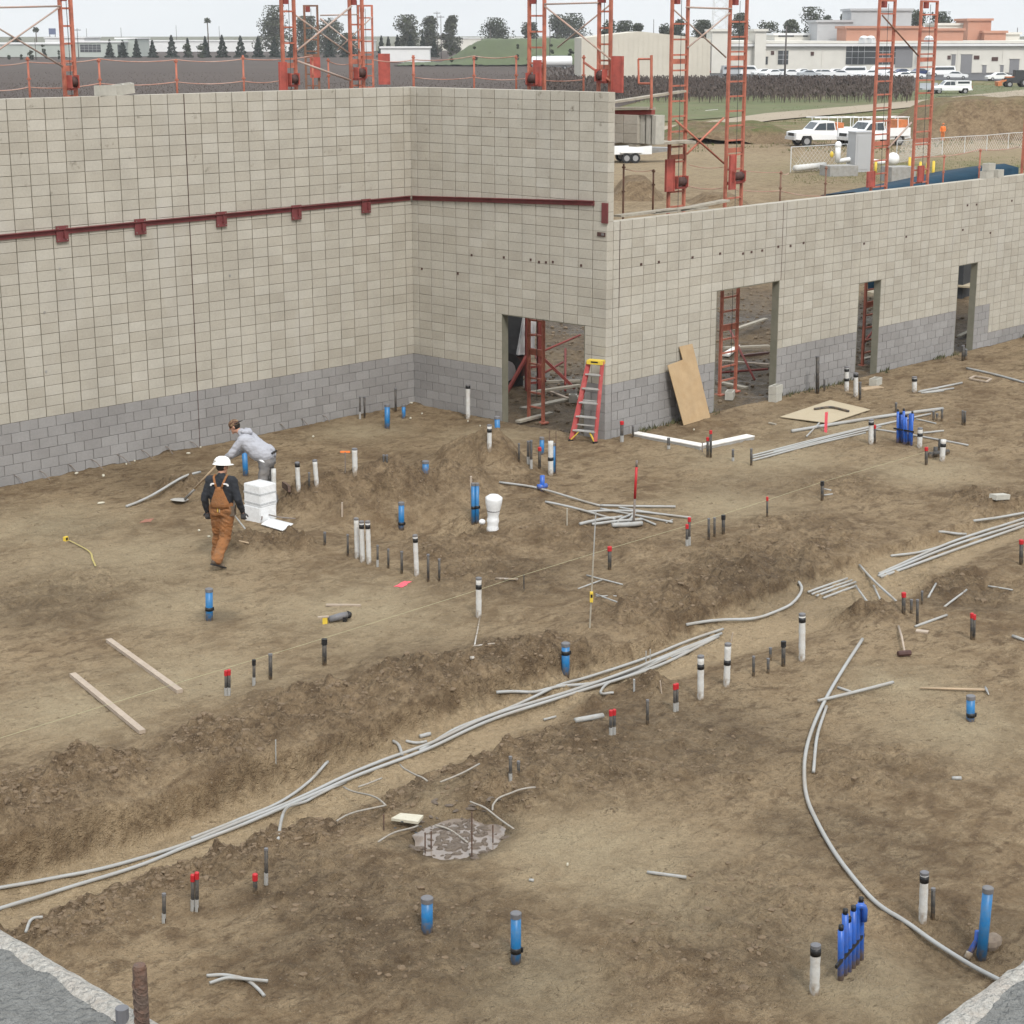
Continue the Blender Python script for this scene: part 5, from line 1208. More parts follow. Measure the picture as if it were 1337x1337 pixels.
for i, (u, v, t) in enumerate([(717, 578, 562), (722, 578, 563)]):
    p = P(u+1, 619); z = z_at(p[0], p[1], t); o = MB().tube([(0, 0, 0), (0, 0, z-p[2])], .008, 6).build('rebar', M['rust'], loc=(p[0]+(.06 if i else -.02), p[1], p[2])); tag(o, ['left', 'right'][i]+' thin rebar tip above the black-banded white stub', 'rebar')
# ------------------------------------------------------------------ people
def capsule(mb, p0, p1, r0, r1, n=12):
    p0, p1 = Vector(p0), Vector(p1); d = p1-p0; L = d.length
    if L < 1e-6: mb.ell(p0, (r0, r0, r0)); return
    d.normalize(); pts = []; rr = []
    for k in range(5):
        a = math.pi/2*(1-k/4.0); pts.append(p0-d*r0*math.sin(a)); rr.append(max(.001, r0*math.cos(a)))
    for k in range(1, 5):
        pass
    for k in range(5):
        a = math.pi/2*k/4.0; pts.append(p1+d*r1*math.sin(a)); rr.append(max(.001, r1*math.cos(a)))
    mb.tube(pts, rr, n)
def fuse(mb, name, m, parent, vox, sm=4, fac=.5, fold=0.0):
    o = bpy.data.objects.new(name, mb.mesh(name)); tsc = bpy.data.scenes.new('workbench'); tsc.collection.objects.link(o)
    md = o.modifiers.new('r', 'REMESH'); md.mode = 'VOXEL'; md.voxel_size = vox
    s = o.modifiers.new('s', 'SMOOTH'); s.iterations = sm; s.factor = fac
    with bpy.context.temp_override(scene=tsc, view_layer=tsc.view_layers[0]):
        dg = bpy.context.evaluated_depsgraph_get(); dg.update()
    me = bpy.data.meshes.new_from_object(o.evaluated_get(dg)); me.name = name
    bpy.data.objects.remove(o, do_unlink=True); bpy.data.scenes.remove(tsc)
    if fold:
        from mathutils import noise as mn
        n_v = len(me.vertices); co_ = np.empty(n_v*3, np.float32); nr_ = np.empty(n_v*3, np.float32)
        me.vertices.foreach_get('co', co_); me.vertices.foreach_get('normal', nr_); co_ = co_.reshape(-1, 3); nr_ = nr_.reshape(-1, 3)
        k_ = np.array([mn.noise(Vector((x*9+z*5, y*9, z*17+x*6)))+.5*mn.noise(Vector((x*22, y*22+z*12, z*34))) for x, y, z in co_.tolist()])
        me.vertices.foreach_set('co', (co_+nr_*(fold*k_)[:, None]).astype(np.float32).ravel())
        me.update()
    me.materials.clear(); me.materials.append(m); me.shade_smooth()
    q = bpy.data.objects.new(name, me); COL.objects.link(q); q.parent = parent; return q
def hand(mb, wrist, d, palm_n, side, curl=.5, s=1.0):
    """palm plus five bent fingers; d along the fingers, palm_n out of the palm"""
    d = Vector(d).normalized(); nrm = Vector(palm_n); nrm = (nrm-d*nrm.dot(d)).normalized(); x = d.cross(nrm)*side
    w = Vector(wrist)
    for k in (-1, -.33, .33, 1): capsule(mb, w+x*k*.018*s, w+d*.085*s+x*k*.028*s, .015*s, .014*s, 8)
    for k, L in zip((-1, -.33, .33, 1), (.070, .08, .085, .075)):
        a = w+d*.085*s+x*k*.030*s; b = a+(d*math.cos(curl)+nrm*math.sin(curl))*L*.45*s; c = b+(d*math.cos(curl*2.2)+nrm*math.sin(curl*2.2))*L*.35*s; e = c+(d*math.cos(curl*3)+nrm*math.sin(curl*3))*L*.25*s
        capsule(mb, a, b, .0105*s, .0095*s, 8); capsule(mb, b, c, .0095*s, .009*s, 8); capsule(mb, c, e, .009*s, .008*s, 8)
    a = w+d*.03*s+x*.03*s; b = a+(d*.6+x*.7+nrm*.4).normalized()*.04*s; c = b+(d*.9+x*.1+nrm*.5).normalized()*.035*s
    capsule(mb, a, b, .013*s, .011*s, 8); capsule(mb, b, c, .011*s, .009*s, 8)
def head_shape(mb, c, fwd, upv, s=1.0):
    f = Vector(fwd).normalized(); u_ = Vector(upv); u_ = (u_-f*u_.dot(f)).normalized(); r_ = f.cross(u_)
    Mx = Matrix((r_, f, u_)).transposed(); c = Vector(c)
    W_ = lambda x, y, z: c+Mx @ Vector((x*s, y*s, z*s))
    mb.ell(W_(0, -.008, .02), (.076*s, .095*s, .105*s), 16, 12, Mx); mb.ell(W_(0, .022, -.05), (.058*s, .065*s, .065*s), 14, 10, Mx)
    capsule(mb, W_(0, .085, .012), W_(0, .108, -.022), .009*s, .015*s, 8)
    mb.ell(W_(0, .083, -.062), (.026*s, .012*s, .010*s), 8, 6, Mx); mb.ell(W_(0, .075, -.095), (.03*s, .022*s, .02*s), 8, 6, Mx); mb.ell(W_(0, .078, .035), (.055*s, .016*s, .012*s), 8, 6, Mx)
    for sx in (-1, 1): mb.ell(W_(sx*.078, -.012, -.005), (.012*s, .022*s, .034*s), 8, 6, Mx)
    return W_, Mx
def face_parts(person, W_, Mx, hair):
    for sx in (-1, 1):
        MB().ell(W_(sx*.03, .083, .008), (.012, .008, .008), 8, 6, Mx).build('eye', M['eye'], person, smooth=True)
    mb = MB(); mb.ell(W_(0, -.025, .012), (.083, .088, .085), 16, 10, Mx)
    o = mb.build('hair', hair, person, smooth=True); return o
M['skin'] = mat('skin', (.42, .23, .16), .6, .1, 12); M['eye'] = mat('eye', (.03, .025, .02), .2)
M['duck'] = mat('brown_duck_canvas', (.27, .118, .045), .88, .2, 7, dirt=(.16, .095, .055), damt=.65, dscale=6, bump=.8, bscale=30)
M['black_fleece'] = mat('black_sweatshirt', (.021, .023, .028), .9, .2, 8, dirt=(.05, .05, .055), damt=.4, bump=.4, bscale=25)
M['grey_fleece'] = mat('grey_hoodie', (.36, .365, .40), .9, .1, 5, dirt=(.24, .24, .26), damt=.6, dscale=5, bump=.5, bscale=16)
M['grey_pants'] = mat('grey_work_pants', (.155, .15, .15), .85, .16, 7, dirt=(.2, .17, .14), damt=.5, bump=.4, bscale=22)
M['boot'] = mat('work_boot', (.085, .065, .05), .8, .2, 12, dirt=(.2, .15, .1), damt=.6)
M['glove'] = mat('work_glove', (.06, .06, .065), .85, .2, 12); M['hat_white'] = mat('white_hard_hat', (.80, .80, .78), .3, .03, 5, spec=.5)
M['hat_camo'] = mat('patterned_cap', (.085, .040, .025), .8, .1, 8, dirt=(.36, .27, .16), damt=.9, dscale=24, coords='Object')
M['dark_hair'] = mat('dark_hair', (.02, .016, .013), .8, .2, 40); M['tshirt'] = mat('white_tshirt', (.75, .75, .75), .85, .06, 10)
def boot(parent, ank, toe, up_=.0):
    a, t = Vector(ank), Vector(toe); d = (t-a); d.z = 0; d.normalize(); mb = MB()
    heel = a-d*.06+Vector((0, 0, -.045+up_)); capsule(mb, a+Vector((0, 0, .05)), a+Vector((0, 0, -.02)), .055, .052); capsule(mb, heel, t, .042, .036); capsule(mb, a, (a+t)/2, .05, .042); mb.ell(t, (.045, .045, .034))
    o = fuse(mb, 'boot', M['boot'], parent, .011, 3)
    mb = MB(); s0 = heel+Vector((0, 0, -.03)); s1 = t+Vector((0, 0, -.026)); mb.bar(tuple(s0-d*.035), tuple(s1+d*.045), .085, .024); mb.build('sole', M['black'], o)

def person_overalls():
    p = P(293, 741); fdir = FH*.98+RH*.12; rz = math.atan2(-fdir[0], fdir[1])
    J = dict(pel=(0, 0, .96), wst=(0, .0, 1.08), ch=(0, .02, 1.30), nk=(0, .02, 1.50), shL=(-.185, .01, 1.45), shR=(.185, .01, 1.45), elL=(-.275, -.05, 1.16), elR=(.285, -.06, 1.16), haL=(-.265, .05, .92), haR=(.325, .06, .93),
             hL=(-.085, 0, .93), hR=(.085, 0, .93), kL=(-.13, .16, .53), kR=(.02, .03, .50), aL=(-.20, .26, .09), aR=(-.07, -.20, .17))
    def torso(mb, g, arms=True, legs=True):
        capsule(mb, (-.07, 0, .97), (.07, 0, .97), .125+g, .125+g); capsule(mb, J['pel'], J['wst'], .13+g, .135+g); capsule(mb, (-.055, 0, 1.12), (-.08, .01, 1.36), .115+g, .115+g); capsule(mb, (.055, 0, 1.12), (.08, .01, 1.36), .115+g, .115+g); capsule(mb, J['shL'], J['shR'], .075+g, .075+g)
    body = MB(); torso(body, -.012)
    for s in 'LR':
        capsule(body, J['sh'+s], J['el'+s], .05, .042); capsule(body, J['el'+s], J['ha'+s], .041, .029); capsule(body, J['h'+s], J['k'+s], .085, .058); capsule(body, J['k'+s], J['a'+s], .056, .042)
        hand(body, J['ha'+s], (0, .1, -1), (0.0, 1, .1), 1 if s == 'R' else -1, .55)
    capsule(body, (0, .01, 1.44), (0, .035, 1.58), .058, .054); W_, Mx = head_shape(body, (.01, .06, 1.665), (.6, .8, -.12), (0, .05, 1))
    man = fuse(body, 'person', M['skin'], None, .0075, 2); man.location = tuple(p); man.rotation_euler = (-.02, 0, rz)
    tag(man, 'person in brown bib overalls, black sweatshirt and white hard hat walking away', 'person')
    face_parts(man, W_, Mx, M['dark_hair'])
    sw = MB(); capsule(sw, (-.06, 0, 1.10), (-.085, .01, 1.36), .132, .130); capsule(sw, (.06, 0, 1.10), (.085, .01, 1.36), .132, .130); capsule(sw, J['shL'], J['shR'], .085, .085); capsule(sw, (0, .01, 1.42), (0, .02, 1.525), .085, .072)
    for s in 'LR':
        capsule(sw, J['sh'+s], J['el'+s], .074, .064); e = Vector(J['el'+s]); h = Vector(J['ha'+s]); capsule(sw, e, e+(h-e)*.9, .063, .048)
    sw_o = fuse(sw, 'sweatshirt', M['black_fleece'], man, .012, 4, fold=.011)
    ov = MB(); capsule(ov, (-.07, 0, .98), (.07, 0, .98), .152, .152); capsule(ov, (-.06, -.0, 1.0), (-.05, .0, 1.13), .142, .138); capsule(ov, (.06, -.0, 1.0), (.05, 0, 1.13), .142, .138)
    for s in 'LR':
        capsule(ov, J['h'+s], J['k'+s], .118, .096); k = Vector(J['k'+s]); a = Vector(J['a'+s]); capsule(ov, k, k+(a-k)*.5, .094, .088); capsule(ov, k+(a-k)*.5, k+(a-k)*.93, .086, .094)
        for q in (.62, .74, .86): c = k+(a-k)*q; ov.ell(c, (.098, .098, .022))
    ov_o = fuse(ov, 'overalls', M['duck'], man, .012, 3, fold=.014)
    for s in 'LR':
        gv = MB(); hand(gv, J['ha'+s], (0, .1, -1), (0.0, 1, .1), 1 if s == 'R' else -1, .55, 1.14); fuse(gv, 'glove', M['glove'], man, .007, 2)
    # back bib tapering up to the straps
    vs = []; fs = []; rows = [(1.02, .150), (1.10, .148), (1.18, .125), (1.26, .092), (1.33, .066), (1.38, .052)]
    for z, w in rows:
        for k in range(7):
            x = -w+2*w*k/6; y = -.158+1.6*x*x-(z-1.08)*-.03; vs.append((x, y, z))
    for i in range(len(rows)-1):
        for k in range(6): a = i*7+k; fs.append((a, a+1, a+8, a+7))
    bb = MB().add(vs, fs).build('back_bib', M['duck'], man, smooth=True); sm_ = bb.modifiers.new('t', 'SOLIDIFY'); sm_.thickness = .012; sm_.offset = 0
    for sx in (-1, 1): MB().tube([(sx*.04, -.146, 1.36), (sx*.075, -.122, 1.45), (sx*.10, -.07, 1.525), (sx*.10, .0, 1.54), (sx*.09, .09, 1.50), (sx*.08, .14, 1.38)], .019, 8).build('strap', M['duck'], man, smooth=True)
    # pale print on the back of the sweatshirt
    for sx in (-1, 1):
        mb = MB()
        for k in range(6):
            a = .2+k*.32; mb.box((sx*(.085+.055*math.cos(a)), -.143+.03*abs(math.cos(a)), 1.39+.040*math.sin(a)), (.028, .014, .020))
        mb.build('back_print', M['tshirt'], sw_o)
    MB().box((.0, -.158, 1.0), (.012, .012, .08), 0).build('pocket_rule', M['wood_pale'], ov_o); MB().box((-.03, -.157, 1.0), (.010, .012, .07)).build('pocket_pencil', M['tape_yellow'], ov_o)
    pch = MB().box((.185, -.03, .97), (.07, .14, .16)).build('tool_pouch', M['boot'], man); MB().tube([(.21, -.05, 1.0), (.22, -.05, 1.12)], .012, 6).build('pouch_tool', M['steel'], pch)
    # hard hat
    hat = MB(); c = W_(0, -.005, .05); prof = [(.137, 0), (.134, .03), (.122, .068), (.095, .102), (.055, .122), (.002, .128)]
    n = 20; vs = []; fs = []
    for r_, z in prof:
        for k in range(n):
            a = 2*math.pi*k/n; vs.append(c+Mx @ Vector((r_*.92*math.cos(a), r_*1.08*math.sin(a), z)))
    for i in range(len(prof)-1):
        for k in range(n): fs.append((i*n+k, i*n+(k+1) % n, (i+1)*n+(k+1) % n, (i+1)*n+k))
    hat.add(vs, fs); h_o = hat.build('hard_hat', M['hat_white'], man, smooth=True)
    vs = []
    for k in range(n):
        a = 2*math.pi*k/n; e = 1.14+.32*max(0, math.sin(a))**3
        vs += [c+Mx @ Vector((.124*math.cos(a), .146*math.sin(a), .004)), c+Mx @ Vector((.137*.92*e*math.cos(a), .137*1.08*e*math.sin(a), -.008))]
    br = MB().add(vs, [(2*k, 2*k+1, 2*((k+1) % n)+1, 2*((k+1) % n)) for k in range(n)]).build('brim', M['hat_white'], h_o, smooth=True); br.modifiers.new('t', 'SOLIDIFY').thickness = .005
    MB().box(tuple(c+Mx @ Vector((0, -.142, .045))), (.03, .006, .025), 0).build('sticker', M['wood_old'], h_o)
    boot(man, J['aL'], (-.22, .40, .035)); boot(man, J['aR'], (.0, -.10, .045), .03)
    return man
person_overalls()

def person_hoodie():
    p = P(351, 666); fdir = -RH*.97+FH*.18; rz = math.atan2(-fdir[0], fdir[1])
    J = dict(shL=(-.18, .40, 1.32), shR=(.18, .40, 1.32), elL=(-.24, .60, 1.06), elR=(.24, .56, 1.04), haL=(-.06, .80, .93), haR=(.07, .86, .86), hL=(-.10, 0, .92), hR=(.10, 0, .92), kL=(-.13, .07, .49), kR=(.13, .03, .49), aL=(-.14, .03, .09), aR=(.14, -.08, .09))
    pel, mid_, ch = (0, 0, .96), (0, .18, 1.12), (0, .35, 1.27)
    body = MB(); capsule(body, (-.07, 0, .95), (.07, 0, .95), .12, .12); capsule(body, pel, mid_, .12, .12)
    for s in (-1, 1): capsule(body, (s*.05, .16, 1.1), (s*.08, .36, 1.27), .11, .11)
    capsule(body, J['shL'], J['shR'], .07, .07)
    for s in 'LR':
        capsule(body, J['sh'+s], J['el'+s], .05, .042); capsule(body, J['el'+s], J['ha'+s], .041, .029); capsule(body, J['h'+s], J['k'+s], .085, .058); capsule(body, J['k'+s], J['a'+s], .056, .042)
        hand(body, J['ha'+s], (0 if s == 'L' else -.1, .75, -.5), (1 if s == 'L' else -1, 0, .2), 1 if s == 'R' else -1, .75)
    capsule(body, (0, .42, 1.36), (0, .52, 1.46), .057, .054); W_, Mx = head_shape(body, (0, .59, 1.53), (.0, 1, -.45), (0, .45, 1))
    man = fuse(body, 'person', M['skin'], None, .0075, 2); man.location = tuple(p); man.rotation_euler = (0, 0, rz)
    tag(man, 'person in grey hooded sweatshirt and patterned cap bending forward over a shovel', 'person'); face_parts(man, W_, Mx, M['dark_hair'])
    sw = MB(); capsule(sw, (-.065, .01, 1.05), (-.065, .16, 1.12), .160, .165); capsule(sw, (.065, .01, 1.05), (.065, .16, 1.12), .160, .165)
    for s in (-1, 1): capsule(sw, (s*.065, .14, 1.10), (s*.09, .36, 1.28), .168, .155)
    capsule(sw, (-.05, .15, 1.03), (.05, .15, 1.03), .115, .115); capsule(sw, J['shL'], J['shR'], .088, .088); capsule(sw, (0, .39, 1.36), (0, .47, 1.43), .088, .076)
    for s in 'LR':
        capsule(sw, J['sh'+s], J['el'+s], .082, .068); e = Vector(J['el'+s]); h = Vector(J['ha'+s]); capsule(sw, e, e+(h-e)*.92, .066, .045)
    sw_o = fuse(sw, 'hooded_sweatshirt', M['grey_fleece'], man, .012, 4, fold=.013)
    hd = MB(); capsule(hd, (-.06, .34, 1.45), (.06, .34, 1.45), .055, .055); capsule(hd, (-.08, .40, 1.46), (0, .30, 1.44), .045, .05); capsule(hd, (.08, .40, 1.46), (0, .30, 1.44), .045, .05); fuse(hd, 'hood', M['grey_fleece'], man, .011, 4)
    ts = MB(); ts.ell((0, .015, .955), (.225, .168, .055), 20, 8, Matrix.Rotation(.35, 3, 'X')); fuse(ts, 'tshirt_hem', M['tshirt'], man, .012, 4)
    MB().bar((-.13, -.13, 1.09), (.13, -.13, 1.09), .05, .03).build('belt', M['black'], man)
    pt = MB(); capsule(pt, (-.07, 0, .92), (.07, 0, .92), .149, .149)
    for s in 'LR':
        capsule(pt, J['h'+s], J['k'+s], .112, .086); k = Vector(J['k'+s]); a = Vector(J['a'+s]); capsule(pt, k, k+(a-k)*.92, .086, .082)
    fuse(pt, 'work_pants', M['grey_pants'], man, .012, 3, fold=.012)
    cap_ = MB(); c = W_(0, -.01, .045); cap_.ell(c, (.088, .108, .088), 18, 10, Mx); h_o = cap_.build('cap', M['hat_camo'], man, smooth=True)
    vs = []; n = 10
    for k in range(n+1):
        a = math.pi+math.pi*k/n; vs += [c+Mx @ Vector((.08*math.cos(a), .09*math.sin(a), .01)), c+Mx @ Vector((.085*math.cos(a), .185*math.sin(a), -.0))]
    br = MB().add(vs, [(2*k, 2*k+1, 2*k+3, 2*k+2) for k in range(n)]).build('cap_peak', M['black'], h_o, smooth=True); br.modifiers.new('t', 'SOLIDIFY').thickness = .006
    boot(man, J['aL'], (-.15, .18, .035)); boot(man, J['aR'], (.15, .07, .035))
    Mw = Matrix.Rotation(rz, 4, 'Z'); return man, [Vector(p)+(Mw @ Vector((J['ha'+s][0], J['ha'+s][1]+.08, J['ha'+s][2]-.05))) for s in 'LR']
man2, hands2 = person_hoodie()
# shovel held by the bending person
sb = Vector(P(238, 657)); hm = (hands2[0]+hands2[1])/2; topp = sb+(hm-sb)*1.05
root = thing('shovel', sb, 'long-handled shovel with its grey blade on the soil held by the bending person', 'shovel')
d = (topp-sb); ln = d.length; dn = d.normalized()
MB().tube([tuple(dn*.22+Vector((0, 0, .03))), tuple(d)], [.02, .019], 10).build('handle', M['wood'], root, smooth=True)
MB().tube([tuple(dn*.10+Vector((0, 0, .02))), tuple(dn*.45+Vector((0, 0, .01)))], [.026, .023], 10).build('socket', M['steel'], root, smooth=True)
a = Vector((-dn.x, -dn.y, 0)).normalized(); b = Vector((-a.y, a.x, 0)); vs = []; fs = []
prof = [(-.08, .10), (.02, .125), (.12, .125), (.20, .10), (.25, .05), (.27, .006)]
for s_, w in prof:
    for k in range(5):
        t = -1+k*.5; q = a*s_+b*(w*t)+Vector((0, 0, .045+.02*t*t-.06*max(0, s_)+.0)); vs.append(q)
for i in range(len(prof)-1):
    for k in range(4): fs.append((i*5+k, i*5+k+1, (i+1)*5+k+1, (i+1)*5+k))
bl = MB().add(vs, fs).build('blade', mat('shovel_blade', (.36, .35, .33), .5, .15, 12, dirt=(.25, .2, .14), damt=.5), root, smooth=True); bl.modifiers.new('t', 'SOLIDIFY').thickness = .004
# ------------------------------------------------------------------ tower scaffolding behind the walls
ZT = 9.3
_rung = {}
def tower(pa, pb, label, m='scaf', ztop=ZT, z0=None, winch=None, guard=None, cable=True, base=True):
    """two posts at plan positions pa, pb with rungs between"""
    pa, pb = np.array(pa[:2], float), np.array(pb[:2], float); c = (pa+pb)/2
    zg = z0 if z0 is not None else H(c[0], c[1])
    w = np.hypot(*(pb-pa)); rz = math.atan2(pb[1]-pa[1], pb[0]-pa[0])
    root = thing('scaffold_tower', (c[0], c[1], zg), label, 'scaffold', 'red scaffold towers', rz); hh = ztop-zg
    for s in (-1, 1):
        MB().box((s*w/2, 0, hh/2), (.062, .062, hh)).build('post', M[m], root)
        if base: MB().box((s*w/2, 0, .006), (.2, .2, .03)).build('base_plate', M[m], root)
    k = (round(w, 2), m)
    if k not in _rung: _rung[k] = MB().box((0, 0, 0), (w-.06, .04, .038)).mesh('rung', M[m])
    n = int(hh/.335)
    for i in range(1, n): link('rung', _rung[k], root, (0, 0, i*.335))
    for zz in np.arange(1.6, hh, 2.1): MB().box((0, .004, zz), (w-.07, .035, .11)).build('splice_plate', M[m], root)
    MB().box((0, 0, hh-.02), (w+.05, .05, .05)).build('head_bar', M[m], root)
    MB().box((-w*.22, -.01, hh-.12), (.13, .09, .16)).build('pulley_block', M['scaf_red'], root)
    if cable: MB().tube([(w*.02, -.03, hh-.1), (w*.12, -.03, .5)], .007, 5).build('cable', M['cable'], root)
    if winch is not None:
        zz = winch-zg
        MB().tube([(-w*.2, -.10, zz+.10), (w*.25, -.10, zz+.10)], .10, 14).build('winch_drum', M['winch'], root, smooth=True)
        MB().box((0, -.06, zz-.04), (w-.07, .12, .05)).build('winch_frame', M['scaf_red'], root)
        for s in (-1, 1): MB().box((s*w*.33, -.11, zz+.10), (.022, .17, .25)).build('winch_cheek', M['scaf_box'], root)
    if guard is not None:
        zz, off, gw, gh = guard
        g = MB().box((off, -.10, zz-zg+gh/2), (gw, .045, gh)).build('guard_panel', M['scaf_box'], root)
        for s in (-1, 1): MB().box((off+s*gw*.46, -.128, zz-zg+gh/2), (.03, .014, gh)).build('guard_rib', M['scaf_box'], g)
    return root
def Y(u, v, y): return on_y(u, v, y)
def X_(u, v, x): return on_x(u, v, x)
yl = 1.15; yr = LW_Y+1.25; xm = 1.2
zl = 36*CO; zr = 23*CO
tower(Y(85, 120, yl), Y(99, 120, yl), 'orange scaffold tower behind the left wall, nearest the left picture edge', winch=zl+.15)
tower(Y(370.5, 110, yl), Y(386.5, 110, yl), 'orange scaffold tower behind the left wall, left one of the close group', guard=(zl-.05, -.28, .2, .62), winch=zl+.1)
tower(Y(458.5, 108, yl), Y(474.5, 108, yl), 'orange scaffold tower behind the left wall just left of the inner corner', winch=zl+.2)
fa, fb = far(398.5, 60, 56), far(415.5, 60, 56); tower(fa, fb, 'dark brown scaffold tower standing farther back in the close group, left', 'scaf_old', guard=(7.2, .1, .3, .6))
fa, fb = far(468.5, 60, 56), far(486.5, 60, 56); tower(fa, fb, 'red scaffold tower standing farther back in the close group, right', 'scaf', guard=(7.0, .55, .35, .9))
tower(X_(691, 110, xm), X_(710.5, 110, xm), 'orange scaffold tower behind the return wall, above its left half', guard=(zl+.05, .12, .2, .55), winch=zl+.1)
tower(X_(781.5, 110, xm), X_(796.5, 110, xm), 'orange scaffold tower behind the end of the return wall', guard=(zl-.05, .45, .3, .75), winch=zl+.2)
tower(Y(872.5, 265, yr), Y(892.5, 265, yr), 'orange scaffold tower behind the right wall, left of the first pair', winch=zr+.45, guard=(zr+.35, -.38, .3, .72))
tower(Y(946.5, 260, yr), Y(967.5, 260, yr), 'orange scaffold tower behind the right wall above the widest opening', winch=zr+.45, guard=(zr+.25, -.2, .22, .8))
tower(Y(1137, 245, yr), Y(1156.5, 245, yr), 'orange scaffold tower behind the right wall, left of the pair before the trucks', guard=(zr-.05, -.55, .34, .40))
tower(Y(1190.5, 240, yr), Y(1210.5, 240, yr), 'orange scaffold tower behind the right wall, right of the pair before the trucks', guard=(zr-.05, -.15, .26, .42))
tower(Y(1334, 225, yr), Y(1352, 225, yr), 'orange scaffold tower at the right edge of the picture', guard=(zr-.05, -.25, .3, .75))

def brace(p0, p1, label, r=.022, m='brace'):
    c = (np.asarray(p0)+np.asarray(p1))/2
    o = MB().tube([tuple(np.asarray(p0)-c), tuple(np.asarray(p1)-c)], r, 8).build('scaffold_brace', M[m], smooth=True, loc=tuple(c)); return tag(o, label, 'brace', 'scaffold braces')
b_ = yl-.06
brace(Y(-60, 11, b_), Y(79, 8, b_), 'horizontal tie bar at the top left of the picture', .018); brace(Y(-50, 99, b_), Y(77, 10, b_), 'diagonal brace rising to the leftmost tower', .018); brace(Y(-50, 8, b_+.05), Y(82, 87, b_+.05), 'diagonal brace falling to the leftmost tower', .018)
brace(Y(388, 66, b_), Y(459, 8, b_), 'pale diagonal brace rising to the tower by the inner corner', .024); brace(Y(386, 20, b_+.06), Y(462, 74, b_+.06), 'diagonal brace falling towards the tower by the inner corner', .02); brace(Y(389, 80, b_), Y(458, 105, b_), 'pale low brace just above the left wall top', .024)
brace(far(418, 20, 55.8), far(468, 19, 55.8), 'horizontal bar between the two rear towers', .02); brace(far(418, 24, 55.8), far(470, 66, 55.9), 'diagonal brace falling between the two rear towers', .024); brace(far(440, 66, 55.7), far(486, 22, 55.7), 'thin diagonal brace rising to the right rear tower', .018)
bx_ = xm-.06
brace(X_(711, 5.5, bx_), X_(781, 3.5, bx_), 'horizontal tie bar between the two return wall towers', .018); brace(X_(711, 8, bx_), X_(798, 78, bx_), 'diagonal brace falling between the two return wall towers', .02); brace(X_(728, 62, bx_+.06), X_(798, 5, bx_+.06), 'diagonal brace rising between the two return wall towers', .018); brace(X_(762, 81, bx_), X_(800, 108, bx_), 'short orange brace at the end of the return wall top', .028, 'scaf')
br = yr-.06
brace(Y(896, 9.5, br), Y(955, 11.5, br), 'horizontal tie bar between the first two right wall towers', .02); brace(Y(898, 62, br), Y(953, 17, br), 'diagonal brace rising between the first two right wall towers, upper', .02); brace(Y(879, 12, br+.06), Y(948, 75, br+.06), 'diagonal brace falling between the first two right wall towers, upper', .018)
brace(Y(882, 157, br), Y(945, 213, br), 'orange diagonal brace falling between the first two right wall towers, lower', .024, 'scaf'); brace(Y(897, 201, br+.06), Y(945, 154, br+.06), 'orange diagonal brace rising between the first two right wall towers, lower', .024, 'scaf')
brace(Y(1152, 20, br), Y(1199, 73, br), 'dark diagonal brace between the pair of towers before the trucks', .02, 'scaf_old'); brace(Y(1160, 193, br), Y(1190, 160, br), 'pale diagonal brace low between the pair of towers before the trucks', .024)

# guard posts and rope rails
def gpost(p, v0, v1, label, m='scaf', r=.022):
    z0 = z_at(p[0], p[1], v0); z1 = z_at(p[0], p[1], v1)
    root = thing('guard_post', (p[0], p[1], z0), label, 'post', 'guard rail posts')
    MB().tube([(0, 0, -.4), (0, 0, z1-z0)], r, 8).build('tube', M[m], root, smooth=True)
    for f in (.42, .93): MB().box((0, 0, (z1-z0)*f), (.06, .06, .035)).build('rail_clip', M[m], root)
    return root
gl = yl+.35
for i, (u, v1) in enumerate([(37.5, 74), (130, 76), (230.5, 77), (318, 72)]): gpost(Y(u, 100, gl), 124, v1, ['orange guard post above the left wall, first from the left edge', 'orange guard post above the left wall, second from the left edge', 'orange guard post above the left wall, third from the left edge', 'orange guard post above the left wall, fourth from the left edge'][i])
for i, (u, v1) in enumerate([(408.5, 74), (429, 76), (540, 72)]): gpost(Y(u, 100, gl), 116, v1, ['pale guard post in the close tower group, left', 'pink guard post in the close tower group, right', 'orange guard post above the inner wall corner'][i], r=.03 if i == 2 else .02)
gm = xm+.35
for i, (u, v1) in enumerate([(619, 73), (674, 72), (762, 72)]): gpost(X_(u, 100, gm), 117, v1, ['thin guard post above the return wall, first from its left', 'thin guard post above the return wall, second from its left', 'orange guard post above the return wall near its end'][i])
gr = yr+.35
for i, (u, v0, v1) in enumerate([(814, 276, 214), (853, 256, 221), (1019, 262, 223), (1078, 256, 217), (1232, 241, 202), (1279, 236, 194)]): gpost(Y(u, (v0+v1)/2, gr), v0, v1, ['dark guard post just right of the return wall end', 'dark short guard post behind the red guard panel', 'dark guard post on the right wall above the widest opening', 'dark guard post on the right wall left of the truck towers', 'orange guard post above the blue tarpaulin, left', 'orange guard post above the blue tarpaulin, right'][i], 'scaf_old' if i < 4 else 'scaf')
def rope(pts, label, r=.012):
    c = np.mean(pts, axis=0); fine = []
    for a, b in zip(pts[:-1], pts[1:]):
        for k in range(6):
            t = k/6; p = a+(b-a)*t; p = p-np.array([0, 0, .05*4*t*(1-t)]); fine.append(tuple(p-c))
    fine.append(tuple(pts[-1]-c))
    o = MB().tube(fine, r, 6).build('guard_rope', M['rope'], smooth=True, loc=tuple(c)); return tag(o, label, 'rope', 'guard ropes')
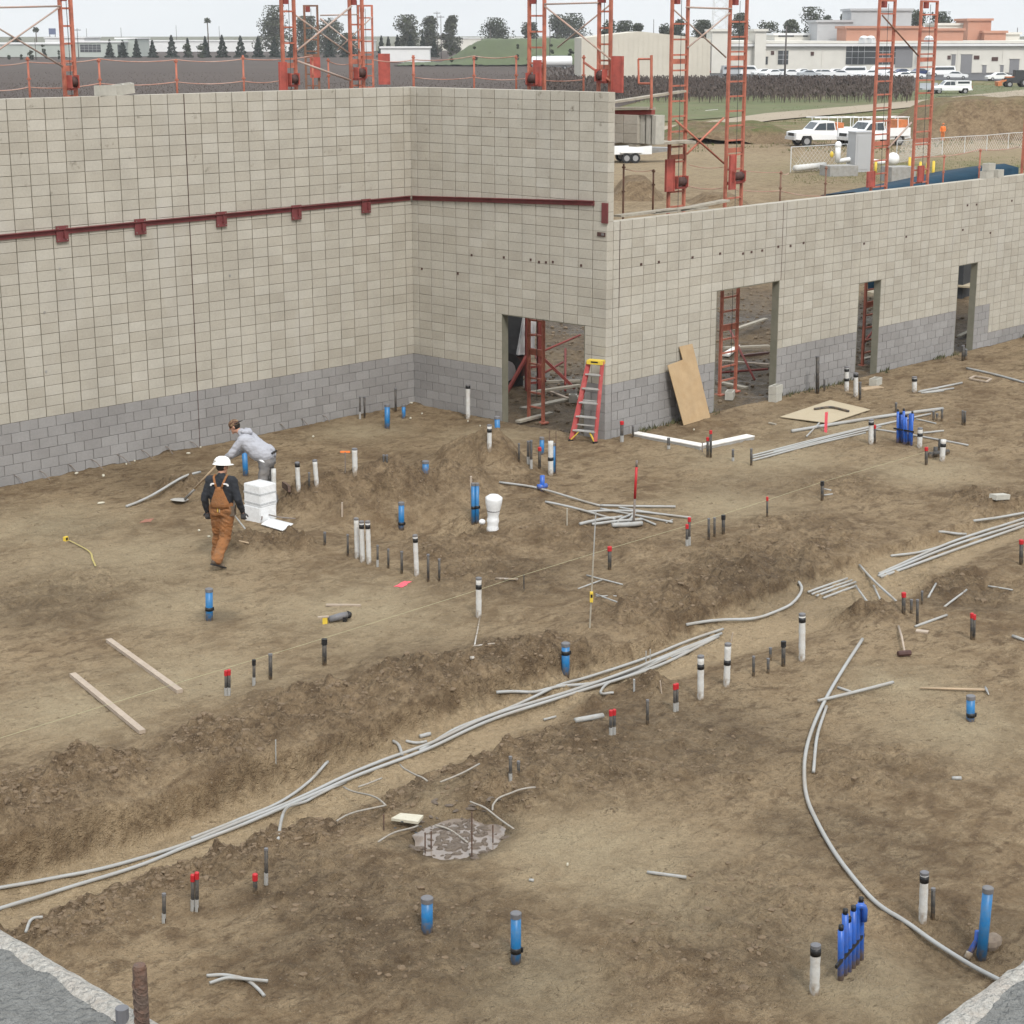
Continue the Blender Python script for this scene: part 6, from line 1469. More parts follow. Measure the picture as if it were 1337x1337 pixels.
rope([Y(u, v, gl) for u, v in [(-30, 83), (37, 81), (130, 77), (230, 78), (318, 77), (408, 73)]], 'faded upper guard rope above the left wall'); rope([Y(u, v, gl) for u, v in [(-30, 116), (37, 114), (130, 109), (230, 107), (318, 106), (372, 104)]], 'faded lower guard rope above the left wall')
rope([Y(u, v, gl) for u, v in [(429, 80), (458, 83)]], 'short guard rope in the close tower group'); rope([Y(u, v, gl) for u, v in [(487, 78), (540, 78)]]+[X_(u, v, gm) for u, v in [(619, 73), (674, 73)]], 'faded upper guard rope above the inner corner'); rope([Y(540, 101, gl)]+[X_(u, v, gm) for u, v in [(619, 101), (690, 102), (762, 104)]], 'faded lower guard rope above the return wall')
rope([Y(u, v, gr) for u, v in [(814, 220), (853, 222)]], 'dark guard rope right of the return wall end', .008); rope([Y(u, v, gr) for u, v in [(899, 215), (945, 218), (1019, 225), (1030, 226)]], 'upper guard rope between the right wall towers', .008); rope([Y(u, v, gr) for u, v in [(899, 243), (945, 245), (1019, 249), (1078, 256)]], 'lower guard rope between the right wall towers', .01); rope([Y(u, v, gr) for u, v in [(1215, 205), (1279, 195), (1330, 192)]], 'orange guard rope above the blue tarpaulin', .012)

# orange gate frame beyond the end of the return wall
root = thing('gate_frame', X_(850, 140, xm+.5), 'orange tubular gate frame beyond the end of the return wall', 'frame'); o0 = Vector(X_(850, 140, xm+.5))
def gf(u, v): return tuple(Vector(X_(u, v, xm+.5))-o0)
MB().tube([gf(850.5, 142), gf(850.5, 72)], .03, 8).build('post', M['scaf'], root); MB().tube([gf(833.5, 77), gf(850, 77)], .022, 8).build('rail', M['scaf'], root); MB().tube([gf(833.5, 77), gf(834, 109)], .022, 8).build('stile', M['scaf'], root); MB().tube([gf(834, 109), gf(850, 109)], .022, 8).build('rail', M['scaf'], root)
# planks
def plank(p0, p1, w, h, label, m='wood_old'):
    c = (np.asarray(p0)+np.asarray(p1))/2; o = MB().bar(tuple(p0-c), tuple(p1-c), w, h).build('scaffold_plank', M[m], loc=tuple(c)); return tag(o, label, 'plank', 'scaffold planks')
plank(X_(795, 134, xm+.9), X_(795, 134, xm+.9)+(Y(892, 119, yr)-X_(795, 134, xm+.9)), .24, .045, 'sloping pale plank beyond the end of the return wall')
plank(X_(795, 141.5, xm+.6), X_(851, 141.5, xm+.6), .26, .05, 'upper scaffold plank beyond the end of the return wall'); plank(X_(795, 147, xm+.6), X_(853, 146.5, xm+.6), .12, .10, 'dark red steel channel under the upper plank', 'scaf_red')
pa_, pb_ = X_(795, 188, xm+.7), Y(900, 185, yr-.2); plank(pa_, pb_, .5, .06, 'wide lower scaffold plank beyond the end of the return wall'); plank(Y(826, 190, yr-.5), Y(899, 184, yr-.5), .22, .05, 'front scaffold plank below the block stack')
for i, (u0, v0, u1, v1) in enumerate([(806, 282, 880, 273), (851, 278, 920, 272), (884, 274, 948, 264)]): plank(Y(u0, v0, LW_Y+.45), Y(u1, v1, LW_Y+.45)+np.array([0, 0, .02*i]), .22, .045, ['dark weathered plank on the right wall top, leftmost', 'weathered plank on the right wall top, middle', 'pale plank on the right wall top, rightmost'][i])
# pallet of blocks on the scaffold
root = thing('block_pallet', X_(825, 186, xm+.75), 'stack of grey concrete blocks standing on the scaffold planks', 'block stack'); o0 = Vector(X_(825, 186, xm+.75))
for r in range(3):
    for c_ in range(2):
        for d_ in range(2):
            link('block', block_mesh(.395, M['tan_block']), root, (-.25+d_*.215, .25-c_*.41, .1+r*.2), (0, 0, -math.pi/2))
for k in range(3): MB().box((-.02, -.42-.16*k, .3), (.30, .10, .60)).build('block_on_end', M['block_loose'], root)
# ------------------------------------------------------------------ the land beyond the site
def frame_root(name, p, label, cat, group=None, yaw=0.0):
    """local x to the right as seen from the site, local y away from it"""
    return thing(name, p, label, cat, group, math.atan2(RH[1], RH[0])+yaw)
def zpx(D): return D/FPX                       # metres per picture pixel at that depth
def ground_strip(name, pts, m, dz, kind='structure'):
    q = [at0(*p) for p in pts]; n = len(q); b = MB()
    b.add([(p[0], p[1], dz) for p in q], [tuple(range(n))]); o = b.build(name, m, fixn=True); o['kind'] = kind
    if o.data.polygons[0].normal.z < 0: o.data.flip_normals()
    return o
M['field'] = mat('ploughed_field', (.052, .037, .029), .95, .35, .35, coords='Object', dirt=(.068, .050, .040), damt=.7, dscale=.02)
M['verge'] = mat('green_verge', (.098, .112, .046), .95, .3, .25, coords='Object', dirt=(.15, .125, .07), damt=.85, dscale=.08)
M['road'] = mat('pale_dirt_road', (.30, .25, .185), .95, .15, .2, coords='Object', dirt=(.22, .18, .13), damt=.6, dscale=.1)
M['far_land'] = mat('far_land', (.10, .10, .06), .95, .3, .02, coords='Object')
ground_strip('far_terrain', [(-900, 66), (2400, 66), (2400, 47.5), (-900, 47.5)], M['far_land'], .02)
ground_strip('field', [(-420, 205), (700, 170), (850, 128), (1195, 119), (1198, 92), (860, 92), (700, 66.5), (-900, 66.5)], M['field'], .05)
ground_strip('verge', [(860, 160), (1340, 128), (1340, 112), (1199, 112), (1195, 119.5), (850, 128.5), (790, 150)], M['verge'], .07)
ground_strip('parking_lot', [(800, 101), (1420, 107), (1420, 94), (800, 91.5)], mat('asphalt', (.075, .075, .078), .9, .2, .3, coords='Object'), .09)
rp = [(770, 175), (900, 163), (1000, 149), (1130, 138), (1230, 129), (1345, 117), (1345, 128), (1260, 134), (1130, 147), (1010, 158), (920, 172), (780, 190)]
ground_strip('dirt_road', rp, M['road'], .11)
# dormant vines, row after row
def vines():
    rng = np.random.default_rng(5); vs = []; fs = []
    def card(p, w, h, tw):
        n = len(vs); a = rng.uniform(0, 3.14); dx, dy = math.cos(a)*w/2, math.sin(a)*w/2; z0 = p[2]
        vs.extend([(p[0]-dx*.15, p[1]-dy*.15, z0), (p[0]+dx*.15, p[1]+dy*.15, z0), (p[0]+dx+tw, p[1]+dy, z0+h), (p[0]-dx+tw, p[1]-dy, z0+h*.9)]); fs.append((n, n+1, n+2, n+3))
    # left field, far rows thin out to texture
    for D in np.concatenate([np.arange(232, 330, 3.2), np.arange(330, 760, 8.0)]):
        step = .5 if D < 330 else 1.0
        lo, hi = (-0.30*D, (.055*D if D > 330 else .215*D))
        if D > 330: hi = .035*D
        for la_ in np.arange(lo, hi, step):
            p = CAM+FH*(D+rng.normal()*.25)+RH*(la_+rng.normal()*.2); u, v = proj((p[0], p[1], 0))
            if u < -20 or u > 1196: continue
            if u > 840 and v < 95: continue
            lowf = 1.0
            if u < 690:
                if D < 420: card((p[0], p[1], .0), rng.uniform(.08, .2), rng.uniform(.12, .3), rng.normal()*.1)
                continue
            card((p[0], p[1], .0), rng.uniform(.1, .24)*(1 if D < 330 else 3.0), rng.uniform(.9, 1.45)*(1 if D < 330 else .6)*lowf, rng.normal()*.15)
            if D < 330 and lowf == 1:
                for kk in range(3): card((p[0]+rng.normal()*.3, p[1]+rng.normal()*.3, .7), rng.uniform(.12, .3), rng.uniform(.3, .8), rng.normal()*.4)
    b = MB(); b.v = vs; b.f = fs
    o = b.build('vineyard', mat('vine_wood', (.075, .058, .050), .95, .2, .15, dirt=(.088, .068, .058), damt=.6, dscale=.05)); tag(o, 'dark dormant vineyard rows beyond the block walls', 'vines', kind='stuff')
    print('vine cards', len(fs))
vines()
# tall grass along verge and bank
def grass():
    rng = np.random.default_rng(8); vs = []; fs = []
    def tuft(p, h):
        for k in range(3):
            n = len(vs); a = rng.uniform(0, 6.28); w = h*.18; dx, dy = math.cos(a)*w, math.sin(a)*w; ox, oy = rng.normal()*h*.3, rng.normal()*h*.3
            vs.extend([(p[0]-dx, p[1]-dy, p[2]-.05), (p[0]+dx, p[1]+dy, p[2]-.05), (p[0]+ox, p[1]+oy, p[2]+h)]); fs.append((n, n+1, n+2))
    for k in range(14000):
        r = rng.random()
        if r < .45: u, v, h = rng.uniform(800, 1337), rng.uniform(110, 132), rng.uniform(.06, .16)
        elif r < .8: u, v, h = rng.uniform(860, 1337), rng.uniform(140, 200), rng.uniform(.06, .2)
        else: u, v, h = rng.uniform(1030, 1337), rng.uniform(205, 240), rng.uniform(.04, .1)
        if r >= .45 and fbm(np.array([u/40.]), np.array([v/12.]), 1, 2, 4)[0] < -.02: continue
        p = at0(u, v); p[2] = H(p[0], p[1]); 
        if r < .45: p[2] = .07
        tuft(p, h)
    b = MB(); b.v = vs; b.f = fs; o = b.build('grass_tufts', mat('grass_blades', (.10, .115, .04), .9, .3, .3, dirt=(.17, .14, .07), damt=.8, dscale=.15)); tag(o, 'tufts of green and dry grass along the verge and the earth banks', 'grass', kind='stuff')
grass()
# levee
def levee():
    D = 520; vs = []; fs = []; n = 90
    for i in range(n+1):
        u = 520+330*i/n; h = 7.0*float(sstep(560, 640, np.array(u)))*(1-.35*float(sstep(760, 850, np.array(u)))); p = far(u, 60, D)
        for (off, z) in ((-24, .3), (-16, .35*h), (-5, .93*h), (6, h), (30, .3)):
            q = p+FH*off; vs.append((q[0], q[1], max(.2, z+.3*random.random())))
    for i in range(n):
        for j in range(4): a = i*5+j; fs.append((a, a+5, a+6, a+1))
    o = MB().add(vs, fs).build('levee', mat('levee_grass', (.082, .102, .050), .95, .3, .08, dirt=(.06, .07, .04), damt=.7, dscale=.06), smooth=True, fixn=True); tag(o, kind='structure')
levee()

# earth banks and heaps behind the right wall
def bank(u0, u1, v, h, depth, label, back=True, green=.0, seed=0, loose=.75, front=1.2):
    a = at0(u0, v); b = at0(u1, v); ax = (b-a); L = np.linalg.norm(ax[:2]); ax = ax/L; no = np.array([-ax[1], ax[0], 0])
    st = max(.35, min(1.0, h*.35)); nx_ = int(L/st)+1; ny_ = int(depth/st)+2; vs = []; gr = []
    for j in range(ny_+1):
        for i in range(nx_+1):
            s_ = L*i/nx_; d = -front+(depth+front)*j/ny_; x, y = a[0]+ax[0]*s_+no[0]*d, a[1]+ax[1]*s_+no[1]*d
            n1 = float(fbm(np.array([x]), np.array([y]), .12, 3, 40+seed)[0]); n2 = float(fbm(np.array([x]), np.array([y]), .6, 3, 44+seed)[0])
            rise = float(sstep(-front+n1*4, h*1.1+n1*4, np.array(d))); fall = 1-float(sstep(depth*.55, depth*.98, np.array(d))); end = float(sstep(0, min(6, L*.35), np.array(s_)))*float(sstep(0, min(6, L*.35), np.array(L-s_)))
            vs.append((x, y, h*rise*fall*end*(1+.5*n1)+.35*n2*min(1, h)*rise*fall-.06)); gr.append(green*float(sstep(.6, .95, np.array(rise)))*(1 if n2 > -.1 else .3))
    fs = [(j*(nx_+1)+i, j*(nx_+1)+i+1, (j+1)*(nx_+1)+i+1, (j+1)*(nx_+1)+i) for j in range(ny_) for i in range(nx_)]
    o = MB().add(vs, fs).build('earth_bank', M['soil'], smooth=True, fixn=True); o['kind'] = 'structure'; o['label'] = label
    for nm, vals in (('loose', [loose]*len(vs)), ('green', gr)):
        t = o.data.attributes.new(nm, 'FLOAT', 'POINT'); t.data.foreach_set('value', np.array(vals, np.float32))
    if np.mean([p.normal.z for p in o.data.polygons]) < 0: o.data.flip_normals()
bank(1165, 1480, 182, 3.3, 22, 'high brown earth bank at the right', seed=1, loose=.45, green=.35, front=2.5)
bank(835, 1085, 187, 1.25, 16, 'low cut bank below the dirt road', seed=3, loose=.7, green=.8)
bank(1085, 1240, 172, 1.0, 14, 'low bank behind the trucks', seed=4, loose=.6, green=.8)
bank(796, 872, 262, 1.0, 7, 'spoil heap right behind the wall end', seed=5, loose=.55)
bank(900, 985, 268, .5, 5, 'small spoil heap behind the right wall', seed=6, loose=.5)
# ---- trees
def leaf_mat(name, c, d): return mat(name, c, .9, .35, .5, dirt=d, damt=.8, dscale=.35, spec=.1)
M['leaf_e'] = leaf_mat('eucalyptus_leaves', (.072, .080, .052), (.040, .046, .032)); M['leaf_d'] = leaf_mat('oak_leaves', (.055, .065, .040), (.030, .036, .024)); M['leaf_c'] = leaf_mat('conifer_needles', (.026, .038, .027), (.016, .024, .018)); M['bark'] = mat('bark', (.10, .085, .07), .95, .2, 2)
def tree(u, vt, vb, wpx, D, label, kind='e', seed=0, group='trees on the horizon', dens=1.0):
    rng = np.random.default_rng(seed+int(u)); p = far(u, 60, D); z0 = .2; s = zpx(D); h = z_at(p[0], p[1], vt)-z0; w = wpx*s
    root = thing({'e': 'eucalyptus_tree', 'd': 'broadleaf_tree', 'c': 'conifer_tree', 'p': 'palm_tree', 'b': 'shrub'}[kind], (p[0], p[1], z0), label, 'tree' if kind != 'b' else 'shrub', group)
    vs = []; fs = []; ls = max(.28, 1.75*s)
    def leaf(c):
        n = len(vs); a, b_ = rng.normal(size=3), rng.normal(size=3); a /= np.linalg.norm(a); b_ -= a*(a@b_); b_ /= np.linalg.norm(b_); k = ls*rng.uniform(.6, 1.4)
        vs.extend([tuple(c-a*k*.5-b_*k*.4), tuple(c+a*k*.5-b_*k*.4), tuple(c+a*k*.35+b_*k*.4), tuple(c-a*k*.35+b_*k*.4)]); fs.append((n, n+1, n+2, n+3))
    limbs = MB()
    if kind == 'c':
        limbs.tube([(0, 0, 0), (0, 0, h*.9)], [h*.02, .03], 6)
        for k in range(int(1000*dens)):
            f = rng.random()**1.4*.97+.03; r = (1-f)**.85*w/2*(.55+.45*rng.random())*(1+.25*math.sin(f*31)); a = rng.uniform(0, 6.28)
            leaf(np.array([r*math.cos(a), r*math.sin(a), f*h-.1*r]))
    elif kind == 'p':
        limbs.tube([(0, 0, 0), (.1, 0, h*.5), (0, 0, h*.86)], [.35, .28, .22], 8)
        for k in range(170):
            a = rng.uniform(0, 6.28); e = rng.uniform(-.6, 1.3); r = rng.uniform(.2, 1)*w*.55; leaf(np.array([r*math.cos(a)*math.cos(e), r*math.sin(a)*math.cos(e), h*.87+r*math.sin(e)]))
    else:
        blobs = []; nb = 24 if kind != 'b' else 5
        tz = .10 if kind == 'e' else .0
        for k in range(nb):
            a = rng.uniform(0, 6.28); f = rng.uniform(tz, .92); env = math.sin(math.pi*min(1, (f-tz+.22)/(1.16-tz)))**.45; r = rng.uniform(.0, .62)*w/2*env
            blobs.append((np.array([r*math.cos(a), r*math.sin(a), f*h]), rng.uniform(.20, .30)*w*(1 if kind == 'd' else .85)))
            if kind != 'b':
                q = blobs[-1][0]; limbs.tube([(0, 0, h*tz*.6), tuple(q*[.5, .5, .75]), tuple(q)], [.025*h*.6, .012*h, .03], 5)
        if kind != 'b': limbs.tube([(0, 0, -.2), (.1, .05, h*tz), (0, .1, h*.6)], [h*.028, h*.022, h*.01], 7)
        N = int((3600 if kind != 'b' else 320)*dens)
        for k in range(N):
            c, r = blobs[rng.integers(nb)]; d = rng.normal(size=3); d /= np.linalg.norm(d); q = c+d*r*rng.random()**.4*np.array([1, 1, .8]); q[2] = min(q[2], h)
            leaf(q)
    b = MB(); b.v = vs; b.f = fs; b.build('crown', M['leaf_c' if kind == 'c' else ('leaf_e' if kind == 'e' else 'leaf_d')], root)
    if limbs.v: limbs.build('trunk', M['bark'], root, smooth=True)
    return root
for i, (u, vt, w) in enumerate([(143, 53, 10), (160, 54, 11), (178, 52, 9), (199, 54, 10), (224, 47, 13), (245, 51, 9), (268, 49, 11), (290, 47, 13), (314, 48, 13), (337, 49, 12), (358, 50, 12), (382, 50, 12), (404, 50, 12), (430, 51, 12), (452, 52, 12), (498, 48, 9), (507, 49, 9), (519, 47, 11), (536, 46, 13), (552, 46, 10), (567, 53, 9)]):
    tree(u, vt-1, 70, w*1.25, 690, 'small conifer of the far row, '+['leftmost, before the pale block', 'second from left, before the pale block', 'third from left', 'fourth from left', 'fifth from left, taller than its neighbours', 'sixth from left, slim', 'below the lone palm', 'first right of the lone palm', 'second right of the lone palm', 'third right of the lone palm', 'below the tallest eucalyptus', 'behind the left tower of the close group', 'behind the dark rear tower', 'between the rear towers', 'left of the tower by the inner corner', 'just right of the close scaffold group', 'second right of the close scaffold group', 'below the rounded eucalyptus, left', 'below the rounded eucalyptus, right', 'at the right end of the long white wall', 'last and lowest at the right end of the row'][i], 'c', i, 'row of conifers beyond the field')
TREES = [(272, 22, 8, 820, 'p', 'lone tall palm with a tuft of fronds on the left skyline'), (22, 50, 16, 900, 'd', 'low dark tree at the far left skyline'), (48, 36, 8, 880, 'p', 'short palm left of the dark blue sign'), (360, 8, 44, 760, 'e', 'tallest eucalyptus behind the close scaffold group, left one'), (402, 22, 40, 770, 'e', 'eucalyptus behind the dark rear tower'), (432, 24, 42, 780, 'e', 'eucalyptus between the rear towers'), (455, 44, 24, 790, 'e', 'lower tree behind the tower by the inner corner'),
         (531, 20, 40, 740, 'e', 'rounded eucalyptus above the inner wall corner'), (562, 22, 28, 760, 'e', 'airy eucalyptus beside the utility pole, left'), (589, 21, 25, 765, 'e', 'airy eucalyptus beside the utility pole, right'), (648, 24, 39, 800, 'd', 'dense dark round tree left of the white tank trailer'), (692, 30, 22, 830, 'd', 'dark tree behind the left return wall tower'), (728, 20, 34, 835, 'd', 'dark tree behind the return wall braces, left'), (748, 18, 34, 840, 'd', 'dark tree behind the return wall braces, right'),
         (792, 24, 26, 640, 'd', 'dark tree over the corrugated shed roof, left'), (815, 28, 30, 645, 'd', 'dark tree over the corrugated shed roof, middle'), (833, 31, 18, 650, 'd', 'small dark tree over the corrugated shed roof, right'), (868, 31, 20, 650, 'd', 'dark tree behind the first right wall tower'), (886, 24, 16, 660, 'd', 'slim dark tree behind the first right wall tower'), (918, 27, 30, 650, 'd', 'dark tree left of the second right wall tower'),
         (966, 18, 32, 560, 'e', 'tall tree behind the second right wall tower'), (1000, 24, 30, 570, 'e', 'grey-green tree over the long warehouse, left'), (1032, 26, 24, 575, 'e', 'grey-green tree over the long warehouse, second'), (1060, 10, 38, 580, 'd', 'tallest dark tree over the long warehouse'), (1078, 18, 18, 585, 'd', 'small dark tree right of the tallest over the warehouse'), (1102, 17, 17, 590, 'd', 'small round dark tree left of the roof penthouse'), (1196, 13, 30, 590, 'd', 'dark tree behind the roof penthouse, left'), (1228, 16, 34, 595, 'd', 'dark tree behind the roof penthouse, right')]
for i, (u, vt, w, D, k, lab) in enumerate(TREES): tree(u, vt-.5, 60, w*(1.36 if k != 'p' else 1), D, lab, k, 50+i)
for i, (u, vt, w) in enumerate([(40, 55, 11), (57, 57, 9), (10, 70, 5), (27, 69, 5), (76, 66, 4), (262, 55, 22), (245, 58, 20), (590, 57, 10), (620, 60, 8), (676, 56, 7), (690, 57, 9), (720, 56, 9), (745, 58, 12)]):
    tree(u, vt, 70, w, 640 if u < 560 else 480, 'rounded dark shrub on the far side of the field, '+['left of the dark blue billboard', 'under the dark blue billboard', 'small, nearest the left edge', 'small, second from the left edge', 'tiny, at the leftmost tower', 'under the lone palm', 'just left of the lone palm', 'below the airy eucalyptus', 'left of the dense round tree', 'right of the dense round tree', 'left of the tank trailer', 'above the tank trailer', 'against the corrugated shed'][i], 'b', 90+i, 'shrubs beyond the field', .8)

# ---- buildings
def wall_mat(n, c): return mat(n, c, .85, .06, .4, dirt=tuple(x*.8 for x in c), damt=.3, dscale=.15)
M['cream'] = wall_mat('cream_wall', (.60, .58, .53)); M['corr'] = wall_mat('corrugated_cladding', (.54, .505, .43)); M['white_roof'] = wall_mat('white_roof', (.66, .66, .66)); M['green_wall'] = wall_mat('pale_green_wall', (.40, .43, .40)); M['brick_red'] = wall_mat('red_brick', (.42, .22, .155)); M['grey_metal'] = wall_mat('grey_cladding', (.38, .385, .395)); M['dark_win'] = mat('dark_window', (.05, .055, .06), .2, .2, 1, spec=.5); M['door_grey'] = wall_mat('grey_door', (.20, .20, .21))
def building(name, u0, u1, vtop, D, depth, label, wall, roof=None, roofm='white_roof', yaw=0.0, cat='building', z0=.2, corr=False):
    p = far((u0+u1)/2, 60, D); s = zpx(D); w = (u1-u0)*s; h = z_at(p[0], p[1], vtop)-z0
    root = frame_root(name, (p[0], p[1], z0), label, cat, None, yaw)
    root['w'] = w; root['h'] = h
    if corr:
        n = int(w/.9); mb = MB()
        poly = [(-w/2, 0)]+[(-w/2, h*.86), (-w*.05, h), (w/2, h*.84), (w/2, 0)]
        mb.prism(poly, 0, depth); mb.build('wall', M[wall], root, fixn=True)
        for k in range(n):
            x = -w/2+w*(k+.5)/n; hx = h*(.86+.14*max(0, 1-abs(x+w*.05)/(w*.5)))
            MB().box((x, -.03, hx/2-.1), (.12, .05, hx-.25)).build('cladding_rib', M[wall], root)
    else:
        MB().box((0, depth/2, h/2), (w, depth, h)).build('wall', M[wall], root)
        MB().box((0, depth/2, h+.25), (w+.8, depth+.8, .5)).build('roof', M[roofm], root)
    return root
def opening(root, D, u, v0, v1, wpx, m='dark_win', name='window', sub=True):
    s = zpx(D); x = None
    p = far(u, 60, D); inv = root.matrix_basis.inverted() @ Vector(p); zt = z_at(p[0], p[1], v0)-root.location.z; zb = z_at(p[0], p[1], v1)-root.location.z
    f = MB().box((inv.x, -.06, (zt+zb)/2), (wpx*s, .10, abs(zt-zb))).build(name, M[m], root)
    if m == 'dark_win' and wpx > 12:
        ww, hh = wpx*s, abs(zt-zb); nb_ = max(2, int(ww/1.3))
        for k in range(1, nb_): MB().box((inv.x-ww/2+ww*k/nb_, -.125, (zt+zb)/2), (.09, .03, hh)).build('mullion', M['grey_metal'], f)
        for q in (.36, .68): MB().box((inv.x, -.130, min(zt, zb)+hh*q), (ww, .03, .09)).build('transom', M['grey_metal'], f)
    if sub: MB().box((inv.x, -.14, max(zt, zb)+.1), (wpx*s+.3, .14, .16)).build('lintel', M['cream'], f)
    return f
D1 = 402
wb_ = building('warehouse', 905, 1420, 56.5, D1, 60, 'long cream warehouse behind the parked cars', 'cream', True, 'cream', cat='warehouse')
for (u, v0, v1, w, m, nm) in [(1121, 59.5, 84, 31, 'dark_win', 'window'), (1153, 59.5, 84, 33, 'dark_win', 'window'), (1181, 60, 88, 22, 'door_grey', 'door'), (1263, 71, 97, 14, 'door_grey', 'door'), (1246, 71, 85, 5, 'door_grey', 'window'), (1326, 77, 96, 12, 'door_grey', 'door'), (1310, 85, 97, 4, 'door_grey', 'door'), (1287, 85, 97, 5, 'door_grey', 'door'), (916, 67, 86, 10, 'door_grey', 'door'), (937, 67, 92, 14, 'grey_metal', 'door'), (1023, 66, 84, 13, 'dark_win', 'window'), (1000, 74, 84, 6, 'dark_win', 'window')]: opening(wb_, D1, u, v0, v1, w, m, nm)
for (u, v, w) in [(1276, 75, 7), (1300, 77, 8), (1061, 70, 4), (1240, 75, 4), (1009, 69, 4)]: opening(wb_, D1, u, v-2.5, v+2.5, w, 'winch', 'wall_vent', False)
MB().box((0, -.4, wb_['h']-.35), (wb_['w']+.5, .8, .5)).build('eave', M['white_roof'], wb_)
for i in range(1, 9): MB().box((-wb_['w']/2+wb_['w']*i/9, -.05, wb_['h']/2-.3), (.12, .1, wb_['h']-1)).build('panel_joint', M['cream'], wb_)
rt_ = building('roof_block', 1014, 1186, 46, 430, 20, 'pale upper storey strip on the warehouse roof with small windows', 'cream', cat='building')
for (u, w) in [(1022, 12), (1032, 8), (1051, 6), (1067, 4), (1085, 9), (1103, 6)]: opening(rt_, 430, u, 43, 48, w, 'dark_win', 'window', False)
for (u0, u1, vt, D, wallm, lab) in [(1067, 1112, 29, 420, 'grey_metal', 'low grey rooftop plant room left of the penthouse'), (1111, 1187, 14, 428, 'grey_metal', 'tall grey rooftop penthouse on the warehouse'), (1106, 1200, 37, 405, 'brick_red', 'red brick strip on the warehouse roof, left of the second tower'), (1200, 1256, 40, 406, 'brick_red', 'red brick strip on the warehouse roof, right of the second tower'), (1222, 1262, 33, 430, 'cream', 'pale rooftop room between the brick strip and the red block'), (1263, 1292, 27, 425, 'brick_red', 'square red brick block on the warehouse roof'), (1285, 1312, 43, 422, 'brick_red', 'low red brick wing right of the square block'), (1293, 1330, 45, 428, 'cream', 'pale parapet wing at the right end of the warehouse roof'), (930, 952, 41, 400, 'cream', 'small parapet box on the warehouse roof, left'), (986, 1000, 41, 400, 'cream', 'small parapet box on the warehouse roof, right')]:
    bb = building('roof_building', u0, u1, vt, D, 12, lab, wallm, roofm='grey_metal' if wallm == 'grey_metal' else ('brick_red' if wallm == 'brick_red' else 'cream'))
for i, u in enumerate((1128, 1137, 1213)):
    p = far(u, 47, 398); z = z_at(p[0], p[1], 49); root = thing('roof_vent', (p[0], p[1], z-1.2), ['white roof vent on the warehouse, left', 'white roof vent on the warehouse, middle', 'white roof vent on the warehouse, right'][i], 'vent', 'white roof vents')
    MB().box((0, 0, .5), (1.5, 1.5, 1.0)).build('curb', M['white_roof'], root); MB().ell((0, 0, 1.1), (.9, .9, .5)).build('cowl', M['white_roof'], root, smooth=True)
sh_ = building('shed', 762, 925, 41, 352, 40, 'tan corrugated metal shed beyond the end of the return wall', 'corr', corr=True, cat='shed')
bl1 = building('low_building', -60, 90, 58, 700, 40, 'long low white-roofed building at the left edge', 'green_wall', cat='building'); bl2 = building('low_building', 88, 158, 55.5, 690, 30, 'pale low building right of the leftmost tower', 'green_wall')
for (u, w) in [(118, 26), (158, 9)]: opening(bl2 if u < 150 else bl2, 690, u, 58, 68, w, 'dark_win', 'window', False)
bl3 = building('low_building', 152, 178, 51, 700, 25, 'taller pale block beside the conifer row', 'green_wall'); opening(bl3, 700, 158, 60, 69, 9, 'dark_win', 'door', False)
bl5 = building('low_building', 60, 110, 50, 780, 30, 'white stepped roof behind the leftmost tower', 'white_roof')
bl4 = building('low_building', 498, 560, 63, 560, 6, 'long white low wall beyond the field', 'white_roof'); bl6 = building('low_building', 180, 480, 54, 900, 30, 'long pale shed roofs on the left horizon', 'white_roof'); bl7 = building('low_building', 560, 690, 50.5, 950, 30, 'long cream shed roof behind the levee', 'cream')
# ---- poles, sign, mast
def pole(u, vt, D, label, arm=True, r=.14, m='wood_old'):
    p = far(u, 60, D); h = z_at(p[0], p[1], vt)-.2; root = frame_root('utility_pole', (p[0], p[1], .2), label, 'pole', 'utility poles')
    MB().tube([(0, 0, 0), (0, 0, h)], [r*1.2, r*.8], 8).build('mast', M[m], root, smooth=True)
    if arm:
        MB().box((0, 0, h-.6), (2.4, .14, .16)).build('crossarm', M[m], root)
        for x in (-1, -.4, .4, 1): MB().tube([(x, 0, h-.5), (x, 0, h-.25)], .07, 6).build('insulator', M['cap_grey'], root)
    return root
M['pole'] = mat('dark_pole', (.10, .09, .085), .9, .2, 1)
for i, (u, vt, D, arm) in enumerate([(102, 37, 640, 1), (114, 37, 900, 0), (159, 36, 900, 0), (231, 33, 950, 0), (287, 34, 950, 0), (46, 50, 620, 0), (576, 20, 640, 1), (571, 15, 660, 1), (718, 28, 500, 0), (853, 25, 700, 0), (1327, 36, 520, 0), (640, 38, 520, 0)]): pole(u, vt, D, 'thin utility pole on the '+['left skyline just right of the leftmost tower', 'left skyline above the white roofs', 'left skyline above the pale block', 'skyline left of the palm', 'skyline right of the palm', 'left skyline below the short palm', 'skyline beside the airy eucalyptus, lower one', 'skyline beside the airy eucalyptus, taller one', 'levee behind the return wall tower', 'skyline over the corrugated shed', 'skyline at the right end of the warehouse roof', 'levee by the dense round tree'][i], bool(arm), .13, 'pole')
pole(1026, 34, 330, 'dark lamp pole standing before the long warehouse', False, .16, 'pole')
p = far(69.5, 60, 820); root = frame_root('billboard', (p[0], p[1], .2), 'dark blue billboard on posts on the left skyline', 'sign'); zc = z_at(p[0], p[1], 41)
for x in (-1.2, 1.2): MB().tube([(x, 0, 0), (x, 0, zc-1)], .15, 6).build('post', M['pole'], root)
MB().box((0, -.1, zc-.2), (3.0, .3, 2.6)).build('panel', mat('sign_blue', (.10, .12, .20), .6, .1, 1), root)
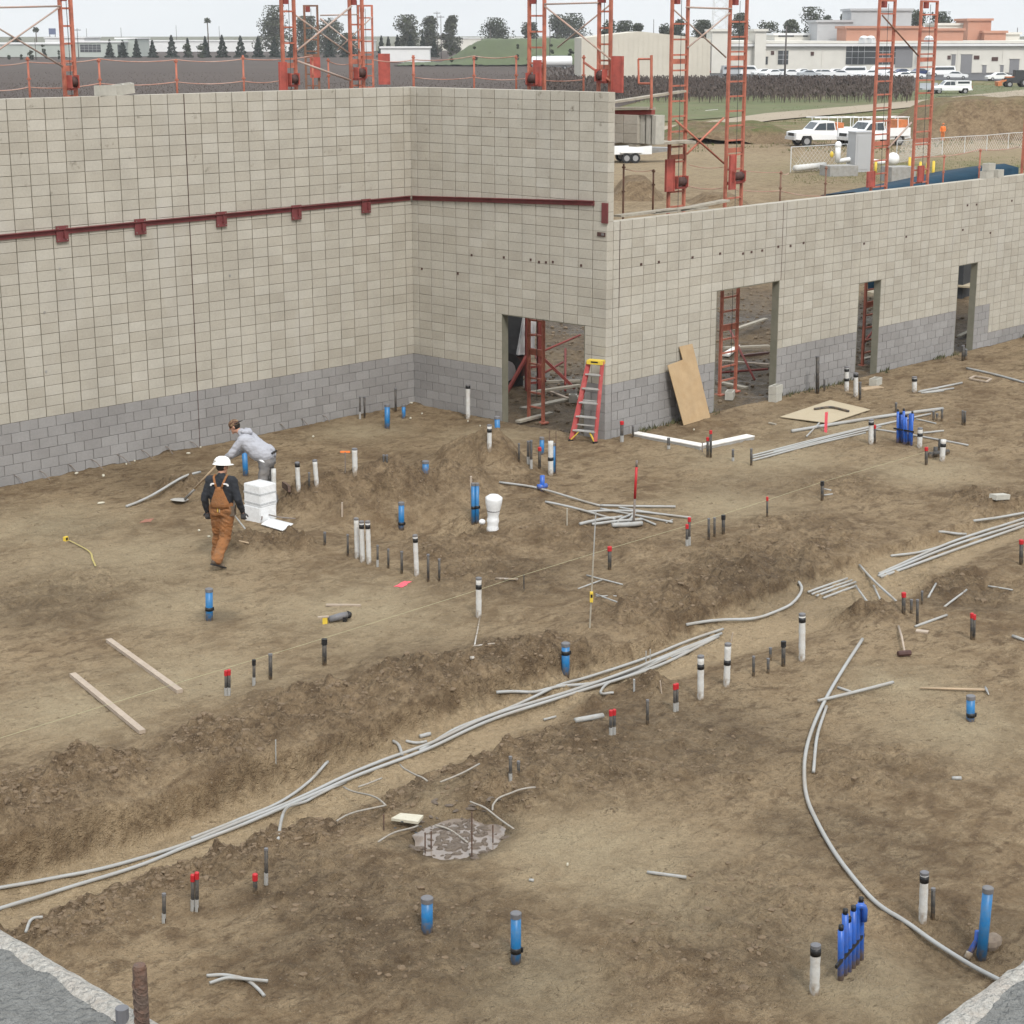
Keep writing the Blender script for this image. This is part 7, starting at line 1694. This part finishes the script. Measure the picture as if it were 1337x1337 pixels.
p = far(939, 60, 620); root = frame_root('lattice_mast', (p[0], p[1], .2), 'pale steel lattice mast on the skyline behind the tower braces', 'mast'); ht = 32; w0 = 5.5; w1 = 3.2
for sx in (-1, 1):
    for sy in (-1, 1): MB().tube([(sx*w0/2, sy*w0/2, 0), (sx*w1/2, sy*w1/2, ht)], .10, 5).build('leg', M['chrome'], root)
nb = 11
for k in range(nb):
    z0_, z1_ = ht*k/nb, ht*(k+1)/nb; wa, wb2 = w0+(w1-w0)*k/nb, w0+(w1-w0)*(k+1)/nb
    for sy in (-1, 1):
        for sg in (-1, 1): MB().tube([(-sg*wa/2, sy*wa/2, z0_), (sg*wb2/2, sy*wb2/2, z1_)], .05, 4).build('lattice_bar', M['chrome'], root)

# ---- vehicles
def wheel(root, x, y, r, wd=.24):
    t = MB().tube([(x, y-wd/2, r), (x, y+wd/2, r)], r, 18).build('wheel', M['tyre'], root); MB().tube([(x, y-wd/2-.012, r), (x, y+wd/2+.012, r)], r*.58, 14).build('rim', M['rim'], t)
def side_body(root, poly, half, m, name='body', inset=.06):
    n = len(poly); vs = []
    for sy, k in ((-1, 0), (1, 1)):
        vs += [(p[0], sy*(half-(inset if p[1] > 1.05 else 0)*(1 if p[1] < 1.2 else 2.2)), p[1]) for p in poly]
    fs = [tuple(range(n)), tuple(reversed(range(n, 2*n)))]+[(i, i+n, (i+1) % n+n, (i+1) % n) for i in range(n)]
    return MB().add(vs, fs).build(name, M[m], root, fixn=True)
def glass_pane(root, pts, hw, z0, y0, k):
    for s in (-1, 1): MB().add([(x, s*(hw-y0-(z-z0)*k+.014), z) for x, z in pts], [tuple(range(len(pts)))]).build('side_window', M['glass'], root)
def pickup(p, yaw, label, m='vwhite', rack=True, service=True):
    root = frame_root('pickup_truck', p, label, 'truck', None, yaw); hw = .98
    body = [(-2.85, .55), (-2.85, 1.05), (-2.6, 1.12), (-1.55, 1.18), (-.95, 1.82), (-.7, 1.88), (.35, 1.88), (.5, 1.2), (2.75, 1.2), (2.8, .55), (2.35, .5), (2.2, .82), (1.5, .82), (1.35, .5), (-1.45, .5), (-1.6, .82), (-2.3, .82), (-2.45, .5)]
    b = side_body(root, body, hw, m)
    glass_pane(b, [(-1.35, 1.24), (-.92, 1.72), (-.35, 1.76), (-.35, 1.24)], hw, 1.18, .06, .103); glass_pane(b, [(-.28, 1.24), (-.28, 1.76), (.28, 1.76), (.38, 1.24)], hw, 1.18, .06, .103)
    MB().add([(-1.52, -hw+.14, 1.21), (-1.52, hw-.14, 1.21), (-.98, hw-.26, 1.80), (-.98, -hw+.26, 1.80)], [(0, 3, 2, 1)]).build('windscreen', M['glass'], b); MB().add([(.52, -hw+.2, 1.25), (.52, hw-.2, 1.25), (.38, hw-.26, 1.78), (.38, -hw+.26, 1.78)], [(0, 1, 2, 3)]).build('rear_window', M['glass'], b)
    if service:
        for s in (-1, 1): MB().box((1.65, s*(hw+.03), 1.05), (2.15, .28, .62)).build('utility_box', M[m], root)
    for x in (-1.95, 1.85):
        for s in (-1, 1): wheel(root, x, s*(hw-.1), .40)
    MB().box((-2.92, 0, .62), (.12, 1.9, .24)).build('front_bumper', M['chrome'], root); MB().box((2.88, 0, .62), (.12, 1.9, .2)).build('rear_bumper', M['chrome'], root); MB().box((-2.87, 0, .9), (.05, 1.0, .22)).build('grille', M['black'], root)
    for s in (-1, 1): MB().box((-2.88, s*.78, .92), (.05, .28, .18)).build('headlight', M['chrome'], root); MB().box((2.84, s*.88, 1.0), (.04, .12, .3)).build('tail_light', M['red'], root)
    if rack:
        for x in (-.8, .6, 1.7, 2.7):
            for s in (-1, 1): MB().tube([(x, s*.88, 1.3), (x, s*.82, 2.15)], .03, 6).build('rack_post', M['vwhite'], root)
            MB().tube([(x, -.86, 2.15), (x, .86, 2.15)], .03, 6).build('rack_crossbar', M['vwhite'], root)
        for s in (-1, 1): MB().tube([(-1.3, s*.84, 2.15), (2.8, s*.84, 2.15)], .03, 6).build('rack_rail', M['vwhite'], root)
    return root
Z_ = lambda u, v: P_far(u, v)
def P_far(u, v): p = at0(u, v); p[2] = H(p[0], p[1]); return p
t1 = pickup(P_far(1077, 190), .25, 'white pickup with roof rack and orange load, left of two by the grey cabinet'); bxo = MB().box((.95, .1, 1.45), (.7, 1.2, .6)).build('orange_load', M['amber'], t1)
t2 = pickup(P_far(1139, 190), .45, 'white service truck with orange equipment, right of two by the grey cabinet'); MB().box((2.3, 0, 1.5), (1.0, 1.4, .9)).build('orange_load', M['amber'], t2); MB().box((2.9, 0, 1.0), (.1, 1.5, .5)).build('orange_tailgate', M['amber'], t2)
t3 = pickup(P_far(1241, 122.5), 0.05, 'white covered pickup parked on the verge before the vineyard end', rack=False, service=False); MB().box((1.6, 0, 1.52), (2.25, 1.8, .66)).build('bed_cover', M['vwhite'], t3); 
for s in (-1, 1): MB().box((1.6, s*.905, 1.6), (1.7, .02, .3)).build('cover_window', M['glass'], t3)
root = frame_root('trailer', P_far(1214, 123), 'grey flat trailer left of the covered pickup', 'trailer'); MB().box((0, 0, .75), (2.6, 1.8, .25)).build('bed', M['vsilver'], root); MB().box((0, .9, 1.2), (2.6, .05, .7)).build('side_board', M['vsilver'], root); wheel(root, .2, -.95, .35); wheel(root, .2, .95, .35); MB().tube([(1.3, 0, .6), (2.2, 0, .5)], .05, 6).build('drawbar', M['vsilver'], root)
conduit([(1225, 127), (1290, 126)], 2.0, 'long dark pipe lying below the covered pickup', m='cond_dark', name='pipe', group=None, cat='pipe', n=3)
conduit([(921, 145.5), (937, 144)], 1.8, 'white pipe lying on the green verge', m='white_pipe', name='pipe', group=None, cat='pipe', n=3)
# trailer behind the block stack
root = frame_root('trailer', P_far(826, 211.5), 'white tandem axle trailer behind the end of the return wall', 'trailer', None, .15); MB().box((-1.0, 0, .85), (4.2, 2.0, .55)).build('bed', M['vwhite'], root); MB().prism([(1.1, .6), (2.6, .75), (2.6, .95), (1.1, 1.0)], -.5, .5).build('tongue', M['steel'], root, fixn=True)
for x in (-.65, -.05):
    for s in (-1, 1): wheel(root, x, s*1.02, .33); 
for s in (-1, 1): MB().box((-.35, s*1.05, .72), (1.5, .3, .07)).build('fender', M['vwhite'], root)
# cars of the car park
def car(p, yaw, label, m, van=False, proto={}):
    k = (m, van)
    if k in proto:
        c = copy_tree(proto[k]); c.location = tuple(p); c.rotation_euler = (0, 0, math.atan2(RH[1], RH[0])+yaw); c['label'] = label; c['group'] = 'cars parked by the warehouse'; return c
    root = frame_root('parked_van' if van else 'parked_car', p, label, 'van' if van else 'car', 'cars parked by the warehouse', yaw); hw = .95 if van else .88
    if van: poly = [(-2.6, .4), (-2.6, .95), (-2.2, 1.15), (-1.6, 1.85), (-1.2, 2.05), (2.4, 2.05), (2.6, 1.2), (2.6, .4)]
    else: poly = [(-2.2, .35), (-2.25, .75), (-2.0, .88), (-1.1, .98), (-.45, 1.42), (.75, 1.45), (1.5, 1.05), (2.2, .98), (2.25, .4)]
    b = side_body(root, poly, hw, m, inset=.05)
    if van: glass_pane(b, [(-1.95, 1.28), (-1.5, 1.8), (2.2, 1.82), (2.3, 1.3)], hw, 1.15, .05, .086)
    else: glass_pane(b, [(-.95, 1.02), (-.42, 1.36), (.7, 1.38), (1.3, 1.06)], hw, .98, 0, .234)
    for x in ((-1.6, 1.6) if van else (-1.35, 1.4)):
        for s in (-1, 1): wheel(root, x, s*(hw-.08), .34 if van else .31, .2)
    proto[k] = root; return root
rngc = random.Random(12); i = 0; nth = {}; ordn2 = ['first']+ordn[1:]
for (u, v, van, m) in [(862, 99.5, 1, 'vwhite'), (884, 101.0, 0, 'vwhite'), (975, 99.5, 1, 'vwhite'), (958, 99.5, 1, 'vsilver'), (996, 100.0, 0, 'vwhite'), (1008, 101.0, 0, 'vwhite'), (1019, 100.0, 0, 'vsilver'), (1033, 101.0, 0, 'vwhite'), (1046, 100.0, 0, 'vwhite'), (1056, 102.0, 0, 'vsilver'), (1066, 101.0, 0, 'vwhite'), (1079, 101.0, 0, 'vwhite'), (1090, 100.0, 0, 'vwhite'), (1099, 102.0, 0, 'vwhite'), (1113, 101.0, 1, 'vwhite'), (1125, 100.0, 0, 'vsilver'), (1135, 102.0, 0, 'vwhite'), (1150, 100.0, 1, 'vwhite'), (1163, 103.0, 0, 'vwhite'), (1178, 105.0, 0, 'vwhite'), (1192, 103.5, 0, 'vwhite'), (1199, 99.5, 0, 'vblue'), (1229, 100.5, 1, 'vwhite'), (1248, 104.0, 0, 'vwhite'), (1176, 100.0, 0, 'vblue'), (1303, 106.0, 0, 'vwhite')]:
    lab = {(0, 'vwhite'): 'small white car parked in the row before the long cream warehouse', (0, 'vsilver'): 'small silver car parked in the row before the long cream warehouse', (0, 'vblue'): 'dark blue car parked close to the warehouse dark windows', (1, 'vwhite'): 'white van parked in the row before the long cream warehouse', (1, 'vsilver'): 'silver van at the left end of the warehouse car row'}[(van, m)]
    if u == 862: lab = 'white van parked against the corrugated shed'
    if u == 884: lab = 'white car parked against the corrugated shed'
    if u == 1303: lab = 'small white car at the right end of the car park'
    if u == 1229: lab = 'white van parked right of the second truck tower'
    nth[lab] = nth.get(lab, 0)+1
    if 'in the row' in lab: lab = lab.replace('parked in the row before the long cream warehouse', 'before the long warehouse')+f', {ordn2[nth[lab]-1]} of its kind from the left'
    elif 'dark blue' in lab: lab += ', left one' if u < 1190 else ', right one'
    car(P_far(u, v)+np.array([0, 0, .09]), rngc.choice((0.1, .25, 3.3, .4, 2.9)), lab, m, bool(van))
# tank trailer
root = frame_root('tank_trailer', P_far(721, 91), 'white tank trailer beyond the left return wall tower', 'trailer', None, .05); MB().tube([(-5.0, 0, 1.9), (-4.8, 0, 1.9), (4.6, 0, 2.0), (4.8, 0, 2.0)], [.9, 1.25, 1.25, .9], 18).build('tank', M['vwhite'], root, smooth=True)
for x in (-3.6, -2.5, 3.0):
    for s in (-1, 1): wheel(root, x, s*.9, .5)
MB().box((0, 0, .75), (9.0, .9, .2)).build('chassis', M['vsilver'], root); MB().box((0, 0, 3.3), (7.5, .7, .08)).build('catwalk', M['vsilver'], root)
# backhoe at the right edge
root = frame_root('backhoe', P_far(1327, 114), 'orange and dark backhoe loader at the right edge by the dirt road', 'backhoe'); MB().prism([(-1.8, .7), (-1.9, 1.5), (-.5, 1.6), (-.5, 2.7), (1.0, 2.7), (1.1, 1.3), (1.9, 1.2), (1.9, .7)], -.8, .8).build('body', M['dozer_dark'], root, fixn=True); MB().box((-1.2, 0, 1.35), (1.3, 1.2, .7)).build('bonnet', M['amber'], root); MB().prism([(-3.2, .2), (-3.3, .9), (-2.7, 1.0), (-2.5, .3)], -1.0, 1.0).build('bucket', M['amber'], root, fixn=True); MB().bar((-2.8, .7, .8), (-.9, .7, 1.5), .18, .22).build('loader_arm', M['amber'], root); MB().bar((-2.8, -.7, .8), (-.9, -.7, 1.5), .18, .22).build('loader_arm', M['amber'], root)
for x, r_ in ((-1.4, .5), (1.1, .75)):
    for s in (-1, 1): wheel(root, x, s*.95, r_, .4)
MB().bar((1.8, 0, 1.2), (2.6, 0, 2.6), .25, .3).build('boom', M['amber'], root); MB().bar((2.6, 0, 2.6), (3.2, 0, 1.1), .2, .25).build('stick', M['amber'], root)

# ---- gas meter station and fence
base = P_far(1121, 224); root = frame_root('utility_cabinet', base, 'tall grey utility cabinet between the trucks and the right wall', 'cabinet', None, .35); s = pxm(base); w = 33/s; h = 50/s
MB().box((0, 0, h/2), (w*.72, w*.6, h)).build('case', M['grey_metal'], root); MB().box((0, 0, h+.04), (w*.76, w*.64, .08)).build('lid', M['grey_metal'], root); MB().box((-.05, -w*.305, h*.5), (w*.5, .03, h*.86)).build('door', M['grey_metal'], root)
base = P_far(1105, 224); root = frame_root('gas_piping', base, 'white gas pipe assembly in front of the grey cabinet', 'pipe'); s = pxm(base)
def gp(u, v, d=0): return ((u-1105)/s, d, (224-v)/s)
MB().tube([gp(1093, 212), gp(1093, 189)], .18, 10).build('riser', M['vwhite'], root, smooth=True); MB().ell(gp(1093, 190), (.22, .22, .25)).build('relief_cap', M['vwhite'], root, smooth=True); MB().tube([gp(1092, 211), gp(1110, 208), gp(1150, 212), gp(1160, 210)], .15, 10).build('header', M['vwhite'], root, smooth=True); MB().ell(gp(1165, 208), (.42, .42, .42)).build('regulator', M['vwhite'], root, smooth=True); MB().tube([gp(1165, 208), gp(1165, 222)], .12, 8).build('riser', M['vwhite'], root, smooth=True); MB().ell(gp(1085, 202), (.12, .12, .2)).build('valve', M['tape_yellow'], root, smooth=True)
o = MB().box((0, 0, .3), (1.9, 1.4, .65)).build('concrete_plinth', M['conc'], loc=tuple(P_far(1095, 229))); o.rotation_euler = (0, 0, math.atan2(RH[1], RH[0])+.3); tag(o, 'grey concrete plinth under the white gas pipe', 'plinth')
o = MB().box((0, 0, .4), (1.6, 1.4, .9)).build('concrete_plinth', M['conc'], loc=tuple(P_far(1172, 236))); o.rotation_euler = (0, 0, math.atan2(RH[1], RH[0])+.3); tag(o, 'grey concrete plinth below the round regulator', 'plinth')
a = P_far(1038, 226); b = P_far(1076, 222); c = (a+b)/2; o = MB().tube([tuple(a-c+[0, 0, .3]), tuple(b-c+[0, 0, .3])], .2, 14).build('white_pipe', M['white_pipe'], smooth=True, loc=tuple(c)); tag(o, 'thick white pipe length lying in the grass left of the cabinet', 'pipe')
for i, (u, v0, v1) in enumerate([(1187, 225, 206), (1201, 230, 212), (1210, 232, 213), (1218, 233, 211), (1143, 226, 210)]):
    p = P_far(u, v0); h = z_at(p[0], p[1], v1)-p[2]; root = thing('bollard', p, 'yellow bollard by the gas piping, '+['leftmost of the group of four', 'second of the group of four', 'third of the group of four', 'rightmost and tallest of the group of four', 'alone beside the left scaffold tower'][i], 'bollard', 'yellow bollards'); MB().tube([(0, 0, -.1), (0, 0, h)], .085, 10).build('tube', M['tape_yellow'], root, smooth=True); MB().ell((0, 0, h), (.085, .085, .05)).build('cap', M['tape_yellow'], root, smooth=True)
M['mesh'] = bpy.data.materials.new('chain_link'); M['mesh'].use_nodes = True
_n = M['mesh'].node_tree.nodes; _l = M['mesh'].node_tree.links; _n['Principled BSDF'].inputs['Base Color'].default_value = (.35, .36, .36, 1)
def fence(posts, label):
    q = [P_far(u, v) for u, v, t in posts]; root = thing('chain_link_fence', q[0], label, 'fence')
    hs = [z_at(p[0], p[1], t)-p[2] for p, (u, v, t) in zip(q, posts)]
    for p, h in zip(q, hs): MB().tube([tuple(p-q[0]), tuple(p-q[0]+[0, 0, h])], .035, 6).build('post', M['chrome'], root)
    for i in range(len(q)-1):
        a, b = q[i]-q[0], q[i+1]-q[0]; h0, h1 = hs[i], hs[i+1]
        MB().tube([tuple(a+[0, 0, h0]), tuple(b+[0, 0, h1])], .025, 6).build('top_rail', M['chrome'], root)
        mb = MB(); n = max(6, int(np.linalg.norm(b-a)/.28))
        for k in range(n+1):
            for sg in (1, -1):
                f0 = k/n; f1 = f0+sg*.9*(h0/np.linalg.norm(b-a))
                t0, t1 = 0.0, 1.0
                if f1 > 1: t1 = (1-f0)/(f1-f0); f1 = 1
                if f1 < 0: t1 = (0-f0)/(f1-f0); f1 = 0
                if t1 <= .02: continue
                mb.tube([tuple(a+(b-a)*f0+[0, 0, .03]), tuple(a+(b-a)*f1+[0, 0, (h0+(h1-h0)*f1)*t1])], .006, 3, False)
        o = mb.build('wire_mesh', M['chrome'], root); o['kind'] = 'stuff'
fence([(1032, 225, 192), (1105, 222, 188)], 'short chain-link fence left of the grey cabinet'); fence([(1170, 214, 184), (1230, 202, 180), (1259, 200, 178), (1288, 197, 176.5), (1316, 195, 174), (1345, 193, 172)], 'long chain-link fence running right in front of the dirt bank')
# blue tarpaulin over material behind the right wall
ta = [Y(u, v, LW_Y+3.0) for u, v in [(1135, 257), (1190, 246.5), (1240, 236), (1285, 226), (1330, 219)]]; c = ta[2].copy(); vs = []
for p in ta:
    for (dy, dz) in ((-.1, -2.6), (0, 0), (.5, .08), (1.6, -.05), (1.8, -2.6)): vs.append((p[0]-c[0], p[1]-c[1]+dy, p[2]-c[2]+dz+.03*random.random()))
fs = [(i*5+j, i*5+j+1, i*5+j+6, i*5+j+5) for i in range(4) for j in range(4)]
o = MB().add(vs, fs).build('tarpaulin', mat('blue_tarp', (.010, .036, .062), .75, .25, 1.5, bump=.8, bscale=5, spec=.15), loc=tuple(c), smooth=True, fixn=True); tag(o, 'dark blue tarpaulin over a long pile behind the right wall', 'tarpaulin')
# far figures
def far_person(u, v, vt, label, shirt, pants):
    p = P_far(u, v); h = z_at(p[0], p[1], vt)-p[2]; k = h/1.8; mb = MB(); V = lambda x, y, z: (x*k, y*k, z*k)
    for s in (-1, 1):
        capsule(mb, V(s*.1, 0, .9), V(s*.11, .03, .5), .09*k, .065*k); capsule(mb, V(s*.11, .03, .5), V(s*.11, -.02, .06), .06*k, .045*k); capsule(mb, V(s*.11, -.02, .05), V(s*.11, .14, .04), .045*k, .04*k); capsule(mb, V(s*.19, 0, 1.42), V(s*.27, .02, 1.15), .055*k, .045*k); capsule(mb, V(s*.27, .02, 1.15), V(s*.22, .15, .93), .042*k, .032*k); hand(mb, V(s*.22, .15, .93), (0, .4, -1), (-s, 0, 0), s, .5, k)
    capsule(mb, V(0, 0, .95), V(0, 0, 1.35), .14*k, .155*k); capsule(mb, V(-.18, 0, 1.42), V(.18, 0, 1.42), .07*k, .07*k); capsule(mb, V(0, 0, 1.45), V(0, .02, 1.58), .055*k, .05*k); head_shape(mb, V(0, .03, 1.67), (0, 1, 0), (0, 0, 1), k)
    o = fuse(mb, 'person', M['skin'], None, .012, 2); o.location = tuple(p); o.rotation_euler = (0, 0, math.atan2(RH[1], RH[0])+2.6); tag(o, label, 'person')
    sw = MB(); capsule(sw, V(0, 0, .98), V(0, 0, 1.33), .165*k, .18*k); capsule(sw, V(-.18, 0, 1.42), V(.18, 0, 1.42), .09*k, .09*k)
    for s in (-1, 1): capsule(sw, V(s*.19, 0, 1.42), V(s*.27, .02, 1.15), .075*k, .065*k); capsule(sw, V(s*.27, .02, 1.15), V(s*.23, .12, .97), .06*k, .05*k)
    fuse(sw, 'jacket', M[shirt], o, .02, 3); pt = MB(); capsule(pt, V(-.06, 0, .93), V(.06, 0, .93), .15*k, .15*k)
    for s in (-1, 1): capsule(pt, V(s*.1, 0, .9), V(s*.11, .03, .5), .11*k, .09*k); capsule(pt, V(s*.11, .03, .5), V(s*.11, -.02, .1), .085*k, .08*k)
    fuse(pt, 'trousers', M[pants], o, .02, 3); hm = MB(); hm.ell(V(0, .02, 1.74), (.13*k, .15*k, .1*k)); hm.build('hard_hat', M['amber'], o, smooth=True)
far_person(1230.5, 184, 161, 'person in orange work clothes standing before the dirt bank', 'orange', 'amber')
far_person(924, 99, 90.5, 'left of two tiny people in red by the shed corner', 'red', 'grey_pants'); far_person(926.5, 99, 91, 'right of two tiny people in red by the shed corner', 'red', 'grey_pants')

# ---- rough ground and gear seen through the openings
def rubble(uv, n, spread, smin, smax, label, seed):
    rng = np.random.default_rng(seed); mb = MB(); c = P_far(*uv)
    for k in range(n):
        q = c+RH*rng.normal()*spread[0]+FH*rng.normal()*spread[1]
        if not (q[0] > .5 and q[1] > LW_Y+.6): continue
        s_ = rng.uniform(smin, smax); Mx = Matrix.Rotation(rng.uniform(0, 6), 3, 'Z'); mb.ell((q[0], q[1], H(q[0], q[1])+s_*.3), (s_*rng.uniform(.6, 1.4), s_, s_*.7), 6, 4, Mx)
    o = mb.build('rubble', mat('rubble_soil', (.15, .115, .08), .95, .3, 4), smooth=False); tag(o, label, 'rubble', kind='stuff')
rubble((720, 470), 900, (2.2, 7.0), .015, .07, 'broken earth and stones behind the doorway near the stepladder', 1); rubble((985, 440), 900, (3.0, 7.0), .015, .07, 'broken earth behind the widest opening', 2); rubble((1140, 420), 500, (1.6, 6.0), .015, .07, 'broken earth behind the middle doorway', 3)
def gear_frame(u, v, vt, wpx, label):
    p = P_far(u, v); z = z_at(p[0], p[1], vt)-p[2]; s = pxm(p); w = wpx/s; root = frame_root('scaffold_stand', p, label, 'scaffold', None, .4)
    for x in (-w/2, w/2): MB().box((x, 0, z/2), (.09, .09, z)).build('post', M['scaf_red'], root)
    for k in range(int(z/.4)): MB().box((0, 0, .2+k*.4), (w, .06, .05)).build('rung', M['scaf_red'], root)
    MB().bar((-w/2, 0, .9), (-w/2-.8, -.5, .05), .07, .07).build('outrigger', M['scaf_red'], root); MB().bar((w/2, 0, .9), (w/2+.8, -.4, .05), .07, .07).build('outrigger', M['scaf_red'], root); return root
gear_frame(696, 505, 405, 17, 'dark red scaffold base seen through the doorway near the stepladder')
p = P_far(676, 500); root = frame_root('loader', p, 'dark machine with white panel seen through the doorway near the stepladder', 'machine', None, .5); MB().box((-.6, .6, 1.3), (1.4, 1.4, 2.6)).build('body', M['dozer_dark'], root); MB().prism([(-.1, .8), (.25, 2.6), (.5, 2.7), (.35, .8)], -.2, .1).build('panel', M['vwhite'], root, fixn=True); MB().box((-.4, .3, .5), (1.2, .9, .5)).build('hopper', M['winch'], root); wheel(root, -.5, -.2, .45)
lumber((682, 535), (758, 519), .2, .05, 'muddy plank lying behind the doorway near the stepladder', 'wood_old'); lumber((716, 512), (742, 522), .08, .05, 'short pale stick behind the doorway near the stepladder', 'wood_pale'); lumber((700, 500), (757, 499), .1, .06, 'grey board edge-on behind the doorway near the stepladder', 'wood_old')
lumber((938, 500), (975, 508), .15, .05, 'pale plank lying behind the widest opening, upper', 'wood_old'); lumber((940, 474), (1004, 479), .12, .08, 'long pale board behind the widest opening', 'wood_pale'); lumber((968, 466), (1003, 462), .12, .06, 'dark pipe-like board behind the widest opening', 'winch')
ground_sheet([(942, 468), (956, 460), (966, 458), (952, 468)], 'crumpled white sheet behind the widest opening', 'white', 'plastic_sheet', .06, .05, 'sheet'); ground_sheet([(1248, 391), (1268, 392), (1266, 384), (1249, 384)], 'pale sheet seen through the farthest doorway', 'ply_pale', 'board_sheet', .06, .4, 'sheet'); ground_sheet([(1131, 395), (1145, 401), (1146, 392), (1136, 385)], 'pale sheet seen through the middle doorway', 'ply_pale', 'board_sheet', .06, .3, 'sheet')
p = P_far(1256, 372); o = MB().box((0, 0, .7), (4.5, 1.5, 1.5)).build('storage_container', M['dozer_dark'], loc=tuple(p)); o.rotation_euler = (0, 0, .2); tag(o, 'dark bin seen through the farthest doorway', 'bin')
MB().box((0, 0, 1.47), (4.6, 1.6, .08)).build('lid', M['scaf_red'], o)

# tubes and timber lying and leaning behind the openings
CLUT = [((686, 470), .9, (712, 500), .1, 'red tube leaning behind the doorway near the stepladder, left'), ((705, 480), .5, (757, 468), .75, 'red tube slanting up to the right behind the doorway near the stepladder'), ((700, 496), .1, (735, 486), .35, 'rusty tube lying low behind the doorway near the stepladder'), ((738, 505), .0, (738, 490), .75, 'short rusty post behind the doorway near the stepladder'),
        ((690, 512), .05, (757, 506), .12, 'muddy timber behind the doorway near the stepladder, upper'), ((676, 545), .04, (720, 533), .06, 'thin pale stick on the mud just inside the doorway'), ((940, 490), .05, (1002, 484), .05, 'rusty tube lying behind the widest opening'), ((945, 455), .1, (1004, 450), .1, 'dark timber lying far behind the widest opening'), ((960, 440), .3, (1000, 425), .2, 'pale timber lying far behind the widest opening'),
        ((950, 470), .9, (985, 500), .05, 'red tube leaning behind the widest opening'), ((1126, 455), .2, (1142, 448), .6, 'rusty tube behind the middle doorway'), ((1126, 470), .05, (1144, 462), .05, 'pale timber behind the middle doorway'), ((1252, 440), .05, (1268, 434), .05, 'pale timber behind the farthest doorway')]
for i, (a, ha, b, hb, lab) in enumerate(CLUT):
    p0, p1 = P_far(*a), P_far(*b); p0[2] += ha+.04; p1[2] += hb+.04; c = (p0+p1)/2
    o = (MB().tube([tuple(p0-c), tuple(p1-c)], .03, 8).build('steel_tube', M['scaf_red'], loc=tuple(c), smooth=True) if 'tube' in lab or 'post' in lab else MB().bar(tuple(p0-c), tuple(p1-c), .14, .05).build('timber', M['wood_old'], loc=tuple(c)))
    tag(o, lab, 'tube' if 'tube' in lab or 'post' in lab else 'timber', 'clutter behind the openings')
def weeds():
    rng = np.random.default_rng(31); vs = []; fs = []
    for k in range(900):
        x = rng.uniform(1.0, 19.5); y = LW_Y-abs(rng.normal())*.12
        if (9.5*BL < x < 15.5*BL) or (24*BL < x < 26.5*BL) or (36*BL < x < 38.5*BL): continue
        if fbm(np.array([x]), np.array([0.5]), .8, 2, 5)[0] < .0: continue
        z = H(x, y-.02); h = rng.uniform(.03, .13); n = len(vs); a = rng.uniform(0, 6.28); w = h*.22
        vs += [(x-w*math.cos(a), y-w*math.sin(a), z-.01), (x+w*math.cos(a), y+w*math.sin(a), z-.01), (x+rng.normal()*h*.4, y-abs(rng.normal())*h*.3, z+h)]; fs.append((n, n+1, n+2))
    b = MB(); b.v = vs; b.f = fs; tag(b.build('weeds', mat('weed_leaves', (.10, .10, .05), .9, .3, 5)), 'small weeds and mortar crumbs along the foot of the right wall', 'weeds', kind='stuff')
weeds()
# ---- thin air haze over the whole place
hz = MB().box((300, 260, 33.0), (2600, 2600, 70.0)).build('haze'); hz['kind'] = 'stuff'; hz['label'] = 'thin pale haze in the air over the land'; hz['category'] = 'haze'
hm_ = bpy.data.materials.new('haze'); hm_.use_nodes = True; hn = hm_.node_tree.nodes; hn.clear(); ho = hn.new('ShaderNodeOutputMaterial'); hv = hn.new('ShaderNodeVolumePrincipled'); hv.inputs['Color'].default_value = (.97, .97, 1, 1); hv.inputs['Density'].default_value = .00016; hv.inputs['Anisotropy'].default_value = .2
hm_.node_tree.links.new(hv.outputs[0], ho.inputs['Volume']); hz.data.materials.append(hm_); hz.display_type = 'WIRE'
